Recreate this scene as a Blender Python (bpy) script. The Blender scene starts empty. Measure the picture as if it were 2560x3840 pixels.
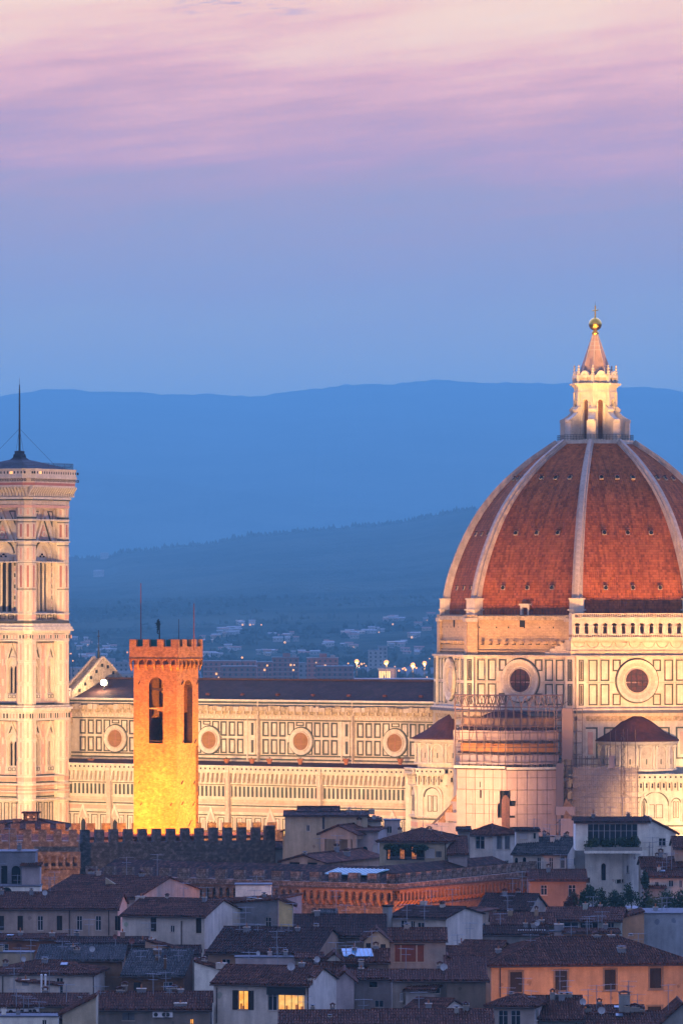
import bpy, math, random
import numpy as np
from math import sin, cos, pi, radians, sqrt, hypot, atan2, tan
from mathutils import Vector
random.seed(7)
SC = bpy.context.scene
COL = SC.collection
# ------------------------------------------------------------------ camera, sky, lamps, exposure
FPX, HY, CX, CAMZ = 20000.0, 2275.0, 1280.0, 56.0      # focal length / horizon row / centre column, in photograph pixels
cam = bpy.data.cameras.new('camera'); cob = bpy.data.objects.new('camera', cam); COL.objects.link(cob)
cob.location = (0, 0, CAMZ); cob.rotation_euler = (radians(90), 0, 0)
cam.sensor_fit = 'VERTICAL'; cam.sensor_height = 36; cam.lens = FPX / 3840 * 36
cam.shift_y = (HY - 1920) / 3840; cam.clip_start = 5; cam.clip_end = 90000
SC.camera = cob
SC.view_settings.view_transform = 'Standard'; SC.view_settings.look = 'None'
SC.view_settings.exposure = 0; SC.view_settings.gamma = 1
SC.cycles.use_denoising = True
SC.cycles.max_bounces = 4; SC.cycles.diffuse_bounces = 2; SC.cycles.volume_bounces = 0
SC.cycles.sample_clamp_indirect = 3

def srgb(r, g, b):
    f = lambda c: (c / 255 / 12.92) if c / 255 <= .04045 else ((c / 255 + .055) / 1.055) ** 2.4
    return (f(r), f(g), f(b))

class NT:
    def __init__(s, nt): s.nt = nt; s.n = nt.nodes; s.l = nt.links
    def new(s, t, **kw):
        nd = s.n.new(t)
        for k, v in kw.items():
            if k.startswith('i_'):
                key = k[2:]; key = int(key) if key.isdigit() else key.replace('_', ' ')
                if isinstance(v, bpy.types.NodeSocket): s.l.new(v, nd.inputs[key])
                else: nd.inputs[key].default_value = v
            else: setattr(nd, k, v)
        return nd
    def math(s, op, a, b=0.0, c=None):
        kw = dict(operation=op, i_0=a, i_1=b)
        if c is not None: kw['i_2'] = c
        return s.new('ShaderNodeMath', **kw).outputs[0]
    def ramp(s, fac, stops, interp='LINEAR'):
        nd = s.new('ShaderNodeValToRGB', i_0=fac); cr = nd.color_ramp; cr.interpolation = interp
        while len(cr.elements) < len(stops): cr.elements.new(.5)
        for e, (p, c) in zip(cr.elements, stops):
            e.position = p; e.color = (*c, 1)
        return nd.outputs[0]
    def mix(s, fac, a, b, mode='MIX'):
        nd = s.new('ShaderNodeMix', data_type='RGBA', blend_type=mode)
        for k, v in ((0, fac), (6, a), (7, b)):
            if isinstance(v, bpy.types.NodeSocket): s.l.new(v, nd.inputs[k])
            else: nd.inputs[k].default_value = v if k == 0 else (*v[:3], 1)
        return nd.outputs[2]

HAZE_D = 0.74e-4
def make_world():
    w = bpy.data.worlds.new('World'); SC.world = w; w.use_nodes = True
    T = NT(w.node_tree); T.n.clear()
    tc = T.new('ShaderNodeTexCoord')
    sp = T.new('ShaderNodeSeparateXYZ', i_0=tc.outputs['Generated'])
    z = sp.outputs['Z']; x = sp.outputs['X']; y = sp.outputs['Y']
    # wispy streaks: azimuth stretched, elevation compressed, tilted a little
    n1 = T.new('ShaderNodeTexNoise', i_Vector=T.new('ShaderNodeCombineXYZ',
        i_X=T.math('MULTIPLY', x, 14.0), i_Y=T.math('MULTIPLY', T.math('ADD', z, T.math('MULTIPLY', x, -.13)), 75.0)).outputs[0],
        i_Scale=1.0, i_Detail=5.0, i_Roughness=.55).outputs[0]
    n2 = T.new('ShaderNodeTexNoise', i_Vector=T.new('ShaderNodeCombineXYZ',
        i_X=T.math('MULTIPLY', x, 26.0), i_Y=T.math('MULTIPLY', T.math('ADD', z, T.math('MULTIPLY', x, -.10)), 360.0)).outputs[0],
        i_Scale=1.0, i_Detail=4.0, i_Roughness=.6).outputs[0]
    amp = T.new('ShaderNodeMapRange', i_0=z, i_1=.035, i_2=.085, i_3=.0, i_4=1.0, clamp=True).outputs[0]
    d = T.math('ADD', T.math('MULTIPLY', T.math('SUBTRACT', n1, .5), .036), T.math('MULTIPLY', T.math('SUBTRACT', n2, .5), .022))
    zz = T.math('ADD', z, T.math('MULTIPLY', amp, d))
    fac = T.new('ShaderNodeMapRange', i_0=zz, i_1=0.0, i_2=.16, i_3=0.0, i_4=1.0, clamp=True).outputs[0]
    hz = srgb(76, 140, 214)
    def comp(c, zc):                    # undo the haze between the camera and the sky at that elevation
        t = math.exp(-HAZE_D * min(HAZE_TOP_ABOVE / max(zc, .001), 31000))
        return tuple(min(1.0, max(0, (a - (1 - t) * h) / t) / 3) for a, h in zip(c, hz))
    P = [(.040, (114, 156, 211)), (.050, (119, 155, 209)), (.060, (127, 154, 206)), (.070, (140, 154, 201)), (.079, (156, 155, 197)),
         (.086, (173, 157, 196)), (.093, (194, 164, 193)), (.099, (215, 176, 196)), (.106, (231, 196, 199)), (.116, (241, 213, 203))]
    stops = [(0, comp(srgb(118, 158, 212), .04))] + [(p / .16, comp(srgb(*c), p)) for p, c in P]
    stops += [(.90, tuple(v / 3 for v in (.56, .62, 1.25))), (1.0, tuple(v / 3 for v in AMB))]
    c = T.ramp(fac, stops)
    w2 = T.math('ADD', 1.0, T.math('MULTIPLY', amp, T.math('MULTIPLY', T.math('SUBTRACT', T.math('ADD', n2, n1), 1.0), .13)))
    c = T.mix(1.0, c, T.new('ShaderNodeCombineColor', i_0=w2, i_1=w2, i_2=T.math('ADD', .4, T.math('MULTIPLY', w2, .6))).outputs[0], 'MULTIPLY')
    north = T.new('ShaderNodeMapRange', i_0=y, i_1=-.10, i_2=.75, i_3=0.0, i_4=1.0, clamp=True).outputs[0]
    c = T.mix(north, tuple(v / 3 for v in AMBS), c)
    # one dark cloudlet near the top of the frame
    n3 = T.new('ShaderNodeTexNoise', i_Vector=T.new('ShaderNodeCombineXYZ', i_X=T.math('MULTIPLY', x, 60.0),
        i_Y=T.math('MULTIPLY', T.math('ADD', z, T.math('MULTIPLY', x, -.10)), 420.0)).outputs[0], i_Scale=1.0, i_Detail=4.0, i_Roughness=.7).outputs[0]
    dz = T.math('DIVIDE', T.math('SUBTRACT', z, .1118), .0017); dx = T.math('DIVIDE', T.math('ADD', x, .0175), .017)
    g = T.math('SUBTRACT', 1.0, T.math('ADD', T.math('MULTIPLY', dz, dz), T.math('MULTIPLY', dx, dx)))
    m = T.math('MULTIPLY', T.new('ShaderNodeMapRange', i_0=g, i_1=-.3, i_2=.9, clamp=True).outputs[0],
               T.new('ShaderNodeMapRange', i_0=n3, i_1=.5, i_2=.62, clamp=True).outputs[0])
    c = T.mix(T.math('MULTIPLY', m, .8), c, tuple(v / 3 for v in srgb(170, 150, 190)))
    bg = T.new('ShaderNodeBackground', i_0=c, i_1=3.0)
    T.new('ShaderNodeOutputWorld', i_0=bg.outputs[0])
    w.cycles.sampling_method = 'AUTOMATIC'
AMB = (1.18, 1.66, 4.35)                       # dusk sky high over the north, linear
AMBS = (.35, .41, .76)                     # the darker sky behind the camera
HAZE_TOP = 1440.0
HAZE_TOP_ABOVE = HAZE_TOP - CAMZ
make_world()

SUNS = []
def lamp(kind, loc, target, color, power, size=1.0, spot=60, blend=.6):
    l = bpy.data.lights.new('floodlight', kind); l.energy = power; l.color = color
    if kind in ('SPOT', 'POINT'): l.shadow_soft_size = size
    if kind == 'SPOT': l.spot_size = radians(spot); l.spot_blend = blend
    if kind == 'SUN': l.angle = radians(size)
    o = bpy.data.objects.new('floodlight', l); COL.objects.link(o); o.location = loc
    d = Vector(target) - Vector(loc); o.rotation_euler = d.to_track_quat('-Z', 'Y').to_euler()
    return o
# afterglow of the set sun, from the west (left), very soft
lamp('SUN', (-300, 300, 200), (0, 900, 60), (1, .62, .60), .05, size=40)
WARM = (1, .61, .29); WARM2 = (1, .52, .22); AMBER = (1, .42, .05)
FLOODS = [   # position, target, colour, power (W), radius, cone, blend -- the lamps that light the monument, standing on the roofs before it
    ((-72, 985, 18), (-58, 1068, 26), (1, .61, .28), 0.36e6, 1.5, 80, .8),     # bell tower, low
    ((-5, 965, 26), (-62, 1075, 66), (1, .56, .25), 0.36e6, 1.5, 44, .8),            # bell tower, high
    ((-50, 985, 22), (-30, 1055, 26), (1, .58, .25), 0.19e6, 1.5, 110, .9),
    ((-12, 970, 22), (-8, 1045, 26), (1, .58, .25), 0.19e6, 1.5, 110, .9),
    ((20, 958, 22), (18, 1030, 25), (1, .59, .27), 0.135e6, 1.5, 80, .9),
    ((4, 978, 25), (32, 1006, 62), (1, .48, .17), 0.17e6, 4.0, 64, .5),        # drum and dome, west half
    ((46, 950, 26), (42, 1000, 62), (1, .48, .17), 0.10e6, 3.0, 56, .6),        # drum: fill lamp added between to soften the hard shadow
    ((66, 958, 25), (56, 1000, 60), (1, .48, .17), 0.22e6, 1.0, 60, .45),       # drum and dome, south-east
    ((106, 962, 25), (80, 1004, 62), (1, .48, .17), 0.20e6, 1.0, 64, .5),      # drum and dome, east half
    ((40, 912, 20), (34, 980, 22), (1, .56, .36), 0.075e6, 1.5, 42, .9),       # scaffolding
    ((66, 928, 19), (63, 985, 16), (1, .60, .28), 0.40e6, 2, 36, .6),
    ((86, 930, 19), (80, 985, 16), (1, .60, .28), 0.40e6, 1.5, 38, .6),
    ((60, 930, 52), (48.7, 1025, 106), (1, .54, .15), 0.75e6, 1.0, 14, .5),  # lantern
    ((24, 930, 52), (48.7, 1025, 106), (1, .54, .15), 0.42e6, 1.0, 14, .5),
]
for f in FLOODS: lamp('SPOT', *f)
# amber lamps on the palace roof at the foot of the brick tower
lamp('SPOT', (-9.0, 779, 26), (-21, 789, 43), (1, .41, .025), 115000, .25, 158, .4)
lamp('SPOT', (-35, 775.5, 25.8), (-26, 787, 43), (1, .33, .022), 112000, .25, 158, .4)
lamp('POINT', (-17, 800, 24.4), (0, 0, 0), (1, .42, .05), 3600, .3)
lamp('POINT', (-29, 800, 24.2), (0, 0, 0), (1, .30, .04), 3000, .3)
lamp('POINT', (-42, 797, 23.5), (0, 0, 0), (1, .33, .05), 3000, .3)
# street lamps burning under the corbels of the lower palace wing and in the street by the orange palace
ST = (1, .36, .08)
lamp('POINT', (-2.0, 695, 9.5), (0, 0, 0), ST, 4200, .3)
lamp('POINT', (5.0, 697, 9.0), (0, 0, 0), ST, 3600, .3)
lamp('POINT', (14.5, 703, 9.5), (0, 0, 0), (1, .30, .05), 5200, .3)
lamp('POINT', (17.5, 709, 10), (0, 0, 0), (1, .30, .05), 3400, .3)
lamp('POINT', (-41, 747, 10), (0, 0, 0), (1, .45, .18), 7500, .3)
for x in (14.5, 21, 27.5, 34, 40.5): lamp('POINT', (x, 612.5, 8.2), (0, 0, 0), (1, .48, .22), 1150, .5)

# ------------------------------------------------------------------ mesh builder
class MB:
    """Collects faces in one mesh; M maps local to mesh coordinates."""
    def __init__(s): s.v = []; s.f = []; s.m = []; s.mats = []; s.T = None
    def mi(s, mat):
        if mat not in s.mats: s.mats.append(mat)
        return s.mats.index(mat)
    def add(s, vs, fs, mat):
        b = len(s.v); i = s.mi(mat)
        s.v.extend([s.T(p) for p in vs] if s.T else vs)
        for f in fs: s.f.append([b + k for k in f]); s.m.append(i)
    def box(s, x0, x1, y0, y1, z0, z1, mat):
        s.add([(x0, y0, z0), (x1, y0, z0), (x1, y1, z0), (x0, y1, z0), (x0, y0, z1), (x1, y0, z1), (x1, y1, z1), (x0, y1, z1)],
              [(0, 3, 2, 1), (4, 5, 6, 7), (0, 1, 5, 4), (1, 2, 6, 5), (2, 3, 7, 6), (3, 0, 4, 7)], mat)
    def prism(s, pts, z0, z1, mat, cap=True):
        n = len(pts)
        s.add([(*p, z0) for p in pts] + [(*p, z1) for p in pts],
              [(i, (i + 1) % n, n + (i + 1) % n, n + i) for i in range(n)] + ([tuple(range(n - 1, -1, -1)), tuple(range(n, 2 * n))] if cap else []), mat)
    def slab(s, pts, off, mat):          # 3D polygon extruded by vector off
        n = len(pts)
        s.add(list(pts) + [(p[0] + off[0], p[1] + off[1], p[2] + off[2]) for p in pts],
              [(i, (i + 1) % n, n + (i + 1) % n, n + i) for i in range(n)] + [tuple(range(n - 1, -1, -1)), tuple(range(n, 2 * n))], mat)
    def lathe(s, c, prof, n, mat, a0=0., a1=2 * pi):     # prof: (r, z)
        full = abs(a1 - a0 - 2 * pi) < 1e-6; k = n if full else n + 1
        vs = [(c[0] + r * cos(a0 + (a1 - a0) * i / n), c[1] + r * sin(a0 + (a1 - a0) * i / n), z) for r, z in prof for i in range(k)]
        fs = [(j * k + i, j * k + (i + 1) % k, (j + 1) * k + (i + 1) % k, (j + 1) * k + i) for j in range(len(prof) - 1) for i in range(n)]
        s.add(vs, fs, mat)
    def tube(s, p0, p1, r0, mat, r1=None, n=6):
        r1 = r0 if r1 is None else r1
        p0 = Vector(p0); p1 = Vector(p1); d = (p1 - p0).normalized()
        a = d.cross(Vector((0, 0, 1)) if abs(d.z) < .9 else Vector((1, 0, 0))).normalized(); b = d.cross(a)
        vs = []
        for p, r in ((p0, r0), (p1, r1)):
            for i in range(n):
                q = p + (a * cos(2 * pi * i / n) + b * sin(2 * pi * i / n)) * r; vs.append(tuple(q))
        s.add(vs, [(i, (i + 1) % n, n + (i + 1) % n, n + i) for i in range(n)] + [tuple(range(n)), tuple(range(2 * n - 1, n - 1, -1))], mat)
    def ball(s, c, r, mat, n=10):
        s.lathe(c, [(max(1e-4, r * sin(pi * j / n)), c[2] - r * cos(pi * j / n)) for j in range(n + 1)], n + 4, mat)
    def build(s, name, parent=None, loc=(0, 0, 0), rz=0, vfun=None, smooth=False):
        me = bpy.data.meshes.new(name)
        me.from_pydata(s.v, [], s.f)
        for m in s.mats: me.materials.append(m)
        if s.f:
            me.polygons.foreach_set('material_index', s.m)
            nl = len(me.loops); npoly = len(me.polygons)
            co = np.zeros(len(me.vertices) * 3, 'f'); me.vertices.foreach_get('co', co); co = co.reshape(-1, 3)
            vi = np.zeros(nl, 'i'); me.loops.foreach_get('vertex_index', vi)
            ls = np.zeros(npoly, 'i'); lt = np.zeros(npoly, 'i')
            me.polygons.foreach_get('loop_start', ls); me.polygons.foreach_get('loop_total', lt)
            no = np.zeros(npoly * 3, 'f'); me.polygons.foreach_get('normal', no); no = no.reshape(-1, 3)
            no = np.where(no[:, 2:3] < -1e-4, -no, no)
            tu = np.stack([-no[:, 1], no[:, 0], 0 * no[:, 0]], 1); L = np.linalg.norm(tu, axis=1, keepdims=True)
            tu = np.where(L > .02, tu / np.maximum(L, 1e-6), np.array([[1, 0, 0]]))
            tv = np.cross(no, tu); pi_ = np.repeat(np.arange(npoly), lt)
            p = co[vi]; uv = np.stack([(p * tu[pi_]).sum(1), (p * tv[pi_]).sum(1)], 1)
            if vfun: uv[:, 1] = [vfun(z) for z in p[:, 2]]
            me.uv_layers.new(name='UVMap').data.foreach_set('uv', uv.astype('f').ravel())
            if smooth: me.polygons.foreach_set('use_smooth', [True] * npoly)
        me.update()
        o = bpy.data.objects.new(name, me); COL.objects.link(o)
        if parent: o.parent = parent
        o.location = loc; o.rotation_euler = (0, 0, rz)
        return o

def tag(o, label=None, cat=None, group=None, kind=None):
    if label: o['label'] = label
    if cat: o['category'] = cat
    if group: o['group'] = group
    if kind: o['kind'] = kind
    return o
def empty(name, loc=(0, 0, 0), rz=0, **kw):
    o = bpy.data.objects.new(name, None); COL.objects.link(o); o.location = loc; o.rotation_euler = (0, 0, rz)
    return tag(o, **kw)
def at(px, py, Y): return Vector(((px - CX) * Y / FPX, Y, CAMZ - (py - HY) * Y / FPX))

class Frame:
    """A building's own axes (x along its front, y into it), and where a sight line meets its planes."""
    def __init__(s, ox, oy, rz):
        s.o = Vector((ox, oy, 0)); s.rz = rz; s.U = Vector((cos(rz), sin(rz), 0)); s.B = Vector((-sin(rz), cos(rz), 0))
    def hit(s, px, py, axis, val):
        n = s.B if axis == 'y' else s.U
        dr = Vector(((px - CX) / FPX, 1, -(py - HY) / FPX))
        t = (val + s.o.dot(n)) / dr.dot(n); w = dr * t - s.o
        return (w.dot(s.U), w.dot(s.B), w.z + CAMZ)

class Face:
    """Paints relief on a wall plane: s along it, z up, d outward."""
    def __init__(s, mb, O, ang):       # ang: direction of the outward normal
        s.mb = mb; s.O = O; s.N = (cos(ang), sin(ang)); s.U = (-sin(ang), cos(ang))
    def P(s, a, z, d): return (s.O[0] + s.U[0] * a + s.N[0] * d, s.O[1] + s.U[1] * a + s.N[1] * d, z + s.O[2])
    def poly(s, pts, d0, d1, mat):     # (s,z) outline raised from d0 to d1
        n = len(pts)
        s.mb.add([s.P(a, z, d0) for a, z in pts] + [s.P(a, z, d1) for a, z in pts],
                 [(i, (i + 1) % n, n + (i + 1) % n, n + i) for i in range(n)] + [tuple(range(n, 2 * n))], mat)
    def box(s, a0, a1, z0, z1, d, mat, d0=0.0): s.poly([(a0, z0), (a1, z0), (a1, z1), (a0, z1)], d0, d, mat)
    def rim(s, a0, a1, z0, z1, t, d, mat, d0=0.0):
        s.box(a0, a1, z0, z0 + t, d, mat, d0); s.box(a0, a1, z1 - t, z1, d, mat, d0)
        s.box(a0, a0 + t, z0 + t, z1 - t, d, mat, d0); s.box(a1 - t, a1, z0 + t, z1 - t, d, mat, d0)
    def ring(s, c, z, r0, r1, d, mat, d0=0., n=28, a0=0., a1=2 * pi, lean=0.):
        for i in range(n):
            p, q = a0 + (a1 - a0) * i / n, a0 + (a1 - a0) * (i + 1) / n
            vs = []
            for dd, rr in ((d0, r0), (d0, r1), (d, r0), (d, r1)):
                e = d - lean if (lean and dd == d and rr == r0) else dd
                for t in (p, q): vs.append(s.P(c + rr * cos(t), z + rr * sin(t), e))
            s.mb.add(vs, [(4, 5, 7, 6), (0, 1, 5, 4), (2, 3, 7, 6)], mat)
    def disc(s, c, z, r, d, mat, n=28): s.poly([(c + r * cos(2 * pi * i / n), z + r * sin(2 * pi * i / n)) for i in range(n)], 0, d, mat)
    def archpts(s, a0, a1, z0, z1, kind=1, n=10):
        w = a1 - a0; c = (a0 + a1) / 2; pts = [(a0, z0), (a1, z0)]
        for i in range(n + 1):
            x = a1 - w * i / n if kind != 1 else c + w / 2 * cos(pi * i / n)
            pts.append((x, arch_top(x, (a0, a1, z0, z1, kind))))
        return pts
    def arch(s, a0, a1, z0, z1, d, mat, kind=1, d0=0.): s.poly(s.archpts(a0, a1, z0, z1, kind), d0, d, mat)
    def wall(s, a0, a1, z0, z1, holes, t, mat, mr=None, base=0.0):
        """wall skin with real openings; holes (a0,a1,z0,z1,kind) kind 0 flat 1 round 2 pointed; reveals go t inward"""
        xs = {a0, a1}
        for h in holes:
            n = 12 if h[4] else 1
            for i in range(n + 1):
                x = h[0] + (h[1] - h[0]) * (i / n if h[4] != 1 else (1 - cos(pi * i / n)) / 2)
                if a0 <= x <= a1: xs.add(round(x, 4))
        xs = sorted(xs); mr = mr or mat
        for xa, xb in zip(xs, xs[1:]):
            if xb - xa < 1e-4: continue
            xm = (xa + xb) / 2
            hs = sorted([h for h in holes if h[0] < xm < h[1]], key=lambda h: h[2])
            lo = (z0, z0)
            for h in hs:
                ta, tb = arch_top(xa, h), arch_top(xb, h)
                s.mb.add([s.P(xa, lo[0], base), s.P(xb, lo[1], base), s.P(xb, h[2], base), s.P(xa, h[2], base)], [(0, 1, 2, 3)], mat)
                s.mb.add([s.P(xa, h[2], base), s.P(xb, h[2], base), s.P(xb, h[2], base - t), s.P(xa, h[2], base - t),
                          s.P(xa, ta, base), s.P(xb, tb, base), s.P(xb, tb, base - t), s.P(xa, ta, base - t)], [(0, 1, 2, 3), (4, 5, 6, 7)], mr)
                lo = (ta, tb)
            s.mb.add([s.P(xa, lo[0], base), s.P(xb, lo[1], base), s.P(xb, z1, base), s.P(xa, z1, base)], [(0, 1, 2, 3)], mat)
        for h in holes:
            for x in (h[0], h[1]):
                tz = arch_top(x, h)
                s.mb.add([s.P(x, h[2], base), s.P(x, tz, base), s.P(x, tz, base - t), s.P(x, h[2], base - t)], [(0, 1, 2, 3)], mr)

def arch_top(x, h):
    a, b, z0, z1, k = h; w = b - a; c = (a + b) / 2
    if k == 0: return z1
    if k == 1: return z1 - w / 2 + sqrt(max(0, (w / 2) ** 2 - (x - c) ** 2))
    o = b if x < c else a
    return z1 - w * .866 + sqrt(max(0, w * w - (x - o) ** 2))

# ------------------------------------------------------------------ materials
MC = {}
def newmat(name):
    m = bpy.data.materials.new(name); m.use_nodes = True; T = NT(m.node_tree); T.n.clear(); return m, T
def finish(T, col, rough=.85, bump=None, bs=.3, dist=.05, metal=0., emit=None, es=0., spec=.3):
    p = T.new('ShaderNodeBsdfPrincipled')
    for k, v in (('Base Color', col), ('Roughness', rough), ('Metallic', metal), ('Specular IOR Level', spec)):
        if isinstance(v, bpy.types.NodeSocket): T.l.new(v, p.inputs[k])
        else: p.inputs[k].default_value = (*v[:3], 1) if k == 'Base Color' else v
    if bump is not None: T.l.new(T.new('ShaderNodeBump', i_Height=bump, i_Strength=bs, i_Distance=dist).outputs[0], p.inputs['Normal'])
    if emit is not None:
        if isinstance(emit, bpy.types.NodeSocket): T.l.new(emit, p.inputs['Emission Color'])
        else: p.inputs['Emission Color'].default_value = (*emit[:3], 1)
        p.inputs['Emission Strength'].default_value = es
    T.new('ShaderNodeOutputMaterial', i_0=p.outputs[0])
def uvn(T, scale, detail=4, rough=.6, sx=1., sy=1., obj=False):
    tc = T.new('ShaderNodeTexCoord').outputs['Object' if obj else 'UV']
    v = T.new('ShaderNodeMapping', i_Vector=tc, i_Scale=(scale * sx, scale * sy, scale)).outputs[0]
    return T.new('ShaderNodeTexNoise', i_Vector=v, i_Scale=1.0, i_Detail=float(detail), i_Roughness=rough).outputs[0]
def stone(name, c1, c2, sc=.35, rough=.85, fine=.25, streak=.35, bump=.15):
    """weathered plain surface: two tones in large patches, fine grain, vertical weather streaks"""
    if name in MC: return MC[name]
    m, T = newmat(name)
    n = uvn(T, sc, 6, .65); f = uvn(T, 5, 3, .7); st = uvn(T, 1.3, 4, .6, 1, .12)
    c = T.mix(T.new('ShaderNodeMapRange', i_0=n, i_1=.35, i_2=.68, clamp=True).outputs[0], c1, c2)
    g = T.math('ADD', T.math('MULTIPLY', T.math('SUBTRACT', f, .5), fine * 2), T.math('ADD', 1.0, T.math('MULTIPLY', T.math('SUBTRACT', st, .55), streak * 2)))
    c = T.mix(1.0, c, T.new('ShaderNodeCombineColor', i_0=g, i_1=g, i_2=g).outputs[0], 'MULTIPLY')
    finish(T, c, rough, T.math('ADD', n, f), bump, .05)
    MC[name] = m; return m
def brickm(name, c1, c2, mortar, bw=.55, bh=.16, ms=.02, var=.5, scale=1., c3=None, stain=.3):
    if name in MC: return MC[name]
    m, T = newmat(name)
    uv = T.new('ShaderNodeTexCoord').outputs['UV']
    b = T.new('ShaderNodeTexBrick', i_Vector=uv, i_Color1=(*c1, 1), i_Color2=(*c2, 1), i_Mortar=(*mortar, 1), i_Scale=1.0, i_Mortar_Size=ms,
              i_Brick_Width=bw, i_Row_Height=bh, i_Bias=0.0)
    n = uvn(T, .22, 6, .7); n2 = uvn(T, 1.6, 5, .7)
    c = b.outputs[0]
    if c3: c = T.mix(T.new('ShaderNodeMapRange', i_0=n2, i_1=.5, i_2=.62, clamp=True).outputs[0], c, c3)
    g = T.math('ADD', 1.0, T.math('ADD', T.math('MULTIPLY', T.math('SUBTRACT', n, .5), stain * 2), T.math('MULTIPLY', T.math('SUBTRACT', n2, .5), var * 2)))
    c = T.mix(1.0, c, T.new('ShaderNodeCombineColor', i_0=g, i_1=g, i_2=g).outputs[0], 'MULTIPLY')
    finish(T, c, .9, T.math('ADD', b.outputs[1], T.math('MULTIPLY', n2, -1.5)), .6, -.06)
    MC[name] = m; return m
def tilem(name, cols, pu=.34, pv=.42, bump=.8, spots=.35, gain=1.0, streak=0.0):
    """terracotta roof: every tile its own tone, rolls as bump, lichen patches"""
    if name in MC: return MC[name]
    m, T = newmat(name)
    uv = T.new('ShaderNodeSeparateXYZ', i_0=T.new('ShaderNodeTexCoord').outputs['UV'])
    u, v = uv.outputs[0], uv.outputs[1]
    cu = T.math('FLOOR', T.math('DIVIDE', u, pu)); cv = T.math('FLOOR', T.math('DIVIDE', v, pv))
    wn = T.new('ShaderNodeTexWhiteNoise', noise_dimensions='2D', i_0=T.new('ShaderNodeCombineXYZ', i_0=cu, i_1=cv).outputs[0]).outputs[0]
    c = T.ramp(wn, [(i / (len(cols) - 1), c) for i, c in enumerate(cols)])
    n = uvn(T, .28, 5, .7); n2 = uvn(T, 2.2, 4, .7)
    g = T.math('MULTIPLY', T.math('ADD', T.math('MULTIPLY', n, 1.6), .2), gain)
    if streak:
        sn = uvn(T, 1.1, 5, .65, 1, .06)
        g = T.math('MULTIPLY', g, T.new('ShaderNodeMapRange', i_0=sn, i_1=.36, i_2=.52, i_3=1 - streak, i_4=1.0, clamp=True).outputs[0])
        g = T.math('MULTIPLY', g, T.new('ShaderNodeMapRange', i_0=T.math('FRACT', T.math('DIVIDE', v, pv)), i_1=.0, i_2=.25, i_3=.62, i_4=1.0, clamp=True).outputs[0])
    c = T.mix(1.0, c, T.new('ShaderNodeCombineColor', i_0=g, i_1=g, i_2=g).outputs[0], 'MULTIPLY')
    c = T.mix(T.math('MULTIPLY', T.new('ShaderNodeMapRange', i_0=n2, i_1=.56, i_2=.7, clamp=True).outputs[0], spots), c, (.07, .065, .06))
    roll = T.math('ABSOLUTE', T.math('SINE', T.math('MULTIPLY', u, pi / pu)))
    step = T.math('FRACT', T.math('DIVIDE', v, pv))
    finish(T, c, .9, T.math('ADD', roll, T.math('MULTIPLY', step, -.5)), bump, .08, spec=.08)
    MC[name] = m; return m
def plain(name, c, rough=.6, metal=0., emit=None, es=0., spec=.4):
    if name in MC: return MC[name]
    m, T = newmat(name); finish(T, c, rough, metal=metal, emit=emit, es=es, spec=spec); MC[name] = m; return m
def litm(name, c1, c2, es, sc=1.2):
    if name in MC: return MC[name]
    m, T = newmat(name); n = uvn(T, sc, 3, .6)
    v = T.new('ShaderNodeSeparateXYZ', i_0=T.new('ShaderNodeTexCoord').outputs['UV']).outputs[1]
    c = T.mix(T.new('ShaderNodeMapRange', i_0=n, i_1=.35, i_2=.65, clamp=True).outputs[0], c1, c2)
    finish(T, (.1, .06, .03), .5, emit=c, es=es); MC[name] = m; return m
def netm(name, c, alpha, dark=(.3, .22, .2)):
    if name in MC: return MC[name]
    m, T = newmat(name); n = uvn(T, .9, 4, .6, .35, 1.4)
    p = T.new('ShaderNodeBsdfPrincipled', i_Roughness=.9)
    T.l.new(T.mix(T.new('ShaderNodeMapRange', i_0=n, i_1=.3, i_2=.7, clamp=True).outputs[0], c, dark), p.inputs[0])
    tr = T.new('ShaderNodeBsdfTransparent'); mx = T.new('ShaderNodeMixShader', i_0=alpha, i_1=tr.outputs[0], i_2=p.outputs[0])
    T.new('ShaderNodeOutputMaterial', i_0=mx.outputs[0]); MC[name] = m; return m

MARB = stone('white_marble', (.66, .58, .48), (.50, .41, .32), .5, .65, .2, .34, .1)
MARB2 = stone('old_marble', (.58, .48, .38), (.40, .31, .24), 1.1, .8, .35, .25, .3)
PINK = stone('pink_marble', (.62, .36, .28), (.50, .28, .22), .8, .6, .15, .1, .05)
RED = stone('red_marble', (.40, .15, .11), (.30, .11, .09), .8, .6, .15, .1, .05)
GREEN = stone('green_marble', (.07, .075, .055), (.045, .055, .045), 1.2, .5, .3, .1, .05)
GREEN2 = stone('green_marble_soft', (.085, .075, .05), (.055, .055, .04), 1.2, .5, .3, .1, .05)
RIBM = stone('rib_marble', (.52, .42, .35), (.34, .27, .23), .7, .8, .3, .5, .2)
ROUGH = brickm('rough_masonry', (.50, .34, .19), (.42, .28, .16), (.30, .20, .12), .9, .3, .02, .45, stain=.4)
CORNICE = stone('weathered_cornice', (.55, .42, .28), (.20, .15, .09), 1.4, .9, .6, .2, .6)
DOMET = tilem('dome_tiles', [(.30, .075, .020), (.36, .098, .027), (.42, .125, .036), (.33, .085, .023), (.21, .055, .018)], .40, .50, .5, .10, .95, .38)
NAVET = tilem('nave_roof_tiles', [(.04, .022, .02), (.055, .027, .022), (.045, .022, .02), (.07, .032, .027)], .5, .6, .5, .2)
EXET = tilem('apse_roof_tiles', [(.075, .028, .022), (.105, .037, .028), (.085, .03, .025)], .7, .5, .6, .15)
ROOFT = tilem('house_roof_tiles', [(.025, .010, .008), (.10, .030, .016), (.16, .048, .024), (.32, .13, .08), (.045, .016, .011), (.13, .048, .028), (.07, .024, .015), (.24, .085, .05)], .30, .45, .8, .35, .68)
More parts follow.
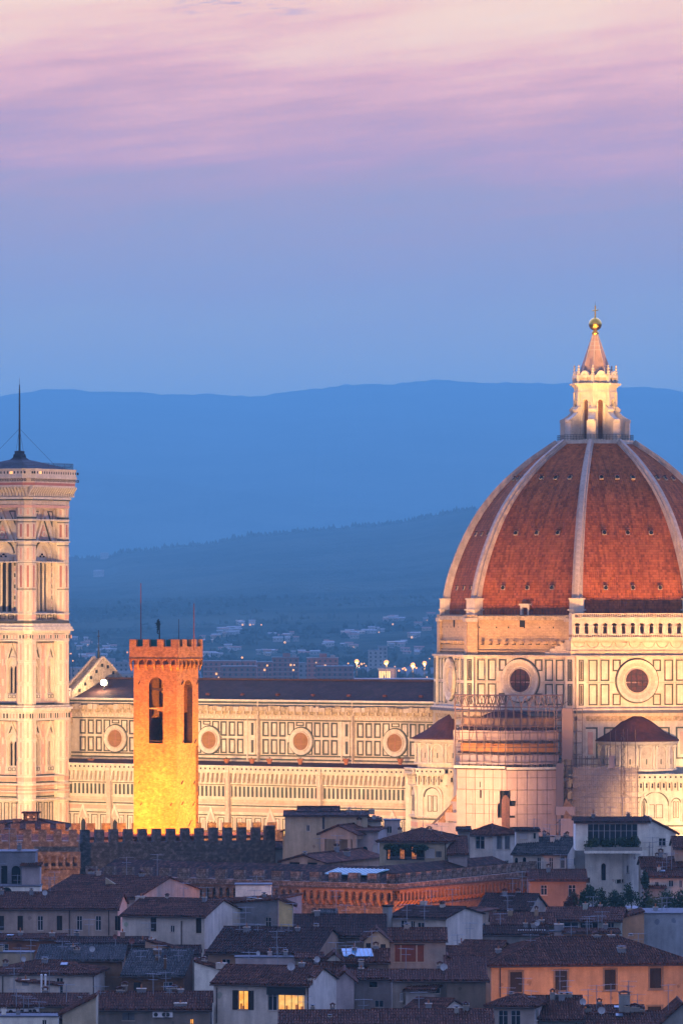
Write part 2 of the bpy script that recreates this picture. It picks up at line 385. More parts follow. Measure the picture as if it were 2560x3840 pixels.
ROOFD = tilem('dark_roof_tiles', [(.014, .008, .008), (.05, .018, .013), (.085, .030, .019), (.17, .075, .055), (.025, .011, .010), (.065, .026, .019)], .30, .45, .8, .35, .68)
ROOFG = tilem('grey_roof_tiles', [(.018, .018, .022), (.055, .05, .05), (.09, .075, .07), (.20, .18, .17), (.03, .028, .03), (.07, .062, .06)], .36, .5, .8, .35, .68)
SLATE = stone('slate_roof', (.12, .12, .14), (.08, .08, .10), 1, .8, .3, .3)
DARKROOF = stone('bell_tower_roof', (.035, .033, .04), (.02, .02, .025), 1, .8)
BRICK = brickm('tower_brick', (.46, .23, .10), (.32, .14, .06), (.26, .14, .08), .42, .17, .02, .95, stain=.6)
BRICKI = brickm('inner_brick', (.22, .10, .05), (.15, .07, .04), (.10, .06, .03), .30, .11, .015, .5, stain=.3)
RUB = brickm('rubble_wall', (.15, .095, .07), (.27, .18, .14), (.07, .05, .04), .42, .24, .03, .9, c3=(.30, .22, .18), stain=.5)
RUBW = brickm('warm_rubble_wall', (.17, .115, .08), (.24, .16, .115), (.12, .08, .055), .34, .18, .02, .8, c3=(.30, .22, .165), stain=.5)
RUBG = stone('grey_render', (.26, .26, .28), (.16, .165, .19), .5, .9, .35, .35, .3)
WOOD = stone('eaves_wood', (.06, .035, .025), (.04, .025, .02), 2)
IRON = plain('dark_iron', (.025, .025, .028), .6, .3)
STEEL = plain('scaffold_steel', (.15, .095, .08), .5, .2)
RUST = plain('red_mast', (.20, .07, .06), .6)
GOLD = plain('gilt_copper', (.85, .50, .10), .28, 1.)
COPPER = plain('copper_gutter', (.07, .04, .035), .5, .3)
GLASS = plain('window_glass', (.012, .018, .03), .08, 0, spec=.6)
DARK = plain('dark_opening', (.012, .011, .012), .9)
SHUT = stone('brown_shutter', (.045, .028, .024), (.03, .02, .018), 3)
SHUTR = stone('rust_shutter', (.30, .075, .035), (.22, .055, .03), 2)
SHUTG = stone('grey_shutter', (.17, .17, .19), (.13, .13, .15), 2)
FRAMEW = plain('window_frame_paint', (.55, .53, .52), .6)
TEAL = plain('teal_netting', (.01, .13, .13), .7)
WHITEM = plain('white_enamel', (.75, .75, .76), .5)
TERRA = stone('terracotta', (.42, .15, .06), (.30, .11, .05), 3)
OCULI = brickm('oculus_boards', (.34, .165, .06), (.28, .13, .045), (.15, .07, .03), 1.9, .22, .02, .2)
STAING = stone('stained_glass', (.10, .03, .02), (.02, .015, .03), 1.2, .35, .6, 0)
SKYG = plain('roof_glass', (.25, .55, .65), .15, 0, spec=.8)
SHEETL = stone('pale_sheet', (.46, .31, .27), (.40, .26, .23), .5, .8, .08, .25, .1)
SHEETP = stone('lilac_sheet', (.34, .25, .27), (.27, .20, .22), .5, .8, .08, .25, .1)
SHEETO = stone('orange_boards', (.46, .19, .05), (.38, .15, .04), .7, .8, .1, .15, .1)
NET = netm('debris_net', (.58, .43, .34), .42)
NETD = netm('grey_net', (.34, .22, .20), .6)
LEAF = stone('leaves', (.035, .06, .02), (.02, .04, .015), 3)
LEAF2 = stone('yellow_leaves', (.09, .10, .03), (.05, .07, .02), 3)
BARK = stone('bark', (.07, .05, .035), (.05, .035, .03), 3)
LITO = litm('orange_room_light', (1., .30, .03), (1., .52, .10), 1.25)
LITY = litm('yellow_room_light', (1., .62, .18), (.95, .36, .07), 1.1)
LITD = litm('dim_room_light', (.9, .28, .06), (.25, .06, .02), .7, 2.5)
LAMPW = plain('lamp_white', (1, .9, .7), emit=(1, .80, .52), es=60)
LAMPO = plain('lamp_orange', (1, .6, .2), emit=(1, .33, .055), es=2.4)
LAMPY = plain('lamp_small', (1, .7, .3), emit=(1, .40, .10), es=1.5)
_pl = {}
def plaster(r, g, b):
    k = (r, g, b)
    if k not in _pl:
        a = tuple(v / 100 for v in k)
        a = (a[0] * 1.04, a[1], a[2] * .84)
        _pl[k] = stone('plaster_%d' % len(_pl), a, tuple(v * .72 for v in a), .45, .9, .16, .42, .2)
    return _pl[k]
# ------------------------------------------------------------------ the cathedral
ROT = radians(-32)
CA = Frame(48.69, 1025, ROT)
cath = empty('cathedral', (48.69, 1025, 0), ROT, label='floodlit white marble cathedral with a huge red tiled dome and lantern', cat='cathedral')
def zN(py): return CA.hit(1130, py, 'y', -11)[2]
def zA(py): return CA.hit(900, py, 'y', -20)[2]
def xN(px): return CA.hit(px, 2780, 'y', -11)[0]
def xA(px, v=20): return CA.hit(px, 2920, 'y', -v)[0]
def zz(py, Y): return CAMZ - (py - HY) * Y / FPX
S = -pi / 2
def octp(R, rot=22.5): return [(R * cos(radians(rot + 45 * k)), R * sin(radians(rot + 45 * k))) for k in range(8)]
AP = cos(radians(22.5))
WEST = xN(250) - 1
# nave -----------------------------------------------------------------------------------------------
m = MB(); F = Face(m, (0, -11, 0), S); E1 = -25.5
zt, zb = zN(2654), zN(2866)
m.box(WEST, -24, -11, 11, 0, zt, MARB)
F.box(WEST, E1, zN(2679), zN(2652), .9, CORNICE); F.box(WEST, E1, zN(2667), zN(2654), 1.5, CORNICE)
random.seed(3)
x = WEST
while x < E1:                      # broken, weathered cornice blocks
    w = random.uniform(.5, 1.6); F.box(x, x + w * .9, zN(2668), zN(2651) + random.uniform(-.1, .22), 1.5 + random.uniform(.05, .4), CORNICE if random.random() < .6 else MARB2); x += w
x = WEST
while x < E1: F.box(x, x + .35, zN(2681), zN(2668), 1.25, MARB2); x += 1.7
F.box(WEST, E1, zN(2698), zN(2681), .35, MARB2)
x = WEST + .2
while x < E1:                      # carved frieze
    F.poly([(x, zN(2695)), (x + .35, zN(2684)), (x + .7, zN(2695))], .35, .45, MARB); x += .8
F.box(WEST, E1, zN(2704), zN(2700), .22, GREEN2)
F.box(WEST, E1, zN(2846), zN(2841), .3, MARB); F.box(WEST, E1, zN(2852), zN(2847), .2, GREEN); F.box(WEST, E1, zb, zN(2853), .6, MARB2)
OCX = [xN(p) for p in (435, 787, 1131, 1482)]; BAY = (OCX[3] - OCX[0]) / 3
z1, z2, z3, z4 = zN(2708), zN(2764), zN(2773), zN(2830); OZ = zN(2780)
for k in range(4):
    c = OCX[0] + BAY * k
    for off in (-7.96, -6.0, -4.04, 4.04, 6.0, 7.96):
        for a, b in ((z2, z1), (z4, z3)):
            F.rim(c + off - .78, c + off + .78, a, b, .34, .12, GREEN2)
            F.rim(c + off - .84, c + off + .84, a - .06, b + .06, .07, .17, MARB)
    for off in (-2.1, 2.1):
        for a, b in ((z1 - 2.6, z1), (z4, z4 + 2.4)):
            F.rim(c + off - .78, c + off + .78, a, b, .24, .12, GREEN2)
    F.rim(c - .9, c + .9, z1 - .75, z1, .2, .12, GREEN2)
    for a, b in ((z2, z1), (z4, z3)):                       # pilaster with green inlay
        F.box(c + BAY / 2 - .62, c + BAY / 2 + .62, a - .1, b + .1, .3, MARB); F.box(c + BAY / 2 - .3, c + BAY / 2 + .3, a + .25, b - .25, .36, GREEN2)
    F.box(c + BAY / 2 - 1.45, c + BAY / 2 - 1.15, zb, z1 + .4, .22, MARB); F.box(c + BAY / 2 + 1.15, c + BAY / 2 + 1.45, zb, z1 + .4, .22, MARB)
    F.box(c + BAY / 2 + 1.5, c + BAY / 2 + 1.72, zb, zt + 1.2, 1.0, MARB2)
F.box(WEST, E1, z4 - .42, z4 - .14, .14, GREEN2)
m.build('nave_wall', cath)
for c in OCX:
    m = MB(); F = Face(m, (0, -11, 0), S)
    F.ring(c, OZ, 2.62, 2.92, .12, GREEN, n=36); F.ring(c, OZ, 1.9, 2.66, .42, MARB, lean=.25, n=36); F.ring(c, OZ, 1.72, 1.95, .42, MARB2, n=36)
    o = m.build('round_window', cath)
    m = MB(); F = Face(m, (0, -11, 0), S); F.disc(c, OZ, 1.8, .16, OCULI)
    F.box(c - .04, c + .04, OZ - 1.7, OZ + 1.7, .2, RED, .15)
    m.build('boarding', o)
# roof
m = MB(); ze = zN(2627); zr = CA.hit(1200, 2551, 'y', 0)[2]; g = WEST + 3.2
for sy in (-1, 1): m.slab([(g, sy * 11.6, ze), (-26, sy * 11.6, ze), (-26, 0, zr), (g, 0, zr)], (0, 0, -.5), NAVET)
m.box(g, -26, -.3, .3, zr - .2, zr + .25, NAVET)
for k, x in enumerate(np.linspace(-100, -34, 9)): m.box(x, x + .7, -9.2, -8.6, zN(2627), zN(2627) + 1.25, EXET)
m.build('nave_roof', cath)
m = MB(); F = Face(m, (0, -11, 0), S)
F.box(WEST, -26, zN(2632), zN(2625), 1.1, MARB); F.box(WEST, -26, zN(2640), zN(2632), .9, GREEN); F.box(WEST, -26, zN(2643), zN(2640), 1.15, MARB); F.box(WEST, -26, zN(2653), zN(2643), .9, SLATE)
m.build('gutter_parapet', cath)
# west gable: thick stepped wall with small crenels
m = MB(); zg0 = zN(2610); apx = CA.hit(345, 2466, 'y', 0); zap = apx[2]
n = 46
for i in range(n):
    a, b = -11.5 + 23 * i / n, -11.5 + 23 * (i + 1) / n; f = 1 - abs((a + b) / 2) / 11.5; z = zg0 + (zap - zg0) * f
    m.box(WEST, WEST + 2.6, a, b, zg0 - 6, z, CORNICE)
    m.box(WEST + 2.2, WEST + 2.7, a, a + .26, z, z + .4, MARB2); m.box(WEST, WEST + .4, a, a + .26, z, z + .4, MARB2)
    if f > .12 and i % 4 == 1:
        m.box(WEST + 2.5, WEST + 2.68, a, a + .7, z - 1.4, z - .75, DARK)
m.tube((WEST + 1.3, 0, zap - .5), (WEST + 1.3, 0, zap + 2.2), .32, IRON, .12); m.tube((WEST + 1.3, 0, zap + 2), (WEST + 1.3, 0, zap + 5.6), .07, IRON)
m.box(WEST + 1.26, WEST + 1.34, -.5, .5, zap + 4.3, zap + 4.45, IRON)
m.build('west_gable', cath)
m = MB(); m.box(WEST - 1, WEST + 2.4, -14, -11.3, 0, zN(2590), MARB)
FE = Face(m, (WEST + 2.4, -12.7, 0), 0)
FS = Face(m, (WEST + .7, -14, 0), S)
for i in range(3):
    FS.box(-.9 + i * .75, -.65 + i * .75, zN(2600), zN(2596), .05, DARK); FS.arch(-1.0 + i * .8, -.55 + i * .8, zN(2633), zN(2618), .05, PINK)
    FE.box(-.9 + i * .75, -.65 + i * .75, zN(2600), zN(2596), .05, DARK); FE.arch(-1.0 + i * .8, -.55 + i * .8, zN(2633), zN(2618), .05, PINK)
m.build('corner_turret', cath)
# aisle ----------------------------------------------------------------------------------------------
m = MB(); AE = xA(1560); F = Face(m, (0, -20, 0), S); zb1 = zA(2872)
m.box(WEST, AE, -20, -11, 0, zA(2895), MARB)
# balustrade with pierced quatrefoils, arcaded corbel table
F.box(WEST, AE, zA(2893), zA(2890), 1.2, MARB); F.box(WEST, AE, zA(2876), zA(2871), 1.15, MARB); F.box(WEST, AE, zA(2890), zA(2876), .95, MARB, .7)
x = WEST + .5
while x < AE - .3: F.box(x - .17, x + .17, zA(2887), zA(2880), 1.0, DARK); F.box(x + .5, x + .64, zA(2889), zA(2876), 1.1, MARB); x += 1.07
x = WEST + .5
while x < AE - .4:
    F.box(x - .2, x + .2, zA(2932), zA(2893), .75, MARB); F.box(x - .12, x + .12, zA(2937), zA(2918), 1.0, MARB)
    F.wall(x + .2, x + 1.07, zA(2912), zA(2893), [(x + .26, x + 1.01, zA(2912), zA(2899), 1)], .5, MARB, base=.8)
    F.arch(x + .44, x + .83, zA(2922), zA(2906), .06, GREEN2 if int(x) % 3 else RED)
    x += 1.07
F.box(WEST, AE, zA(2941), zA(2936), .45, MARB); F.box(WEST, AE, zA(2945), zA(2942), .12, GREEN2)
x = WEST + .4; i = 0
while x < AE - .6:
    F.box(x, x + .55, zA(2988), zA(2949), .07, GREEN if i % 4 else GREEN2); F.rim(x - .07, x + .62, zA(2990), zA(2947), .07, .12, MARB); x += .98; i += 1
F.box(WEST, AE, zA(2997), zA(2992), .5, MARB); F.box(WEST, AE, zA(3017), zA(2999), .1, MARB2)
for a, b, mt, d in ((3024, 3019, GREEN, .08), (3045, 3030, PINK, .08), (3029, 3026, MARB, .3), (3052, 3047, MARB, .35), (3060, 3056, GREEN, .08), (3012, 3009, PINK, .14)): F.box(WEST, AE, zA(a), zA(b), d, mt)
x = WEST + .5
while x < AE - 1.8:
    F.rim(x, x + 1.5, zA(3180), zA(3066), .16, .1, GREEN2); F.box(x + .55, x + .95, zA(3160), zA(3076), .08, PINK); F.box(x + 1.65, x + 1.9, 0, zA(3062), .3, MARB); x += 2.15
for px in (862, 1206, 478 - 60, 1548):      # buttress pilasters
    xx = xA(px); F.box(xx - .45, xx + .45, 0, zA(2872), 1.1, MARB2)
    for a, b in ((2945, 2990), (3000, 3045), (2900, 2938)): F.rim(xx - .36, xx + .36, zA(b), zA(a), .12, 1.16, PINK)
    F.box(xx - .55, xx + .55, zA(2895), zA(2888), 1.4, MARB)
for px in (316, 435, 1018, 1475, 795):      # little gabled tabernacles low on the wall
    xx = xA(px); F.poly([(xx - 1.2, zA(3080)), (xx + 1.2, zA(3080)), (xx, zA(3025))], 0, .5, MARB); F.poly([(xx - .7, zA(3078)), (xx + .7, zA(3078)), (xx, zA(3046))], .5, .55, PINK)
    F.arch(xx - .45, xx + .45, zA(3170), zA(3085), .35, DARK, 2)
m.build('aisle_wall', cath)
m = MB(); m.slab([(WEST, -20.6, zA(2876)), (-24, -20.6, zA(2876)), (-24, -11, zN(2858)), (WEST, -11, zN(2858))], (0, 0, -.4), EXET); m.build('aisle_roof', cath)
for px in (342, 690, 850, 945, 1010, 1125, 1297, 1500):         # terracotta urns on the aisle terrace
    xx, _, z = CA.hit(px, 2868, 'y', -15); m = MB()
    m.lathe((0, 0, 0), [(.01, 0), (.28, 0), (.42, .5), (.62, 1.0), (.72, 1.05), (.72, 1.2), (.5, 1.2), (.01, 1.0)], 12, TERRA)
    for k in range(5): m.tube((0, 0, 1.1), (random.uniform(-.35, .35), random.uniform(-.3, .3), 1.5), .03, LEAF)
    o = m.build('terracotta_urn', loc=tuple(CA.o + CA.U * xx + CA.B * -15 + Vector((0, 0, z))))
    tag(o, 'terracotta urn standing on the aisle terrace under the round windows', 'urn', 'terracotta urns along the aisle terrace')
# drum -----------------------------------------------------------------------------------------------
RP = 30.9; ZD = dict(base=zz(2655, 997), pt=zz(2463, 997), top=zz(2308, 997))
def octface(mb, R, k): return Face(mb, (R * AP * cos(radians(45 * k)), R * AP * sin(radians(45 * k)), 0), radians(45 * k))
m = MB(); m.prism(octp(RP), 24, ZD['pt'], MARB)
hw = RP * sin(radians(22.5)); Zm = (ZD['base'] + ZD['pt']) / 2; OZD = zz(2553, 997)
for k in range(8):
    F = octface(m, RP, k); zb_, zt_ = ZD['base'], ZD['pt']
    for off in (3.9, 6.2, 8.5):
        for sg in (-1, 1):
            for a, b in ((zb_ + .5, Zm - .25), (Zm + .25, zt_ - .5)):
                if off == 3.9:
                    a2, b2 = (a, a + 2.2) if a < Zm - 1 else (b - 2.2, b)
                    F.rim(sg * off - .8, sg * off + .8, a2, b2, .26, .12, GREEN2)
                else:
                    F.rim(sg * off - .9, sg * off + .9, a, b, .28, .12, GREEN); F.rim(sg * off - .97, sg * off + .97, a - .07, b + .07, .08, .18, MARB)
    for sg in (-1, 1):
        F.box(sg * (hw - .95) - .95, sg * (hw - .95) + .95, zb_ - .4, zt_ + .3, .45, MARB)
        for a, b in ((zb_ + .5, Zm - .25), (Zm + .25, zt_ - .5)): F.rim(sg * (hw - .95) - .5, sg * (hw - .95) + .5, a, b, .22, .52, GREEN); F.box(sg * (hw - .95) - .2, sg * (hw - .95) + .2, a + .3, b - .3, .5, GREEN2)
    F.box(-hw - .2, hw + .2, zt_ - .1, zt_ + .25, .7, MARB2); F.box(-hw, hw, Zm - .12, Zm + .12, .1, MARB2)
    F.box(-hw - .25, hw + .25, zb_ - .45, zb_ - .05, .9, MARB); F.box(-hw - .3, hw + .3, zb_ - .95, zb_ - .45, 1.2, SLATE)
    F.box(-hw - .3, hw + .3, zb_ - 1.5, zb_ - .95, .75, MARB2)
    F.box(-hw, hw, zb_ - 2.4, zb_ - 1.5, .35, CORNICE)
    for off in (-9, -5, 5, 9):                                       # panels of the body below the drum
        F.rim(off - 1.4, off + 1.4, 27.5, 33.5, .3, .12, GREEN); F.box(off - .5, off + .5, 28.4, 32.6, .1, PINK)
    for sg in (-1, 1): F.box(sg * (hw - .9) - .9, sg * (hw - .9) + .9, 22, zb_ - 1.5, .6, MARB2)
    F.box(-hw, hw, 26.4, 26.8, .4, MARB)
m.build('drum_panelling', cath)
RU = 30.2; m = MB(); m.prism(octp(RU), ZD['pt'], ZD['top'], ROUGH)
random.seed(5)
huw = RU * sin(radians(22.5)); zP = ZD['pt']; zT = ZD['top']
for k in range(8):
    if k == 7: continue
    F = octface(m, RU, k)
    for sg in (-1, 1): F.box(sg * (huw - 1.0) - 1.05, sg * (huw - 1.0) + 1.05, zP + .2, zT + .1, .5, ROUGH); F.box(sg * (huw - 1.0) - 1.2, sg * (huw - 1.0) + 1.2, zT - 1.2, zT - .5, .75, MARB2)
    F.box(-huw, huw, zT - .9, zT - .1, .55, CORNICE); F.box(-huw, huw, zP + .9, zP + 1.15, .35, ROUGH)
    for i in range(11):                                              # sawn-off corbels waiting for their gallery
        a = -8.6 + i * 1.72; F.box(a - .3, a + .3, zP + 2.35, zP + 2.9, .75 + random.uniform(-.1, .2), DARK if i % 3 == 5 else ROUGH); F.box(a - .3, a + .3, zP + 2.2, zP + 2.5, .4, DARK)
    for i in range(7): a = -9 + i * 3.1 + random.uniform(-.4, .4); F.box(a - .12, a + .12, zT - 2.4, zT - 2.1, .03, DARK)
    a = -huw + .8
    while a < huw - 1:
        w = random.uniform(.8, 2.6); F.box(a, a + w, zP + .25, zP + random.uniform(.35, .75), .45 + random.uniform(0, .25), ROUGH); a += w * 1.05
    F.box(-.55, .55, zT - 2.2, zT - .7, .08, DARK)
F = octface(m, RU, 6)        # toothed edge of the unfinished marble cladding beside the gallery
for i in range(6): F.box(5.2 + i * 1.1, huw, zP + .3 + i * .55, zP + .95 + i * .55, .62, MARB2)
m.build('unfinished_masonry', cath)
for k in range(8):
    if k in (1, 2, 3): continue
    m = MB(); F = octface(m, RP, k)
    g_ = k == 7
    F.ring(0, OZD, 3.95, 4.25, .14, GREEN, n=44); F.ring(0, OZD, 2.4, 3.98, .62, MARB, lean=.5, n=44); F.ring(0, OZD, 2.75, 3.4, .5, MARB2, n=44, lean=.2); F.ring(0, OZD, 2.2, 2.42, .35, MARB2, n=44)
    o = m.build('round_window', cath)
    m = MB(); F = octface(m, RP, k); F.disc(0, OZD, 2.3, .1, STAING if k in (6, 7, 0) else MARB2)
    if k in (6, 7, 0):
        for off in (-1.1, 0, 1.1): F.box(off - .06, off + .06, OZD - 2.1, OZD + 2.1, .2, IRON); F.box(-2.1, 2.1, OZD + off - .05, OZD + off + .05, .19, IRON)
    m.build('stained_glass', o)
# gallery on the south-east side
m = MB(); F = octface(m, RU, 7); s0, s1 = -huw - 1.4, huw + 1.4; D = 1.9
q = lambda py: zz(py, 993)
F.box(s0 + .2, s1 - .2, q(2463), q(2400), .55, MARB2); F.box(s0, s1, q(2445), q(2440), .9, MARB2); F.box(s0, s1, q(2402), q(2393), D, MARB)
F.box(s0 + .2, s1 - .2, q(2438), q(2410), .62, MARB)
for i in range(9):
    a = s0 + 1.8 + i * 2.7; F.ring(a, q(2408), 1.05, 1.2, .75, MARB2, .6, 14, pi, 2 * pi)
F.box(s0, s1, q(2393), q(2390), D + .2, MARB); F.box(s0, s1, q(2380), q(2377), D + .1, MARB); F.box(s0, s1, q(2322), q(2315), D + .35, MARB)
F.box(s0, s1, q(2303), q(2300), D + .3, MARB)
holes = []; i = 0; a = s0 + .55
while a < s1 - 1.2: holes.append((a, a + 1.05, q(2376), q(2336), 1)); a += 1.79
F.wall(s0, s1, q(2378), q(2321), holes, .5, MARB, base=D)
for h in holes:
    for sg in (0, 1): F.box(h[sg] - .14, h[sg] + .14, q(2376), q(2348), D + .16, MARB, D - .3); F.box(h[sg] - .22, h[sg] + .22, q(2350), q(2346), D + .22, MARB)
a = s0 + .15
while a < s1: F.box(a, a + .16, q(2390), q(2380), D + .05, MARB, D - .15); F.box(a, a + .16, q(2315), q(2303), D + .2, MARB, D + .02); a += .36
F.box(s0, s0 + .5, q(2378), q(2300), D + .3, MARB)
m.build('arcaded_gallery', cath)
# dome -----------------------------------------------------------------------------------------------
PR = [(2312, 573), (2245, 569), (2159, 550), (2055, 511), (1951, 458), (1871, 402), (1804, 340), (1736, 262), (1695, 204), (1657, 147)]
PZ = [zz(p, 1025) for p, _ in PR]; PRm = [r * 1025 / FPX for _, r in PR]
def Rz(z): return float(np.interp(z, PZ, PRm))
def cr(ts, xs, n):       # smooth resampling
    out = []
    for i in range(len(ts) - 1):
        for j in range(n):
            u = j / n; i0, i3 = max(i - 1, 0), min(i + 2, len(ts) - 1)
            f = lambda a: .5 * (2 * a[i] + (a[i + 1] - a[i0]) * u + (2 * a[i0] - 5 * a[i] + 4 * a[i + 1] - a[i3]) * u * u + (-a[i0] + 3 * a[i] - 3 * a[i + 1] + a[i3]) * u ** 3)
            out.append((f(ts), f(xs)))
    return out + [(ts[-1], xs[-1])]
PF = cr(PZ, PRm, 5); AL = [0]
for (a, b), (c, d) in zip(PF, PF[1:]): AL.append(AL[-1] + hypot(c - a, (d - b) * AP))
vf = lambda z: float(np.interp(z, [p[0] for p in PF], AL))
for k in range(8):                # eight tiled webs
    m = MB(); A0, A1 = radians(45 * k - 22.5), radians(45 * k + 22.5); NS = 10
    vs = []; rows = []
    for z, r in PF:
        r -= .75; row = []
        for j in range(NS + 1):
            t = j / NS; row.append(len(vs)); vs.append((r * (cos(A0) * (1 - t) + cos(A1) * t), r * (sin(A0) * (1 - t) + sin(A1) * t), z))
        rows.append(row)
    fs = [(rows[i][j], rows[i][j + 1], rows[i + 1][j + 1], rows[i + 1][j]) for i in range(len(rows) - 1) for j in range(NS)]
    m.add(vs, fs, DOMET)
    web = m.build('dome_web', cath, vfun=vf)
    if k in (5, 6, 7, 0):
        for py in (2205, 2000, 1790):
            z = zz(py, 1004); r = Rz(z) - .75; dz = (Rz(z + .5) - Rz(z - .5)) * AP; t = atan2(-dz, 1.0)
            for fr in (-.47, 0, .47):
                L = r * sin(radians(22.5)) * fr * 1.05; cx_, cy_ = r * AP, L
                m = MB(); ca, sa = cos(radians(45 * k)), sin(radians(45 * k))
                def tr(p, c=(cx_, cy_, z), ca=ca, sa=sa, t=t):
                    xx, yy, z_ = p; X, Z = xx * cos(t) - z_ * sin(t), xx * sin(t) + z_ * cos(t)
                    X += c[0]; Y_ = yy + c[1]; return (X * ca - Y_ * sa, X * sa + Y_ * ca, Z + c[2])
                m.T = tr
                m.box(-.2, .30, -.40, .40, -.42, .42, CORNICE)
                f2 = Face(m, (.0, 0, 0), 0); f2.disc(0, 0, .36, .36, DARK, 12); m.box(-.2, .6, -.45, .45, .42, .52, EXET)
                m.build('oculus', web)
for k in range(8):                # marble ribs
    m = MB(); A = radians(22.5 + 45 * k); e = (cos(A), sin(A)); tn = (-sin(A), cos(A)); vs = []; n = len(PF)
    for i, (z, r) in enumerate(PF):
        f = i / (n - 1); w = 1.05 * (1 - f) + .58 * f; p0, p1 = r - .9, r + .25
        z0_, r0_ = PF[max(i - 1, 0)]; z1_, r1_ = PF[min(i + 1, n - 1)]; dx, dz = (z1_ - z0_), -(r1_ - r0_); L = hypot(dx, dz); nx, nz = dx / L, dz / L
        for s_, d in ((-w, -1.4), (-w, -.12), (-w * .62, -.12), (-w * .5, .38), (w * .5, .38), (w * .62, -.12), (w, -.12), (w, -1.4)):
            rr = r + nx * d; vs.append((e[0] * rr + tn[0] * s_, e[1] * rr + tn[1] * s_, z + nz * d))
    m.add(vs, [(i * 8 + j, i * 8 + j + 1, (i + 1) * 8 + j + 1, (i + 1) * 8 + j) for i in range(n - 1) for j in range(7)], RIBM)
    c = RU - .6                   # pedestal at the foot of the rib
    def bx(r0, r1, w, z0_, z1_, mt, e=e, tn=tn): m.slab([(e[0] * r + tn[0] * s_, e[1] * r + tn[1] * s_, z0_) for r, s_ in ((r0, -w), (r1, -w), (r1, w), (r0, w))], (0, 0, z1_ - z0_), mt)
    zp = zz(2248, 995)
    bx(c - 3, c + .35, 1.3, ZD['top'] - .4, zp, MARB); bx(c - 3, c + .5, 1.45, zp, zp + .25, MARB); bx(c - 3, c + .6, 1.6, ZD['top'] + .9, ZD['top'] + 1.2, MARB)
    m.build('dome_rib', cath)
m = MB(); m.prism(octp(RU - .2), ZD['top'] - .2, ZD['top'] + .12, ROUGH)
for k in range(8):
    F = octface(m, RU - .6, k)
    a = -huw + 1.5
    F.box(-huw + 1, huw - 1, ZD['top'] + 1.0, ZD['top'] + 1.06, .05, IRON)
    while a < huw - 1.5: F.box(a, a + .05, ZD['top'], ZD['top'] + 1.05, .05, IRON); a += .7
m.build('walkway_railing', cath)
for k in (6,):
    m = MB(); F = octface(m, RU - 1.6, k); F.wall(-1, 1, ZD['top'], ZD['top'] + 1.9, [(-.55, .55, ZD['top'], ZD['top'] + 1.5, 0)], .8, MARB, base=.6); F.box(-1.15, 1.15, ZD['top'] + 1.9, ZD['top'] + 2.2, .9, MARB, -.9); F.box(-.55, .55, ZD['top'], ZD['top'] + 1.5, -.3, DARK, -.35)
    m.build('dormer_door', cath)
# lantern --------------------------------------------------------------------------------------------
lan = empty('lantern', (0, 0, 0)); lan.parent = cath
lq = lambda py: zz(py, 1021); lr = lambda px: px / 4.2 * 1021 / FPX          # px from the 4.2x enlargement
ly = lambda zy: zz(1120 + zy / 4.2, 1021)
m = MB(); zpl = ly(2230); m.prism(octp(lr(620)), zpl - .9, zpl, MARB); m.prism(octp(lr(560)), zpl - 1.6, zpl - .9, MARB2)
m.build('platform', lan)
m = MB()
pts = octp(lr(620) * .98)
for k in range(8):
    a, b = pts[k], pts[(k + 1) % 8]
    for j in range(9):
        t = j / 9; p = (a[0] + (b[0] - a[0]) * t, a[1] + (b[1] - a[1]) * t); m.tube((*p, zpl), (*p, zpl + 1.05), .035, IRON, n=4)
    for h in (.35, .7, 1.05): m.tube((*a, zpl + h), (*b, zpl + h), .03, IRON, n=4)
m.build('platform_railing', lan)
m = MB(); RL = lr(335); hl = RL * sin(radians(22.5)); zt_ = ly(1470)
for k in range(8):
    F = octface(m, RL, k)
    F.wall(-hl, hl, zpl, zt_, [(-.5, .5, zpl + .3, ly(1585), 1)], .55, MARB); F.ring(0, ly(1585) - .5, .62, .85, .12, MARB, 0, 14, 0, pi)
    for sg in (-1, 1): F.box(sg * .78 - .12, sg * .78 + .12, zpl, ly(1640), .16, MARB); F.box(sg * .78 - .2, sg * .78 + .2, ly(1650), ly(1635), .22, MARB); F.box(sg * (hl - .16) - .2, sg * (hl - .16) + .2, zpl, zt_, .2, MARB)
m.prism(octp(RL - .62), zpl, zt_, BRICKI)
m.build('lantern_wall', lan)
m = MB()
for a, b, r in ((1470, 1455, 345), (1455, 1375, 335), (1395, 1372, 352), (1372, 1355, 372), (1355, 1335, 400), (1335, 1328, 408)): m.prism(octp(lr(r) / .985), ly(a), ly(b), MARB)
m.build('entablature', lan)
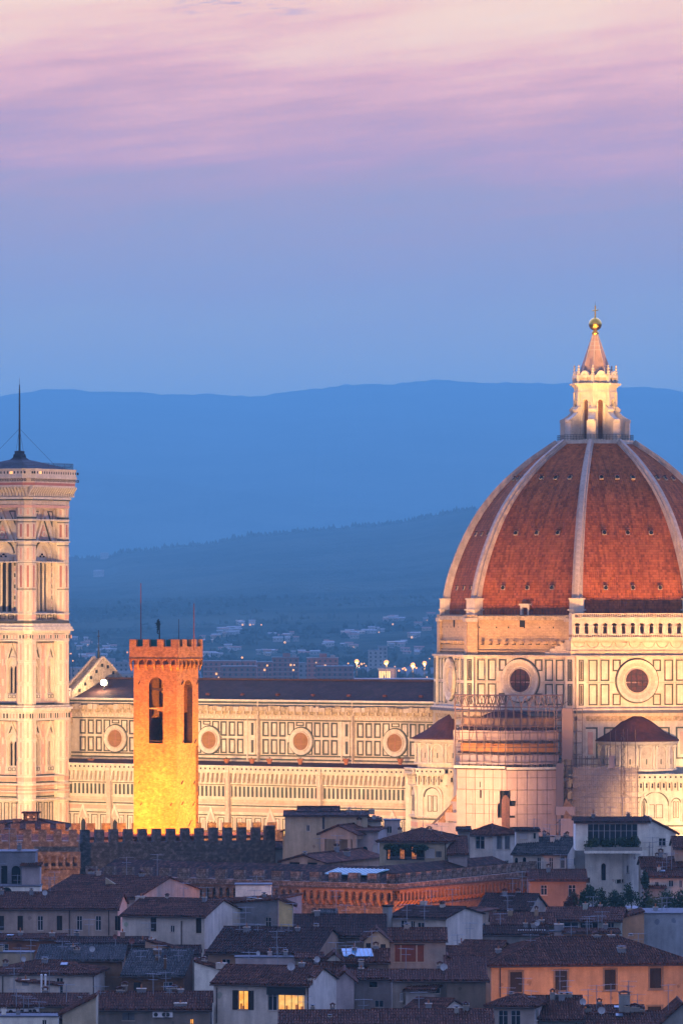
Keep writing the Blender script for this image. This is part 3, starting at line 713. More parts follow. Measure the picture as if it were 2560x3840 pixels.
for k in range(8):               # buttresses with scrolls
    m = MB(); A = radians(22.5 + 45 * k); e = (cos(A), sin(A)); tn = (-sin(A), cos(A))
    prof = [(lr(545), ly(2230)), (lr(545), ly(1960)), (lr(560), ly(1940)), (lr(560), ly(1905)), (lr(500), ly(1878)), (lr(430), ly(1830)), (lr(375), ly(1775)), (lr(372), ly(1700)), (lr(330), ly(1690)),
            (lr(300), ly(1700)), (lr(300), ly(1900)), (lr(420), ly(2010)), (lr(440), ly(2230))]
    W = .62
    m.slab([(e[0] * r - tn[0] * W, e[1] * r - tn[1] * W, z) for r, z in prof[:1] + prof[1:10] + [(lr(300), ly(2230))]], (tn[0] * 2 * W, tn[1] * 2 * W, 0), MARB)
    m.slab([(e[0] * r - tn[0] * .85, e[1] * r - tn[1] * .85, ly(2230)) for r in (lr(480), lr(548))][:1] + [(e[0] * lr(548) - tn[0] * .85, e[1] * lr(548) - tn[1] * .85, ly(2230)), (e[0] * lr(548) + tn[0] * .85, e[1] * lr(548) + tn[1] * .85, ly(2230)), (e[0] * lr(480) + tn[0] * .85, e[1] * lr(480) + tn[1] * .85, ly(2230))], (0, 0, ly(1925) - ly(2230)), MARB)
    c = (e[0] * lr(372), e[1] * lr(372), ly(1750)); rr = .42
    p0 = (c[0] - tn[0] * .7, c[1] - tn[1] * .7, c[2]); p1 = (c[0] + tn[0] * .7, c[1] + tn[1] * .7, c[2]); m.tube(p0, p1, rr, MARB, n=12)
    m.build('buttress', lan)
m = MB(); m.prism(octp(lr(330)), ly(1328), ly(1200), MARB2)
RC = lr(345)
for k in range(8):
    F = octface(m, RC, k); F.box(-.35, .35, ly(1300), ly(1215), .1, MARB2); F.ring(0, ly(1200), .35, .85, .28, MARB, -.35, 12, 0, pi); F.poly([(.35 * cos(pi * i / 8), ly(1200) + .35 * sin(pi * i / 8)) for i in range(9)], -.3, .1, MARB)
    F.box(-1.3, 1.3, ly(1240), ly(1198), .22, MARB)
    A = radians(22.5 + 45 * k); r = lr(330); p = (r * cos(A), r * sin(A), 0); B_ = .3
    m.box(p[0] - B_, p[0] + B_, p[1] - B_, p[1] + B_, ly(1330), ly(1195), MARB)
    m.lathe(p, [(.34, ly(1190)), (.34, ly(1170)), (.16, ly(1165)), (.30, ly(1150)), (.30, ly(1130)), (.13, ly(1120)), (.28, ly(1095)), (.13, ly(1075)), (.13, ly(1065)), (.23, ly(1050)), (.01, ly(1030))], 8, MARB)
m.build('crown_of_niches', lan)
CONE = stone('lantern_cone', (.52, .32, .24), (.34, .22, .17), .8, .8, .3, .5)
m = MB(); z0_, z1_ = ly(1200), ly(545); m.lathe((0, 0, 0), [(lr(260), z0_), (lr(225), ly(1060)), (lr(42), z1_)], 8, CONE, radians(22.5), radians(382.5))
for k in range(8):
    A = radians(22.5 + 45 * k); m.tube((lr(262) * cos(A), lr(262) * sin(A), z0_), (lr(42) * cos(A), lr(42) * sin(A), z1_), .12, MARB, .06)
for zy in (735, 800, 670): m.lathe((0, 0, 0), [(lr(42) + (lr(225) - lr(42)) * (zy - 545) / 515 + .05, ly(zy)), (lr(42) + (lr(225) - lr(42)) * (zy - 545) / 515 + .03, ly(zy - 10))], 8, MARB, radians(22.5), radians(382.5))
m.build('cone', lan)
m = MB(); m.lathe((0, 0, 0), [(.5, ly(555)), (.68, ly(540)), (.68, ly(505)), (.45, ly(500)), (.45, ly(480))], 16, GOLD); m.ball((0, 0, ly(383)), lr(104), GOLD, 20)
m.build('gilt_ball', lan, smooth=True)
m = MB(); m.box(-.16, .16, -.12, .12, ly(285), ly(92), GOLD); m.lathe((0, 0, 0), [(.3, ly(300)), (.2, ly(265))], 8, GOLD)
m.T = None
cr_ = MB(); cr_.tube((0, 0, ly(290)), (0, 0, ly(92)), .14, GOLD); cr_.tube((-.86, .5, ly(165)), (.86, -.5, ly(165)), .13, GOLD)
cr_.tube((0, 0, ly(95)), (0, 0, ly(30)), .025, IRON); cr_.lathe((0, 0, 0), [(.3, ly(300)), (.18, ly(262))], 8, GOLD)
cr_.build('cross', lan)
# exedrae (small domed apses) ------------------------------------------------------------------------
def exedra(ang, R, zb_, zt_, zap_):
    c = (28 * cos(ang), 28 * sin(ang)); ex = empty('exedra', (0, 0, 0)); ex.parent = cath
    m = MB(); m.lathe((*c, 0), [(R - .35, zb_ - 1), (R - .35, zt_ - .6)], 40, MARB)
    m.lathe((*c, 0), [(R + .35, zb_), (R + .35, zb_ + .35), (R, zb_ + .35)], 40, MARB); m.lathe((*c, 0), [(R, zt_ - .9), (R + .1, zt_ - .8), (R + .55, zt_ - .45), (R + .55, zt_ - .2), (R + .1, zt_)], 40, MARB)
    for i in range(9):
        a = ang + (i - 4) * radians(36) * .93 / 1.35
        F = Face(m, (c[0] + (R - .4) * cos(a), c[1] + (R - .4) * sin(a), 0), a)
        F.ring(0, zt_ - 2.0, .95, 1.2, .35, MARB, 0, 14, 0, pi); F.arch(-.95, .95, zb_ + .35, zt_ - 1.05, .12, MARB2); F.box(-.12, .12, zb_ + 1.2, zb_ + 2.2, .16, GREEN2)
        b = a + radians(12.4)
        for d in (-.045, .045):
            p = (c[0] + R * cos(b + d), c[1] + R * sin(b + d), 0); m.lathe(p, [(.24, zb_ + .35), (.24, zb_ + .6), (.17, zb_ + .65), (.16, zt_ - 1.5), (.3, zt_ - 1.1), (.3, zt_ - .85)], 8, MARB)
    m.build('niche_wall', ex)
    m = MB(); m.lathe((*c, 0), [(R + .75, zt_ - .1), (R + .6, zt_ + .15), (R * .72, zt_ + (zap_ - zt_) * .33), (R * .4, zt_ + (zap_ - zt_) * .72), (.5, zap_), (.01, zap_)], 24, EXET)
    m.build('roof', ex)
exedra(radians(-45), 7.4, zz(2893, 988), zz(2780, 988), zz(2679, 994))
exedra(radians(-135), 7.3, zz(2868, 1010), zz(2772, 1010), zz(2676, 1015))
# lower storey of the east end
def arcade(F, s0, s1, zt_, arches, mirror=False):
    """balustrade, corbel arcade, blind arches; zt_ = top of the balustrade"""
    F.box(s0, s1, zt_ - .2, zt_, 1.2, MARB); F.box(s0, s1, zt_ - .95, zt_ - .2, .95, MARB, .7); F.box(s0, s1, zt_ - 1.1, zt_ - .95, 1.25, MARB)
    x = s0 + .5
    while x < s1 - .3: F.box(x - .17, x + .17, zt_ - .75, zt_ - .4, 1.0, DARK); x += 1.0
    x = s0 + .3
    while x < s1 - .9:
        F.box(x - .15, x + .15, zt_ - 3.1, zt_ - 1.1, .7, MARB); F.wall(x + .15, x + .95, zt_ - 2.1, zt_ - 1.1, [(x + .2, x + .9, zt_ - 2.1, zt_ - 1.4, 1)], .5, MARB, base=.8); F.arch(x + .4, x + .72, zt_ - 2.6, zt_ - 1.7, .06, DARK); x += 1.1
    F.box(s0, s1, zt_ - 3.4, zt_ - 3.15, .5, MARB)
    for c, r in arches:
        z = zt_ - 5.3 - max(0, r - 1.8) * .6
        F.ring(c, z - .1, r, r + .45, .35, MARB, 0, 20, 0, pi); F.ring(c, z - .1, r - .22, r, .12, GREEN, 0, 20, 0, pi)
        for sg in (-1, 1): F.box(c + sg * (r + .22) - .2, c + sg * (r + .22) + .2, zt_ - 9, z, .3, MARB)
        F.arch(c - r + .25, c + r - .25, zt_ - 8.6, z - .1 + r - .25, .05, MARB); 
        F.rim(c - r * .55, c - .1, zt_ - 8.2, z + .2, .12, .12, GREEN2); F.rim(c + .1, c + r * .55, zt_ - 8.2, z + .2, .12, .12, GREEN2)
    F.box(s0, s1, zt_ - 9.3, zt_ - 8.9, .5, MARB)
    for a, b, mt in ((9.8, 9.5, GREEN), (11.2, 10.3, PINK), (12.0, 11.6, GREEN), (13.6, 12.9, PINK), (14.4, 14.1, GREEN)): F.box(s0, s1, zt_ - a, zt_ - b, .1, mt)
    x = s0 + .4
    while x < s1 - 1.2: F.rim(x, x + 1.0, 1, zt_ - 14.8, .14, .1, GREEN2); x += 1.5
m = MB(); zt_ = zz(2903, 987); hb = 16
d_ = radians(-45); u_ = (sin(radians(45)), cos(radians(45)))
e = (cos(d_), sin(d_)); t_ = (-sin(d_), cos(d_))
P_ = lambda r, s_: (e[0] * r + t_[0] * s_, e[1] * r + t_[1] * s_)
m.prism([P_(20, -hb), P_(38, -hb), P_(38, hb), P_(20, hb)], 0, zt_ - 1.1, MARB)
F = Face(m, (*P_(38, 0), 0), d_); arcade(F, -hb, hb, zt_, [(-11, 2.4), (-6, 2.4), (-2.0, 1.2), (.8, 2.7), (4.8, 1.0), (8.5, 2.4), (13, 2.0)])
m.build('east_base_wall', cath)
m = MB(); c = (28 * cos(radians(-135)), 28 * sin(radians(-135))); R8 = 8.5
m.prism([(c[0] + x, c[1] + y) for x, y in octp(R8)], 0, zz(2905, 1008) + .2, MARB)
for k in (6, 7, 5):
    F = Face(m, (c[0] + R8 * AP * cos(radians(45 * k)), c[1] + R8 * AP * sin(radians(45 * k)), 0), radians(45 * k)); h_ = R8 * sin(radians(22.5))
    arcade(F, -h_, h_, zz(2885, 1006), [(0, 1.9)])
m.box(-28, -12, -24, -8, 0, zz(2905, 1008), MARB)
m.build('west_base_wall', cath)
m = MB(); m.prism([(x * .33, y * .33 - 34) for x, y in octp(30)], 0, 33, MARB2); m.box(-8, 8, -35, -20, 0, 33, MARB2)
m.lathe((0, -34, 0), [(9.6, 33), (6, 35), (3, 36.2), (.2, 36.8)], 8, EXET, radians(22.5), radians(382.5))
m.build('south_tribune', cath)

# ------------------------------------------------------------------ scaffolding round the tribune
scw = CA.o + CA.B * -34.4 + CA.U * 2.3
scaf = empty('scaffolding', tuple(scw), ROT, label='steel scaffolding with pale sheeting wrapped round the apse below the dome', cat='scaffolding')
sq = lambda py: zz(py, 985)
def scp(R):            # plan of the scaffold: two faces that meet in an edge towards the viewer, and returns
    V = [(R * cos(radians(t)), R * sin(radians(t))) for t in (-112.5, -67.5, -22.5)]
    return [(V[0][0] - 4.5, V[0][1] + 7.8)] + V + [(V[2][0] - 4.5, V[2][1] + 7.8)]
def ring_sheet(mb, R, z0_, z1_, mat, jit=.0, n=6):
    pts = scp(R)
    for k, (a, b) in enumerate(zip(pts, pts[1:])):
        for j in range(n):
            p = [(a[0] + (b[0] - a[0]) * t, a[1] + (b[1] - a[1]) * t) for t in (j / n, (j + 1) / n)]
            w = 1 + random.uniform(0, .012); top = z1_ + random.uniform(-jit, 0)
            mb.slab([(p[0][0] * w, p[0][1] * w, z0_ + random.uniform(-jit, jit)), (p[1][0], p[1][1], z0_ + random.uniform(-jit, jit)), (p[1][0], p[1][1], top), (p[0][0] * w, p[0][1] * w, top)], (-p[0][0] * .006, -p[0][1] * .006, 0), mat)
random.seed(11)
Rs = 13.7; P5 = scp(Rs); zt0 = sq(2883); EL = hypot(P5[1][0] - P5[2][0], P5[1][1] - P5[2][1])
FLf = lambda mb: Face(mb, (P5[1][0], P5[1][1], 0), radians(-90)); FRf = lambda mb: Face(mb, (P5[2][0], P5[2][1], 0), radians(-45))
m = MB(); ring_sheet(m, Rs, sq(2962), zt0, SHEETL)
F = FLf(m); G = FRf(m)                 # below that the sheet is torn open along the front edge
for a, b, z0_, z1_ in ((0, EL - 1.7, 0, 2963), (EL - 1.7, EL - 1.2, 3010, 2963), (EL - 1.7, EL - .8, 3098, 3064)):
    n = max(1, int((b - a) / 1.6))
    for q_ in range(n): F.box(a + (b - a) * q_ / n, a + (b - a) * (q_ + 1) / n - .02, sq(z0_) if z0_ else 0, sq(z1_), .04 + .05 * (q_ % 2), SHEETL)
for a, b, z0_, z1_ in ((1.9, EL, 0, 2963), (.9, 1.9, 3000, 2963), (.8, 1.9, 3056, 3020), (.8, 1.9, 3098, 3064)):
    n = max(1, int((b - a) / 1.6))
    for q_ in range(n): G.box(a + (b - a) * q_ / n, a + (b - a) * (q_ + 1) / n - .02, sq(z0_) if z0_ else 0, sq(z1_), .04 + .05 * (q_ % 2), SHEETL)
for a, b in ((P5[0], P5[1]), (P5[3], P5[4])): m.slab([(*a, 0), (*b, 0), (*b, sq(2962)), (*a, sq(2962))], (.05, 0, 0), SHEETP)
m.build('lower_sheet', scaf)
m = MB()                              # poles and lashings pressing through the sheet
for F in (FLf(m), FRf(m)):
    for j in range(6):
        s_ = EL * j / 5.5 + .2; m.tube(F.P(s_, 0 if 1.9 < s_ < EL - 1.8 or F is None else sq(2960), .14), F.P(s_, zt0 + .3, .14), .05, STEEL, n=4)
    for z in (sq(2960), sq(2915)): m.tube(F.P(0, z, .14), F.P(EL, z, .14), .035, STEEL, n=4)
    for z in (sq(3050), sq(3015)): m.tube(F.P(1.9, z, .14), F.P(EL - 1.8, z, .14), .035, STEEL, n=4)
m.build('sheet_poles', scaf)
m = MB(); F = FLf(m); G = FRf(m); OB = brickm('old_brick_strip', (.17, .06, .045), (.12, .045, .035), (.14, .09, .07), .4, .14)
F.poly([(EL - .9, 0), (EL, 0), (EL, sq(2978)), (EL - .5, sq(2984)), (EL - .9, sq(2998))], -.5, -.05, OB); G.poly([(0, 0), (.75, 0), (.75, sq(2996)), (.4, sq(2984)), (0, sq(2978))], -.5, -.05, OB)
F.box(EL - 1.75, EL - .9, 0, sq(2964), -.9, DARK, -1.0); G.box(.75, 1.95, 0, sq(2964), -.9, DARK, -1.0)
for a, c_, d2 in ((5.0, 2952, 2930), (5.05, 2992, 2960)): F.arch(a, a + .35, sq(c_), sq(d2), .12, DARK)
m.build('torn_gap', scaf)
for r_, a, b, mt, nm, jt in ((13.0, 2866, 2827, SHEETP, 'lilac_sheet_tier', .12), (12.7, 2822, 2787, SHEETO, 'orange_board_tier', .05), (12.9, 2778, 2738, SHEETL, 'pale_sheet_tier', .12), (11.9, 2728, 2692, stone('tan_boards', (.30, .18, .13), (.20, .12, .09), .6, .8, .2, .3), 'tan_board_tier', .1)):
    m = MB(); ring_sheet(m, r_, sq(a), sq(b), mt, jt); m.build(nm, scaf)
m = MB()
F = FLf(m); G = FRf(m); F.box(-.3, EL + .1, sq(2880), sq(2871), .5, MARB); G.box(.1, EL + .5, sq(2884), sq(2875), .5, MARB); F.box(-.3, EL, sq(2884), sq(2880), .25, WOOD); G.box(0, EL + .4, sq(2888), sq(2884), .25, WOOD); m.build('canopy_edge', scaf)
m = MB()
for r_ in (14.1, 12.4):
    pts = scp(r_)
    for a, b in zip(pts, pts[1:]):
        for j in range(7):
            t = j / 7; p = (a[0] + (b[0] - a[0]) * t, a[1] + (b[1] - a[1]) * t); m.tube((*p, sq(2884)), (*p, sq(2650)), .085, STEEL, n=4)
        z = sq(2884)
        while z < sq(2650): m.tube((*a, z), (*b, z), .07, STEEL, n=4); z += 1.35
        for j in range(0, 7, 2): p, q_ = [(a[0] + (b[0] - a[0]) * t, a[1] + (b[1] - a[1]) * t) for t in (j / 7, (j + 1) / 7)]; m.tube((*p, sq(2800)), (*q_, sq(2700)), .05, STEEL, n=4)
m.build('tube_frame', scaf)
m = MB()
for z, r_ in ((2733, 12.9), (2783, 13.4), (2824, 13.5), (2690, 12.4)):
    pts = scp(r_)
    for a, b in zip(pts, pts[1:]): m.slab([(*a, sq(z)), (*b, sq(z)), (b[0] * .93, b[1] * .93, sq(z)), (a[0] * .93, a[1] * .93, sq(z))], (0, 0, .12), WOOD)
m.build('plank_deck', scaf)
m = MB()                              # lattice girder on top
pts = scp(14.2)
za, zb2 = sq(2650), sq(2606)
for a, b in zip(pts, pts[1:]):
    for z in (za, zb2): m.tube((*a, z), (*b, z), .12, STEEL, n=4)
    for rr in (1.0, .9):
        for j in range(7):
            p = [((a[0] + (b[0] - a[0]) * t) * rr, (a[1] + (b[1] - a[1]) * t) * rr) for t in (j / 7, (j + .5) / 7, (j + 1) / 7)]
            m.tube((*p[0], za), (*p[1], zb2), .085, STEEL, n=4); m.tube((*p[1], zb2), (*p[2], za), .085, STEEL, n=4)
m.build('lattice_girder', scaf)
# stair tower on the right of it, and stepped sheets low left and right
m = MB(); fr = Frame(scw.x, scw.y, ROT)
def tx(px, yy): return fr.hit(px, 2850, 'y', yy)[0]
x0_, x1_ = tx(2085, -7), tx(2146, -7)
for yy in (-7, -3.5):
    for x in np.linspace(x0_, x1_, 4): m.tube((x, yy, 0), (x, yy, sq(2655)), .07, STEEL, n=4)
z = 12
while z < sq(2655):
    for yy in (-7, -3.5): m.tube((x0_, yy, z), (x1_, yy, z), .05, STEEL, n=4)
    m.tube((x0_, -7, z), (x1_, -7, z + 2.1), .05, STEEL, n=4); m.box(x0_, x1_, -6.9, -3.6, z - .06, z, RUB); z += 2.1
m.build('stair_tower', scaf)
m = MB(); x2_ = tx(2106, -7.1); m.box(x2_, x1_, -7.14, -7.1, sq(2845), sq(2655), NETD); m.box(x0_, x2_ + .3, -7.14, -7.1, sq(3030), sq(2860), NETD); m.build('stair_tower_net', scaf)
for i, (a, b, t) in enumerate(((1690, 1722, 3010), (1668, 1722, 3052), (1640, 1722, 3090), (2082, 2150, 3020), (2100, 2150, 3064))):
    m = MB(); yy = -9 - .3 * i if a < 2000 else -8.4 - .3 * i; m.box(tx(a, yy), tx(b, yy), yy, yy + .5, 0 if i in (2, 4) else sq(t + 32), sq(t), SHEETP if i in (0, 2) else SHEETL)
    m.slab([(tx(a, yy) - .2, yy + .2, sq(t)), (tx(a, yy) + 1.4, yy + .2, sq(t)), (tx(a, yy) + 1.4, yy + .2, sq(t) + 1.7)] if a < 2000 else [(tx(b, yy) - 2.4, yy + .2, sq(t)), (tx(b, yy) - .3, yy + .2, sq(t)), (tx(b, yy) - 1.8, yy + .2, sq(t) + 1.5)], (0, .3, 0), BRICK)
    m.build('stepped_sheet', scaf)
m = MB(); m.box(tx(1600, -8) , tx(1740, -8), -8.4, -1, 0, sq(3100), SHEETP); m.build('side_sheet', scaf)
# sloping rubbish chute on the left
m = MB(); a = CA.hit(1560, 3105, 'y', -42); b = CA.hit(1690, 2975, 'y', -40)
m.tube((a[0], a[1] + 35, a[2]), (b[0], b[1] + 35, b[2]), .22, STEEL, n=6)
for t in (.3, .6, .9):
    p = Vector(a).lerp(Vector(b), t); m.tube((p.x, p.y + 35, 8), (p.x, p.y + 35, p.z), .06, STEEL, n=4)
m.build('loading_ramp', scaf)
# second scaffold, netted, before the right-hand apse
fr2w = CA.o + CA.U * 14 + CA.B * -41
sc2 = empty('netted_scaffold', tuple(fr2w), radians(-15), label='brown netted scaffold standing in front of the right-hand apse', cat='scaffolding')
f3 = Frame(fr2w.x, fr2w.y, radians(-15)); yv = 0
t3 = lambda px, yy=0: f3.hit(px, 2950, 'y', yy)[0]; s3 = lambda py: f3.hit(2265, py, 'y', 0)[2]
m = MB(); a, b = t3(2147), t3(2388)
for yy in (0, 1.4):
    for x in np.arange(a, b + .1, 1.18): m.tube((x, yy, 0), (x, yy, s3(2836) if x < t3(2300) else s3(2872)), .075, STEEL, n=4)
    for i, z in enumerate(np.arange(2, s3(2838), 1.0)): m.tube((a, yy, z), (b if z < s3(2872) else t3(2300), yy, z), .06, STEEL, n=4)
for px in (2280, 2300, 2330, 2345, 2375):
    m.tube((t3(px), 1.4, s3(2880)), (t3(px), 1.4, s3(2735)), .05, STEEL, n=4)
xm = t3(2335); 
for dx in (-.35, .35): m.tube((xm + dx, -.2, 0), (xm + dx, -.2, s3(2765)), .06, STEEL, n=4)
z = 3
while z < s3(2770): m.tube((xm - .35, -.2, z), (xm + .35, -.2, z + .7), .04, STEEL, n=4); m.tube((xm + .35, -.2, z + .7), (xm - .35, -.2, z + 1.4), .04, STEEL, n=4); z += 1.4
m.build('tube_frame', sc2)
m = MB()
for i in range(11):
    x0_, x1_ = a + (b - a) * i / 11, a + (b - a) * (i + 1) / 11; m.box(x0_, x1_ - .02, -.16 - .03 * (i % 2), -.12 - .03 * (i % 2), 0, s3(2878) + .12 * (i % 3), NET)
m.build('debris_net', sc2)
m = MB(); m.box(t3(2283), t3(2302), -.3, .3, s3(2880), s3(2833), SHEETL); m.build('white_sheet', sc2)

# floodlight burning on the nave roof
m = MB(); p = CA.hit(392, 2560, 'y', -7.4)
fl = empty('floodlight_fixture', tuple(CA.o + CA.U * p[0] + CA.B * -7.4 + Vector((0, 0, p[2]))), ROT, label='glaring white floodlight burning on the dark nave roof beside the gable', cat='floodlight')
m.tube((0, 0, -1.6), (0, 0, -.5), .12, IRON); m.box(-.6, .6, .2, .7, -.6, .6, IRON); m.build('housing', fl)
m = MB(); m.lathe((0, 0, 0), [(.01, 0), (.95, 0), (1.1, -.3)], 20, LAMPW)
m = MB(); f_ = Face(m, (0, -.02, 0), S); m.ball((0, -.2, 0), .6, LAMPW, 14); m.build('lens', fl)
lp = Vector(CA.o + CA.U * (p[0] - .3) + CA.B * -8.4 + Vector((0, 0, p[2])))
lamp('POINT', tuple(lp), (0, 0, 0), (1, .72, .42), 3500, .5)
# ------------------------------------------------------------------ the bell tower
ne = CA.hit(262, 2750, 'y', -20.3)           # its north-east edge as seen beside the aisle
TW = 14.3; SEc = CA.o + CA.U * ne[0] + CA.B * (-20.3 - TW)
bell = empty('bell_tower', tuple(SEc + CA.U * (-TW / 2) + CA.B * (TW / 2)), ROT, label='tall square bell tower of white, pink and green marble beside the cathedral', cat='tower')
bf = Frame(bell.location.x, bell.location.y, ROT); H = TW / 2
zb_ = lambda py: bf.hit(187, py, 'x', H)[2]
CH = H - 1.5                                  # half width of the walls between the corner buttresses
def four(mb, R): return [Face(mb, (R * cos(a), R * sin(a), 0), a) for a in (S, 0, pi / 2, pi)]
BT = zb_(1878)
def windows(kind):
    if kind == 'tall': return [(-2.1, 2.1, zb_(2296), zb_(2046), 2)]
    return [(c - 1.02, c + 1.02, b, t, 2) for c in (-2.35, 2.35) for b, t in [kind]]
st2, st1 = (zb_(2600), zb_(2468)), (zb_(2872), zb_(2750))
m = MB()
for F in four(m, CH):
    hs = windows('tall') + windows(st2) + windows(st1)
    F.wall(-CH, CH, 0, BT, hs, 1.5, MARB, MARB2)
    # storey of the tall window: steep gable over it
    a, b = zb_(2046), zb_(1914)
    def gable(c, w, z0_, z1_, t, d, mat):
        F.poly([(c - w, z0_), (c - w + t, z0_), (c, z1_ - t * 2.2), (c, z1_)], 0.02, d, mat); F.poly([(c + w, z0_), (c, z1_), (c, z1_ - t * 2.2), (c + w - t, z0_)], 0.02, d, mat)
    gable(0, 3.3, zb_(2040), zb_(1912), .55, .55, MARB); gable(0, 2.6, zb_(2030), zb_(1930), .3, .3, GREEN)
    F.poly([(-1.3, zb_(2022)), (1.3, zb_(2022)), (0, zb_(1968))], 0, .2, PINK); F.ring(0, zb_(2004), .45, .7, .35, MARB, .1, 14)
    F.ring(0, zb_(2080), 2.2, 2.7, .35, MARB, 0, 16, .1, pi - .1); F.ring(0, zb_(2080), 2.7, 2.95, .2, GREEN, 0, 16, .1, pi - .1)
    for sg in (-1, 1):
        F.poly([(sg * 1.5, zb_(1916)), (sg * 3.2, zb_(1916)), (sg * 3.2, zb_(1975))], 0, .12, GREEN); F.poly([(sg * 1.9, zb_(1920)), (sg * 2.9, zb_(1920)), (sg * 2.9, zb_(1955))], 0.1, .18, MARB)
        F.box(sg * 3.5 - .22, sg * 3.5 + .22, zb_(2300), zb_(1912), .3, MARB); F.box(sg * 2.45 - .14, sg * 2.45 + .14, zb_(2296), zb_(2088), .3, MARB2)
        for k in range(9): F.box(sg * 2.95 - .2, sg * 2.95 + .2, zb_(2290 - k * 21), zb_(2276 - k * 21), .08, PINK if k % 2 else GREEN2)
        for k in range(4): F.box(sg * 4.7 - .35, sg * 4.7 + .35, zb_(2290 - k * 90), zb_(2225 - k * 90), .12, PINK); F.rim(sg * 4.7 - .6, sg * 4.7 + .6, zb_(2298 - k * 90), zb_(2218 - k * 90), .12, .16, GREEN2)
    F.box(-CH, CH, zb_(2327), zb_(2300), .12, MARB)
    for k in range(5): F.rim(-4.6 + k * 2.0, -3.3 + k * 2.0, zb_(2322), zb_(2304), .15, .2, GREEN2)
    # the two storeys of paired windows
    for (wz0, wz1), zlo, zhi in ((st2, 2640, 2406), (st1, 2908, 2700)):
        F.rim(-5.1, 5.1, zb_(zlo), zb_(zhi), .22, .15, GREEN)
        for c in (-2.35, 2.35):
            zg = wz1 - 1.3; apx_ = zb_(zhi + 3)
            gable(c, 1.75, zg, apx_, .3, .45, MARB); gable(c, 1.35, zg + .4, apx_ - .7, .2, .22, GREEN2)
            F.ring(c, wz1 - 1.15, 1.1, 1.4, .3, MARB, 0, 14, .15, pi - .15); F.rim(c - 2.05, c + 2.05, zb_(zlo) + .35, zb_(zhi) - .3, .12, .12, PINK)
            for sg in (-1, 1): F.box(c + sg * 1.28 - .13, c + sg * 1.28 + .13, wz0 - .4, wz1 - 1, .3, MARB); F.box(c + sg * 1.65 - .12, c + sg * 1.65 + .12, wz0, wz1 - 1, .08, PINK)
            for j in range(4): F.poly([(c - 1.5 + j * .1, 0)] * 0 + [(c - .3, apx_ - 1.0), (c + .3, apx_ - 1.0), (c, apx_ - .35)], 0, .3, PINK) if j == 0 else None
            F.box(c - 1.25, c + 1.25, wz0 - 1.0, wz0 - .1, .28, MARB); F.rim(c - .9, c - .1, wz0 - .9, wz0 - .25, .1, .34, GREEN2); F.rim(c + .1, c + .9, wz0 - .9, wz0 - .25, .1, .34, GREEN2)
        for k in range(3):
            zt3 = zb_(zhi + 8 + k * 75); F.box(-.28, .28, zt3 - 3.0, zt3 - .4, .12, PINK)
        for sg in (-1, 1):
            for k in range(3): zt3 = zb_(zhi + 8 + k * 75); F.box(sg * 4.75 - .2, sg * 4.75 + .2, zt3 - 3.0, zt3 - .4, .12, PINK)
    # lower zone
    for a_, b_, mt, d in ((2934, 2930, GREEN, .12), (2928, 2912, PINK, .08), (2950, 2944, PINK, .1), (2962, 2955, PINK, .1), (2976, 2970, PINK, .1), (2990, 2984, GREEN, .12)): F.box(-CH, CH, zb_(a_), zb_(b_), d, mt)
    for k in range(6):
        c = -4.6 + k * 1.84; F.rim(c - .62, c + .62, zb_(3090), zb_(3008), .14, .12, GREEN2); F.arch(c - .3, c + .3, zb_(3075), zb_(3022), .14, MARB2)
m.build('wall', bell)
# corner buttresses with vertical inlay
for cx_, cy_ in ((CH, -CH), (CH, CH), (-CH, -CH), (-CH, CH)):
    m = MB(); R = 1.95; m.prism([(cx_ + x, cy_ + y) for x, y in octp(R)], 0, BT + .3, MARB)
    for k in range(8):
        a = radians(45 * k); F = Face(m, (cx_ + R * AP * cos(a), cy_ + R * AP * sin(a), 0), a); w = R * sin(radians(22.5))
        nx_ = (abs(cx_ + (R + .5) * cos(a)), abs(cy_ + (R + .5) * sin(a)))
        if max(nx_) < CH + .6: continue
        for t, b in ((1906, 1936), (1962, 2019), (2050, 2104), (2116, 2207), (2213, 2296), (2410, 2480), (2486, 2560), (2566, 2638), (2702, 2770), (2776, 2845), (2850, 2906), (3008, 3090)):
            dk = RED if (t in (1962, 2116)) else PINK
            F.box(-.22, .22, zb_(b) + .25, zb_(t) - .25, .07, dk); F.rim(-w + .06, w - .06, zb_(b), zb_(t), .1, .05, MARB2)
        for t, b in ((1939, 1946), (1957, 1960), (2022, 2027), (2044, 2047), (2108, 2112), (2208, 2211), (2300, 2303)): F.box(-w, w, zb_(b), zb_(t), .06, GREEN)
        F.box(-w, w, zb_(2322), zb_(2306), .05, PINK); F.box(-.2, .2, zb_(2398), zb_(2380), .06, PINK)
        for t, b in ((2928, 2912), (2950, 2944), (2962, 2955), (2976, 2970)): F.box(-w, w, zb_(t), zb_(b), .05, PINK)
    m.build('corner_buttress', bell)
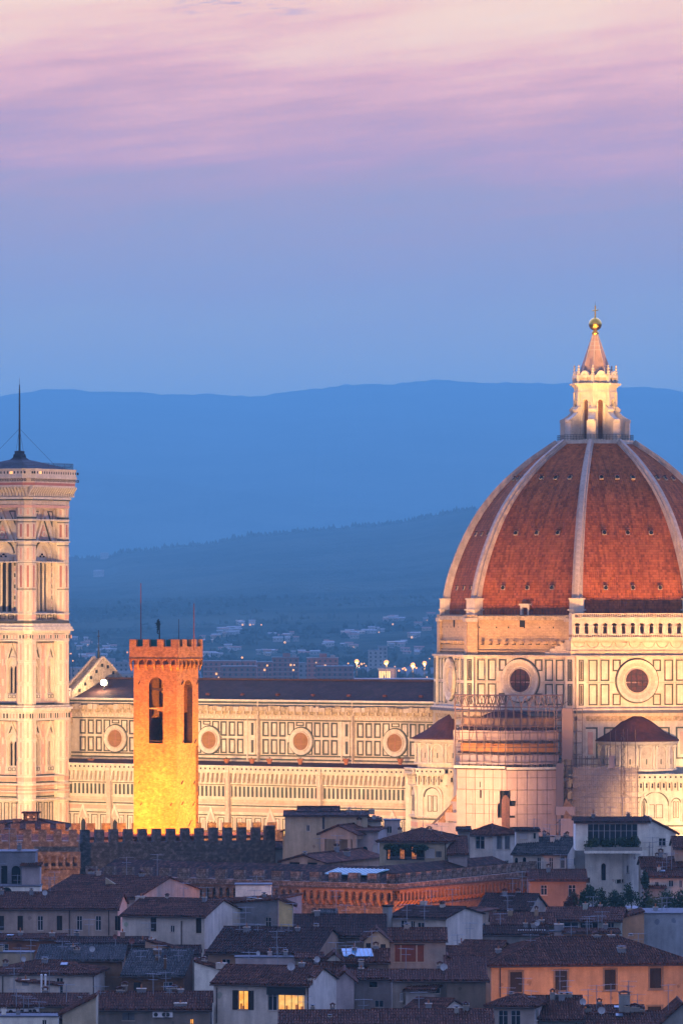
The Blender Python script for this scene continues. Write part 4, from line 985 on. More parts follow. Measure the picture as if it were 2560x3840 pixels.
# string courses and cornices
def outline(extra, R=1.95):
    """square with canted corners that follows walls and buttresses"""
    o = CH + R * AP + extra; c = (R) * sin(radians(22.5)) + extra * .41
    return [(-o, -CH - c), (-CH - c, -o), (-CH + R, -o), (CH - R, -o), (CH + c, -o), (o, -CH - c), (o, -CH + R), (o, CH - R), (o, CH + c), (CH + c, o), (-CH - c, o), (-o, CH + c)]
m = MB()
for a, b, ex, mt in ((2350, 2338, .35, MARB), (2338, 2327, .1, GREEN2), (2360, 2350, .75, MARB), (2366, 2360, 1.0, MARB), (2404, 2398, .15, MARB), (2376, 2366, .3, MARB), (2396, 2378, .12, MARB),
                     (2650, 2644, .25, MARB), (2660, 2652, .8, MARB), (2668, 2660, .45, MARB), (2696, 2669, .1, MARB), (2700, 2696, .3, MARB), (2642, 2640, .15, GREEN), (2912, 2908, .3, MARB), (2942, 2935, .55, MARB), (2968, 2963, .2, MARB), (3000, 2993, .6, MARB),
                     (2004 + 300, 2300, .2, MARB), (1953, 1948, .18, MARB), (2034, 2029, .3, MARB), (2018 + 92, 2106, .08, MARB)):
    mm = MB(); mm.prism(outline(ex), zb_(a), zb_(b), mt); mm.build('string_course', bell)
for zt3, zb3 in ((2394, 2381), (2692, 2674)):          # small frieze tiles
    for k in range(4):
        m = MB(); F = four(m, CH + 1.95 * AP + .1)[k]
        x = -H
        while x < H: F.box(x, x + .4, zb_(zt3), zb_(zb3), .05, PINK if int(x * 2) % 2 else GREEN2); x += .78
        m.build('frieze', bell)
m = MB()
m.prism(outline(0.1), zb_(1893), zb_(1878), MARB2); m.prism(outline(.3), zb_(1878), zb_(1873), GREEN); m.prism(outline(.5), zb_(1873), zb_(1865), MARB); m.prism(outline(.15), zb_(1905), zb_(1895), PINK)
m.prism(outline(.12), zb_(1865), zb_(1824), MARB2)
OV = 1.25
for i, F in enumerate(four(m, CH + 1.95 * AP)):
    x = -H - .6; k = 0
    while x < H + .6:
        F.poly([(x, zb_(1862)), (x + .3, zb_(1862)), (x + .3, zb_(1826)), (x, zb_(1826))], .1, .45, MARB)
        m.slab([F.P(x, zb_(1863), .1), F.P(x, zb_(1850), .5), F.P(x, zb_(1832), OV), F.P(x, zb_(1826), OV), F.P(x, zb_(1826), .1)], (F.U[0] * .34, F.U[1] * .34, 0), MARB)
        x += .78; k += 1
m.prism(outline(OV), zb_(1828), zb_(1822), MARB); m.prism(outline(OV - .05), zb_(1822), zb_(1812), RED); m.prism(outline(OV + .05), zb_(1812), zb_(1809), MARB)
m.prism(outline(OV), zb_(1809), zb_(1796), MARB2); m.prism(outline(OV + .3), zb_(1796), zb_(1788), MARB); m.prism(outline(OV + .15), zb_(1788), zb_(1763), MARB); m.prism(outline(OV + .3), zb_(1763), zb_(1760), MARB)
for F in four(m, CH + 1.95 * AP + OV):
    x = -H - 1
    while x < H + 1: F.box(x, x + .26, zb_(1779), zb_(1770), .2, DARK); F.rim(x - .15, x + .41, zb_(1807), zb_(1798), .1, .06, GREEN2); x += .82
m.build('corbelled_parapet', bell)
for F in four(MB(), CH):
    for (a, b, z0_, z1_, k) in windows('tall') + windows(st2) + windows(st1):
        m = MB(); G = Face(m, F.O, atan2(F.N[1], F.N[0])); tall = z1_ - z0_ > 10; nn = 3 if tall else 2
        G.wall(a, b, z0_, z1_, [(a + (b - a) * (j + .09) / nn, a + (b - a) * (j + .91) / nn, z0_ + .1, z1_ - (2.9 if tall else 1.5), 2) for j in range(nn)], .3, MARB, base=-.35 if tall else -.25)
        for j in range(nn + 1): c = a + (b - a) * j / nn; G.box(c - .09, c + .09, z0_, z1_ - (3.2 if tall else 1.8), -.2 if tall else -.12, MARB, -.5)
        if tall:
            for q1, q2 in ((0, 1.75), (-.55, 2.15), (.55, 2.15)): G.disc(q1, z1_ - q2, .17, -.33, DARK, 8)
        G.box(a - .2, b + .2, z0_ - .1, z1_, -1.45, DARK if tall or z0_ < 30 else WOOD, -1.5); G.box(a, b, z0_, z1_ - (3.6 if tall else 2.0), -.8, DARK, -.85)
        m.build('traceried_window', bell)
m = MB(); R = H + .6; z0_ = zb_(1762); za_ = zb_(1700)
m.lathe((0, 0, 0), [(R * 1.38, z0_ + .1), (R * .75, z0_ + 1.3), (R * .25, zb_(1722)), (1.35, zb_(1714)), (1.2, zb_(1702)), (1.0, zb_(1700)), (1.0, zb_(1690)), (.4, zb_(1688))], 4, DARKROOF, radians(45), radians(405)); m.build('pyramid_roof', bell)
m = MB(); z1_ = zb_(1440); m.tube((0, 0, zb_(1690)), (0, 0, zb_(1520)), .22, IRON, .15, 8); m.tube((0, 0, zb_(1520)), (0, 0, z1_), .15, IRON, .1, 8); m.tube((0, 0, z1_), (0, 0, zb_(1415)), .03, IRON, n=4)
for k in range(30): z = zb_(1690 - k * 8); m.tube((-.28, 0, z), (.28, 0, z), .025, IRON, n=4)
for a in (45, 135, 225, 315): m.tube((0, 0, zb_(1605)), (H * cos(radians(a)), H * sin(radians(a)), z0_ + 1), .025, IRON, n=4)
m.build('mast', bell)
m = MB(); o = outline(OV - .4)
for k in range(len(o)):
    a, b = o[k], o[(k + 1) % len(o)]; L = hypot(a[0] - b[0], a[1] - b[1]); n = max(1, int(L / 1.6))
    for j in range(n): t = j / n; m.tube((a[0] + (b[0] - a[0]) * t, a[1] + (b[1] - a[1]) * t, z0_), (a[0] + (b[0] - a[0]) * t, a[1] + (b[1] - a[1]) * t, z0_ + 1.3), .035, IRON, n=4)
    for h in (.7, 1.3): m.tube((*a, z0_ + h), (*b, z0_ + h), .03, IRON, n=4)
m.build('safety_cage', bell)
m = MB(); m.T = None
m.prism(outline(OV - .42)[4:10], 0, 0, MARB) if False else None
for k in range(12):
    a, b = o[k], o[(k + 1) % 12]; m.slab([(*a, z0_), (*b, z0_), (*b, z0_ + 1.3), (*a, z0_ + 1.3)], (0.01, 0.01, 0), netm('fine_mesh', (.03, .04, .06), .14, (.02, .03, .05)))
m.build('wire_mesh', bell)
m = MB()
for px, py in ((44, 1772), (151, 1772)):
    F = four(m, CH + 1.95 * AP + OV)[0 if px < 110 else 1]; h = bf.hit(px, py, 'y' if px < 110 else 'x', (-1 if px < 110 else 1) * (CH + 1.95 * AP + OV + .1)); F.box((h[0] if px < 110 else h[1]) - .28, (h[0] if px < 110 else h[1]) + .28, h[2] - .22, h[2] + .22, .3, LAMPY)
m.build('parapet_lamp', bell)

# ------------------------------------------------------------------ the brick tower and the crenellated palace
a_ = radians(-27); YT = 786
cor = at(663, 2700, YT); brt = empty('brick_tower', (cor.x, cor.y, 0), a_, label='square orange-lit brick tower with crenellated top and open belfry arches', cat='tower')
tf = Frame(cor.x, cor.y, a_)                  # x to the left is negative along the front; origin = near corner
WL = -tf.hit(502, 2700, 'y', 0)[0]; WR = tf.hit(744, 2700, 'x', 0)[1]
tz = lambda py: tf.hit(600, py, 'y', 0)[2]; tzr = lambda py: tf.hit(705, py, 'x', 0)[2]
xl = lambda px: tf.hit(px, 2700, 'y', 0)[0]; yr_ = lambda px: tf.hit(px, 2700, 'x', 0)[1]
zoom6 = lambda zx, zy: (480 + zx / 3.563, 2160 + zy / 3.563)
ax0, ax1 = xl(559), xl(612); ay0, ay1 = yr_(690), yr_(722)
m = MB(); Ff = Face(m, (0, 0, 0), S); Fr = Face(m, (0, 0, 0), 0)
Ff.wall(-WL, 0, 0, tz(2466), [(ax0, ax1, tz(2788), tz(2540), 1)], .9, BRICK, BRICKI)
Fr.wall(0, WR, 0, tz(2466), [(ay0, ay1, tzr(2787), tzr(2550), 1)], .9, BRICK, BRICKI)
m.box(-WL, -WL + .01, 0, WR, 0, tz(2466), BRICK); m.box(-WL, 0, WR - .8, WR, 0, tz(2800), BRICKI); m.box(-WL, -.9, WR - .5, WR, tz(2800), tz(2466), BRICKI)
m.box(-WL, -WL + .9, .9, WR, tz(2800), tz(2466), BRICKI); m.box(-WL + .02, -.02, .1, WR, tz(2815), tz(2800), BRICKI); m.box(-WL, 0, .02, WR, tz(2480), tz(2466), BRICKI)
m.box(-WL / 2 - .1, -WL / 2 + .5, 2.5, 3.2, tz(2800), tz(2600), BRICKI)
m.build('shaft', brt)
m = MB()
m.box(ax0 + .2, ax1 - .2, .5, .6, tz(2590), tz(2580), WOOD); m.box(ax0 - .3, ax1 + .4, .2, 1.6, tz(2660), tz(2654), ROUGH); m.box(ax1 - 1.0, ax1 + .1, .1, .9, tz(2667), tz(2652), BRICK)
m.box(ax0, ax1, .4, .5, tz(2783), tz(2778), WOOD)
for k in range(14): z = tz(2560 + k * 5); m.box(ax0 + .9, ax0 + 1.25, 2.2, 2.4, z, z + .08, ROUGH)
m.tube((ax0 + .95, 2.3, tz(2640)), (ax0 + .95, 2.3, tz(2550)), .05, ROUGH); m.tube((ax0 + 1.25, 2.3, tz(2640)), (ax0 + 1.25, 2.3, tz(2550)), .05, ROUGH)
m.build('belfry_beams', brt)
m = MB(); m.lathe((-WL / 2, WR / 2, 0), [(.01, tz(2720)), (.75, tz(2720)), (.68, tz(2705)), (.45, tz(2690)), (.35, tz(2675)), (.01, tz(2668))], 14, IRON); m.tube((-WL / 2, WR / 2, tz(2668)), (-WL / 2, WR / 2, tz(2655)), .06, IRON); m.build('bell', brt)
# corbelled head
m = MB(); ov = .48; z0_, z1_, z2_, z3_, z4_ = tz(2513), tz(2492), tz(2470), tz(2425), tz(2398)
m.box(-WL - ov, ov, -ov, WR + ov, z2_, z3_, BRICK); m.box(-WL - ov - .07, ov + .07, -ov - .07, WR + ov + .07, z2_ - .06, z2_ + .1, BRICKI)
for F, lo, hi in ((Face(m, (0, 0, 0), S), -WL - ov, ov), (Face(m, (0, 0, 0), 0), -ov, WR + ov)):
    n = 6; w = (hi - lo) / n
    for i in range(n):
        c = lo + w * (i + .5)
        F.wall(lo + w * i, lo + w * (i + 1), z1_, z2_, [(c - w * .33, c + w * .33, z1_, z2_ - .12, 1)], ov, BRICK, base=ov)
    for i in range(n + 1):
        c = min(max(lo + w * i, lo + .15), hi - .15); u = F.U
        m.slab([F.P(c - .14, z0_ - .1, 0), F.P(c - .14, z1_, ov), F.P(c - .14, z2_, ov), F.P(c - .14, z2_, 0)], (u[0] * .28, u[1] * .28, 0), BRICK)
m.build('corbel_table', brt)
mer = [(40, 133), (222, 308), (412, 500), (596, 686)]; 
for lo, hi in mer:
    a, b = xl(480 + lo / 3.563), xl(480 + hi / 3.563); m = MB(); m.box(a if lo > 50 else -WL - ov, b if hi < 680 else ov, -ov, -ov + .55, z3_, z4_, BRICK); m.build('merlon', brt)
for lo, hi in ((752 - 60, 752), (812, 882), (936, 1005)):
    a, b = yr_(480 + lo / 3.563), yr_(480 + hi / 3.563); m = MB(); m.box(ov - .55, ov, max(a, -ov + .56), b if hi < 1000 else WR + ov, z3_, z4_, BRICK); m.build('merlon', brt)
for i in range(3): m = MB(); a = -WL + i * 2.2; m.box(a, a + 1.3, WR + ov - .55, WR + ov, z3_, z4_, BRICK); m.build('merlon', brt)
for i in range(2): m = MB(); a = 1.2 + i * 2.2; m.box(-WL - ov, -WL - ov + .55, a, a + 1.3, z3_, z4_, BRICK); m.build('merlon', brt)
m = MB(); m.box(-WL + .1, -2.3, .3, .33, z3_ + .01, z4_ - .02, TEAL); m.box(-1.9, -.1, .3, .33, z3_ + .01, z4_ - .02, TEAL); m.box(-.33, -.3, .35, WR, z3_ + .01, z4_ - .02, TEAL); m.build('teal_netting', brt)
for zx, zt3, mt in ((175, 95, RUST), (681, 575, IRON), (882, 368, RUST)):
    px, py = zoom6(zx, zt3); m = MB(); x = tf.hit(px, py, 'y', 2.5)[0]; zt4 = tf.hit(px, py, 'y', 2.5)[2]; m.tube((x, 2.5, z3_ - .5), (x, 2.5, zt4), .09 if mt == RUST else .06, mt, .06 if mt == RUST else .04); m.build('mast', brt)
px, py = zoom6(422, 700); x = tf.hit(px, py, 'y', 2.5)[0]; m = MB(); m.tube((x, 2.5, z3_ - .5), (x, 2.5, tf.hit(px, zoom6(0, 600)[1], 'y', 2.5)[2]), .09, IRON)
wv = lambda zx, zy: (tf.hit(*zoom6(zx, zy), 'y', 2.5)[0], tf.hit(*zoom6(zx, zy), 'y', 2.5)[2])
out = [(408, 572), (418, 585), (414, 600), (428, 612), (424, 625), (436, 638), (430, 660), (424, 672), (428, 690), (414, 725), (400, 730), (402, 745), (398, 755), (404, 765), (412, 768), (410, 776), (396, 772), (388, 752), (394, 730), (386, 718), (398, 700), (390, 690), (376, 690), (380, 682), (392, 680), (390, 660), (372, 662), (380, 650), (388, 640), (366, 636), (362, 628), (386, 625), (392, 610), (388, 598), (398, 590)]
m.slab([(wv(*p)[0], 2.42, wv(*p)[1]) for p in out], (0, .16, 0), plain('verdigris', (.02, .05, .05), .7)); m.build('weathervane', brt)
m = MB()
random.seed(9)
for side, px, py, L in (('r', 679, 2568, 16), ('r', 735, 2566, 16), ('l', 521, 2566, 10), ('r', 683, 2786, 14), ('r', 728, 2786, 14), ('r', 679, 2940, 12), ('r', 724, 2940, 12), ('l', 522, 2936, 8), ('r', 680, 3018, 12), ('r', 722, 3020, 12), ('l', 528, 3020, 10), ('l', 640, 3022, 12), ('r', 707, 3095, 18)):
    # iron tie anchors, slanting
    h = tf.hit(px, py, 'y' if side == 'l' else 'x', 0); h2 = tf.hit(px + L * .5, py - L, 'y' if side == 'l' else 'x', 0)
    off = (0, -.12, 0) if side == 'l' else (.12, 0, 0)
    m.tube(tuple(a + b for a, b in zip(h, off)), tuple(a + b for a, b in zip(h2, off)), .07, IRON)
m.build('tie_anchor', brt)

def battlement(mb, F, s0, s1, z0, zc, zt, w, gap, t, mat, start=0.):
    """one wall face: solid to zc, merlons to zt"""
    x = s0 + start
    while x < s1 - .2: F.poly([(x, zc), (min(x + w, s1), zc), (min(x + w, s1), zt), (x, zt)], -t, 0, mat); mb.add([F.P(x, zt, 0), F.P(min(x + w, s1), zt, 0), F.P(min(x + w, s1), zt, -t), F.P(x, zt, -t)], [(0, 1, 2, 3)], mat); x += w + gap
# upper block of the palace: long wall with shade put into its darker stone colour, and a warmer corner projecting on the left
RUBD = brickm('shaded_rubble_wall', (.07, .07, .07), (.12, .115, .11), (.04, .04, .04), .36, .20, .03, .8, c3=(.13, .125, .12), stain=.4)
pal = empty('crenellated_palace', (0, 0, 0), 0, label='medieval stone palace with square merlons at the foot of the brick tower', cat='palace')
zp_ = lambda py, Y=770: zz(py, Y)
a0, a1 = at(296, 3150, 764), at(1032, 3150, 774); L = hypot(a1.x - a0.x, a1.y - a0.y); an = atan2(a1.y - a0.y, a1.x - a0.x)
m = MB(); F = Face(m, (a0.x, a0.y, 0), an - pi / 2)
F.poly([(0, 0), (L, 0), (L, zp_(3154)), (0, zp_(3154))], -1.0, 0, RUBD)
battlement(m, F, 0, L, 0, zp_(3155), zp_(3108, 768), 1.22, .93, 1.0, RUBD, .45)
F.poly([(L - 1.5, zp_(3154)), (L, zp_(3154)), (L, zp_(3100)), (L - 1.5, zp_(3100))], -1.0, .0, RUBD)
m.build('dark_wall', pal)
b0 = at(-60, 3150, 760)
m = MB(); F = Face(m, (b0.x, b0.y, 0), S); L2 = at(296, 3150, 760).x - b0.x
F.poly([(0, 0), (L2, 0), (L2, zp_(3155, 760)), (0, zp_(3155, 760))], -3.8, 0, RUBW)
zc_ = zp_(3155, 760)
battlement(m, F, 0, L2, 0, zc_, zp_(3112, 760), 1.15, 1.0, .9, RUBW, (1.2 + 60 / 26.3) % 2.15)
q0 = at(134, 3230, 760).x - b0.x
F.poly([(q0, 0), (L2 + .15, 0), (L2 + .15, zp_(3262, 760)), (q0, zp_(3262, 760))], 0, .15, RUBW)
nh = [(q0 + .25 + i * 1.02, q0 + .85 + i * 1.02, zp_(3250, 760), zp_(3210, 760), 1) for i in range(6)]
F.wall(q0, L2 + .3, zp_(3255, 760), zp_(3197, 760), nh, .65, RUBW, base=.75); F.poly([(q0, zp_(3197, 760)), (L2 + .3, zp_(3197, 760)), (L2 + .3, zp_(3193, 760)), (q0, zp_(3193, 760))], 0, .8, RUBW)
for i in range(7): x = q0 + .05 + i * 1.02; m.slab([F.P(x - .1, zp_(3262, 760), .1), F.P(x - .1, zp_(3240, 760), .75), F.P(x - .1, zp_(3235, 760), .1)], (.28, 0, 0), RUBW)
m.build('corner_wall', pal)
m = MB()                             # rear walls of the courtyard, lit orange from the lamps below
c0, c1 = at(-80, 3100, 806), at(1060, 3100, 812); F = Face(m, (c0.x, c0.y, 0), atan2(c1.y - c0.y, c1.x - c0.x) - pi / 2); L3 = hypot(c1.x - c0.x, c1.y - c0.y)
F.poly([(0, 0), (L3, 0), (L3, zz(3118, 806)), (0, zz(3118, 806))], -.9, 0, RUBW); battlement(m, F, 0, L3, 0, zz(3118, 806), zz(3090, 806), 1.35, .95, .9, RUBW, .3)
m.build('rear_wall', pal)
m = MB(); m.slab([(at(300, 0, 770).x, 772, 22.6), (at(1025, 0, 770).x, 780, 22.6), (at(1010, 0, 770).x, 800, 22.2), (at(300, 0, 770).x, 800, 22.2)], (0, 0, -.4), ROOFT)
m.slab([(at(-60, 0, 770).x, 765, zp_(3185)), (at(290, 0, 770).x, 765, zp_(3185)), (at(290, 0, 770).x, 790, zp_(3150)), (at(-60, 0, 770).x, 790, zp_(3150))], (0, 0, -.4), ROOFT)
m.build('courtyard_roof', pal)
# lower wing with the long corbel arcade
wf_o = at(1480, 3300, 705); ang = radians(-29); wf = Frame(wf_o.x, wf_o.y, ang)
wing = empty('crenellated_wing', (wf_o.x, wf_o.y, 0), ang, label='long low crenellated wing with an orange-lit arcade of corbel arches', cat='palace')
wx = lambda px: wf.hit(px, 3300, 'y', 0)[0]; wz = lambda py: wf.hit(1470, py, 'y', 0)[2]
WLn = -wx(318); WRn = wf.hit(2012, 3300, 'x', 0)[1]
zc_, zt_ = wz(3314), wz(3278); zar0, zar1 = wz(3400), wz(3342)
for nm, ang2, lo, hi in (('front_wall', S, -WLn, 0), ('side_wall', 0, 0, WRn)):
    m = MB(); F = Face(m, (0, 0, 0), ang2)
    F.poly([(lo, 0), (hi, 0), (hi, zc_), (lo, zc_)], -1.2, 0, RUB)
    st = 1.0 if ang2 == S else 1.15
    battlement(m, F, lo, hi, 0, zc_, zt_, 1.42, 1.50, 1.0, RUB, .15 if ang2 == S else 0.0)
    F.poly([(lo - .7, zar1 + .25), (hi + .7, zar1 + .25), (hi + .7, zc_ + .01), (lo, zc_ + .01)], 0, .72, RUB)
    F.poly([(lo - .7, zar1 + .12), (hi + .8, zar1 + .12), (hi + .8, zar1 + .3), (lo, zar1 + .3)], 0, .85, BRICKI)
    n = int((hi - lo) / 1.06); w = (hi - lo) / n
    for i in range(n):
        a = lo + i * w; F.wall(a, a + w, zar0 + .75, zar1 + .12, [(a + w * .2, a + w * .8, zar0 + .75, zar1 - .12, 1)], .5, BRICK if ang2 == 0 or a > -14 else RUBW, base=.72)
        F.box(a - w * .2, a + w * .2, zar0 + .7, zar0 + .8, .78, BRICK)
        u = F.U; m.slab([F.P(a - w * .16, zar0, 0), F.P(a - w * .16, zar0 + .3, .35), F.P(a - w * .16, zar0 + .75, .7), F.P(a - w * .16, zar0 + .75, 0)], (u[0] * w * .32, u[1] * w * .32, 0), BRICK if ang2 == 0 or a > -14 else RUBW)
    F.box(lo, hi, zar0 - .25, zar0, .14, RUB)
    F.poly([(lo, 0), (hi, 0), (hi, zar0 - .25), (lo, zar0 - .25)], 0, .03, BRICK if ang2 == 0 else RUBW)
    m.build(nm, wing)
m = MB(); zr_ = wz(3262)
m.slab([(-WLn, 1.2, zc_ - .3), (0, 1.2, zc_ - .3), (-6, 8, zr_), (-WLn, 8, zr_)], (0, 0, -.3), ROOFD); m.slab([(-WLn, 15, zc_ - .5), (-6, 15, zc_ - .5), (-6, 8, zr_), (-WLn, 8, zr_)], (0, 0, -.3), ROOFD)
m.slab([(-1.2, 1.2, zc_ - .3), (-1.2, WRn, zc_ - .3), (-7, WRn, zr_), (-7, 8, zr_)], (0, 0, -.3), ROOFD)
m.build('roof', wing)
m = MB(); s0, s1 = wf.hit(1232, 3275, 'y', 4)[0], wf.hit(1412, 3275, 'y', 4)[0]; za_, zb3 = wf.hit(1320, 3284, 'y', 3)[2], wf.hit(1320, 3264, 'y', 6)[2]
m.slab([(s0, 3, za_ + .1), (s1 - .6, 3, za_ + .1), (s1 + .6, 6.4, zb3 + .15), (s0 + .2, 6.4, zb3 + .15)], (0, 0, .1), SKYG)
for t in np.linspace(0, 1, 13): x = s0 + (s1 - s0) * t; m.tube((x, 3, za_ + .25), (x + .2, 6.4, zb3 + .3), .05, FRAMEW, n=4)
m.build('skylight', wing)
# roof plane of tiles between palace walls already covered; small dark cupola house behind the left battlements is in the house list
# ------------------------------------------------------------------ houses of the old town
ZM = {'L': (0, 3000, 1.742), 'M': (800, 2950, 1.568), 'R': (1700, 2950, 1.823), 'S': (0, 0, 1.0)}
def rolls(mb, pts, mat, sp=.30, seg=1.0):
    P = [Vector(p) for p in pts]; n = (P[1] - P[0]).cross(P[2] - P[0]).normalized()
    if n.z < 0: n = -n
    tu = Vector((-n.y, n.x, 0)).normalized(); tv = n.cross(tu)
    uv = [(p.dot(tu), p.dot(tv)) for p in P]; c = P[0].dot(n)
    us = [u for u, _ in uv]; u = math.floor(min(us) / sp) * sp + sp * .5; vs = []; fs = []
    while u < max(us):
        hit = []
        for (a, b), (c_, d) in zip(uv, uv[1:] + uv[:1]):
            if (a - u) * (c_ - u) < 0: hit.append(b + (d - b) * (u - a) / (c_ - a))
        if len(hit) >= 2:
            v0, v1 = min(hit), max(hit); k = max(1, int((v1 - v0) / seg))
            for i in range(k):
                a, b = v0 + (v1 - v0) * i / k, v0 + (v1 - v0) * (i + 1) / k; j = random.uniform(-.012, .012); h = .11 + random.uniform(-.02, .03); base = len(vs)
                for vv, hh in ((a - .02, h + .03), (b, h - .02)):
                    for du, dn in ((-.11, .0), (-.055, hh), (.055, hh), (.11, .0)):
                        vs.append(tuple(tu * (u + du + j) + tv * vv + n * (c + dn)))
                fs += [(base + q, base + q + 1, base + 5 + q, base + 4 + q) for q in range(3)] + [(base, base + 1, base + 2, base + 3)]
        u += sp
    if vs: mb.add(vs, fs, mat)

def chimney(mb, x, y, z0, z1, w, mat):
    mb.box(x - w / 2, x + w / 2, y - w / 2, y + w / 2, z0, z1, mat)
    mb.box(x - w / 2 - .06, x + w / 2 + .06, y - w / 2 - .06, y + w / 2 + .06, z1, z1 + .08, MARB2)
    k = random.random()
    if k < .35:
        mb.tube((x, y, z1), (x, y, z1 + random.uniform(.3, .6)), .1, TERRA); return
    if k < .6:
        mb.box(x - w / 2 - .04, x + w / 2 + .04, y - w / 2 - .04, y + w / 2 + .04, z1 + .2, z1 + .27, RUBG); mb.box(x - .12, x + .12, y - .12, y + .12, z1, z1 + .2, DARK); return
    for s in (-1, 1): mb.box(x + s * (w / 2 - .08) - .07, x + s * (w / 2 - .08) + .07, y - w / 2, y + w / 2, z1 + .08, z1 + .32, BRICKI)
    mb.slab([(x - w / 2 - .1, y - w / 2 - .1, z1 + .32), (x + w / 2 + .1, y - w / 2 - .1, z1 + .32), (x, y - w / 2 - .1, z1 + .52)], (0, w + .2, 0), EXET)
def aerial(mb, x, y, z0, h):
    mb.tube((x, y, z0 - .6), (x, y, z0 + h), .042, STEELG, n=4); a = random.uniform(-.6, .6)
    for zz_, L in ((h - .1, .9), (h - .75, .55)):
        dx, dy = cos(a) * L, sin(a) * L; mb.tube((x - dx, y - dy, z0 + zz_), (x + dx, y + dy, z0 + zz_), .022, STEELG, n=4)
        for t in np.linspace(-1, 1, 7): mb.tube((x + dx * t - dy * .35, y + dy * t + dx * .35, z0 + zz_), (x + dx * t + dy * .35, y + dy * t - dx * .35, z0 + zz_), .016, STEELG, n=4)
STEELG = plain('aerial_metal', (.26, .27, .30), .5, .3)
DISHM = plain('dish_enamel', (.50, .52, .56), .5)
def dish(mb, x, y, z, r=.42, mat=None):
    mat = mat or DISHM; mb.tube((x, y, z - 1.0), (x, y, z), .03, STEELG, n=4)
    F = Face(mb, (x, y - .1, z), S + random.uniform(-.5, .5))
    vs = [F.P(0, 0, -.02)]; N = 16
    for rr, d in ((.6, .03), (1, .12)):
        for i in range(N): vs.append(F.P(r * rr * cos(2 * pi * i / N), r * rr * sin(2 * pi * i / N), d))
    mb.add(vs, [(0, 1 + i, 1 + (i + 1) % N) for i in range(N)] + [(1 + i, 1 + (i + 1) % N, 1 + N + (i + 1) % N, 1 + N + i) for i in range(N)], mat); mb.tube(F.P(0, -r, .1), F.P(0, -.05, .45), .02, STEELG, n=4)
def aircon(mb, x, y, z):
    mb.box(x - .45, x + .45, y - .35, y, z, z + .62, WHITEM); F = Face(mb, (x - .1, y - .35, z + .31), S); F.disc(0, 0, .24, .02, IRON, 14); F.ring(0, 0, .24, .28, .04, WHITEM, n=14)

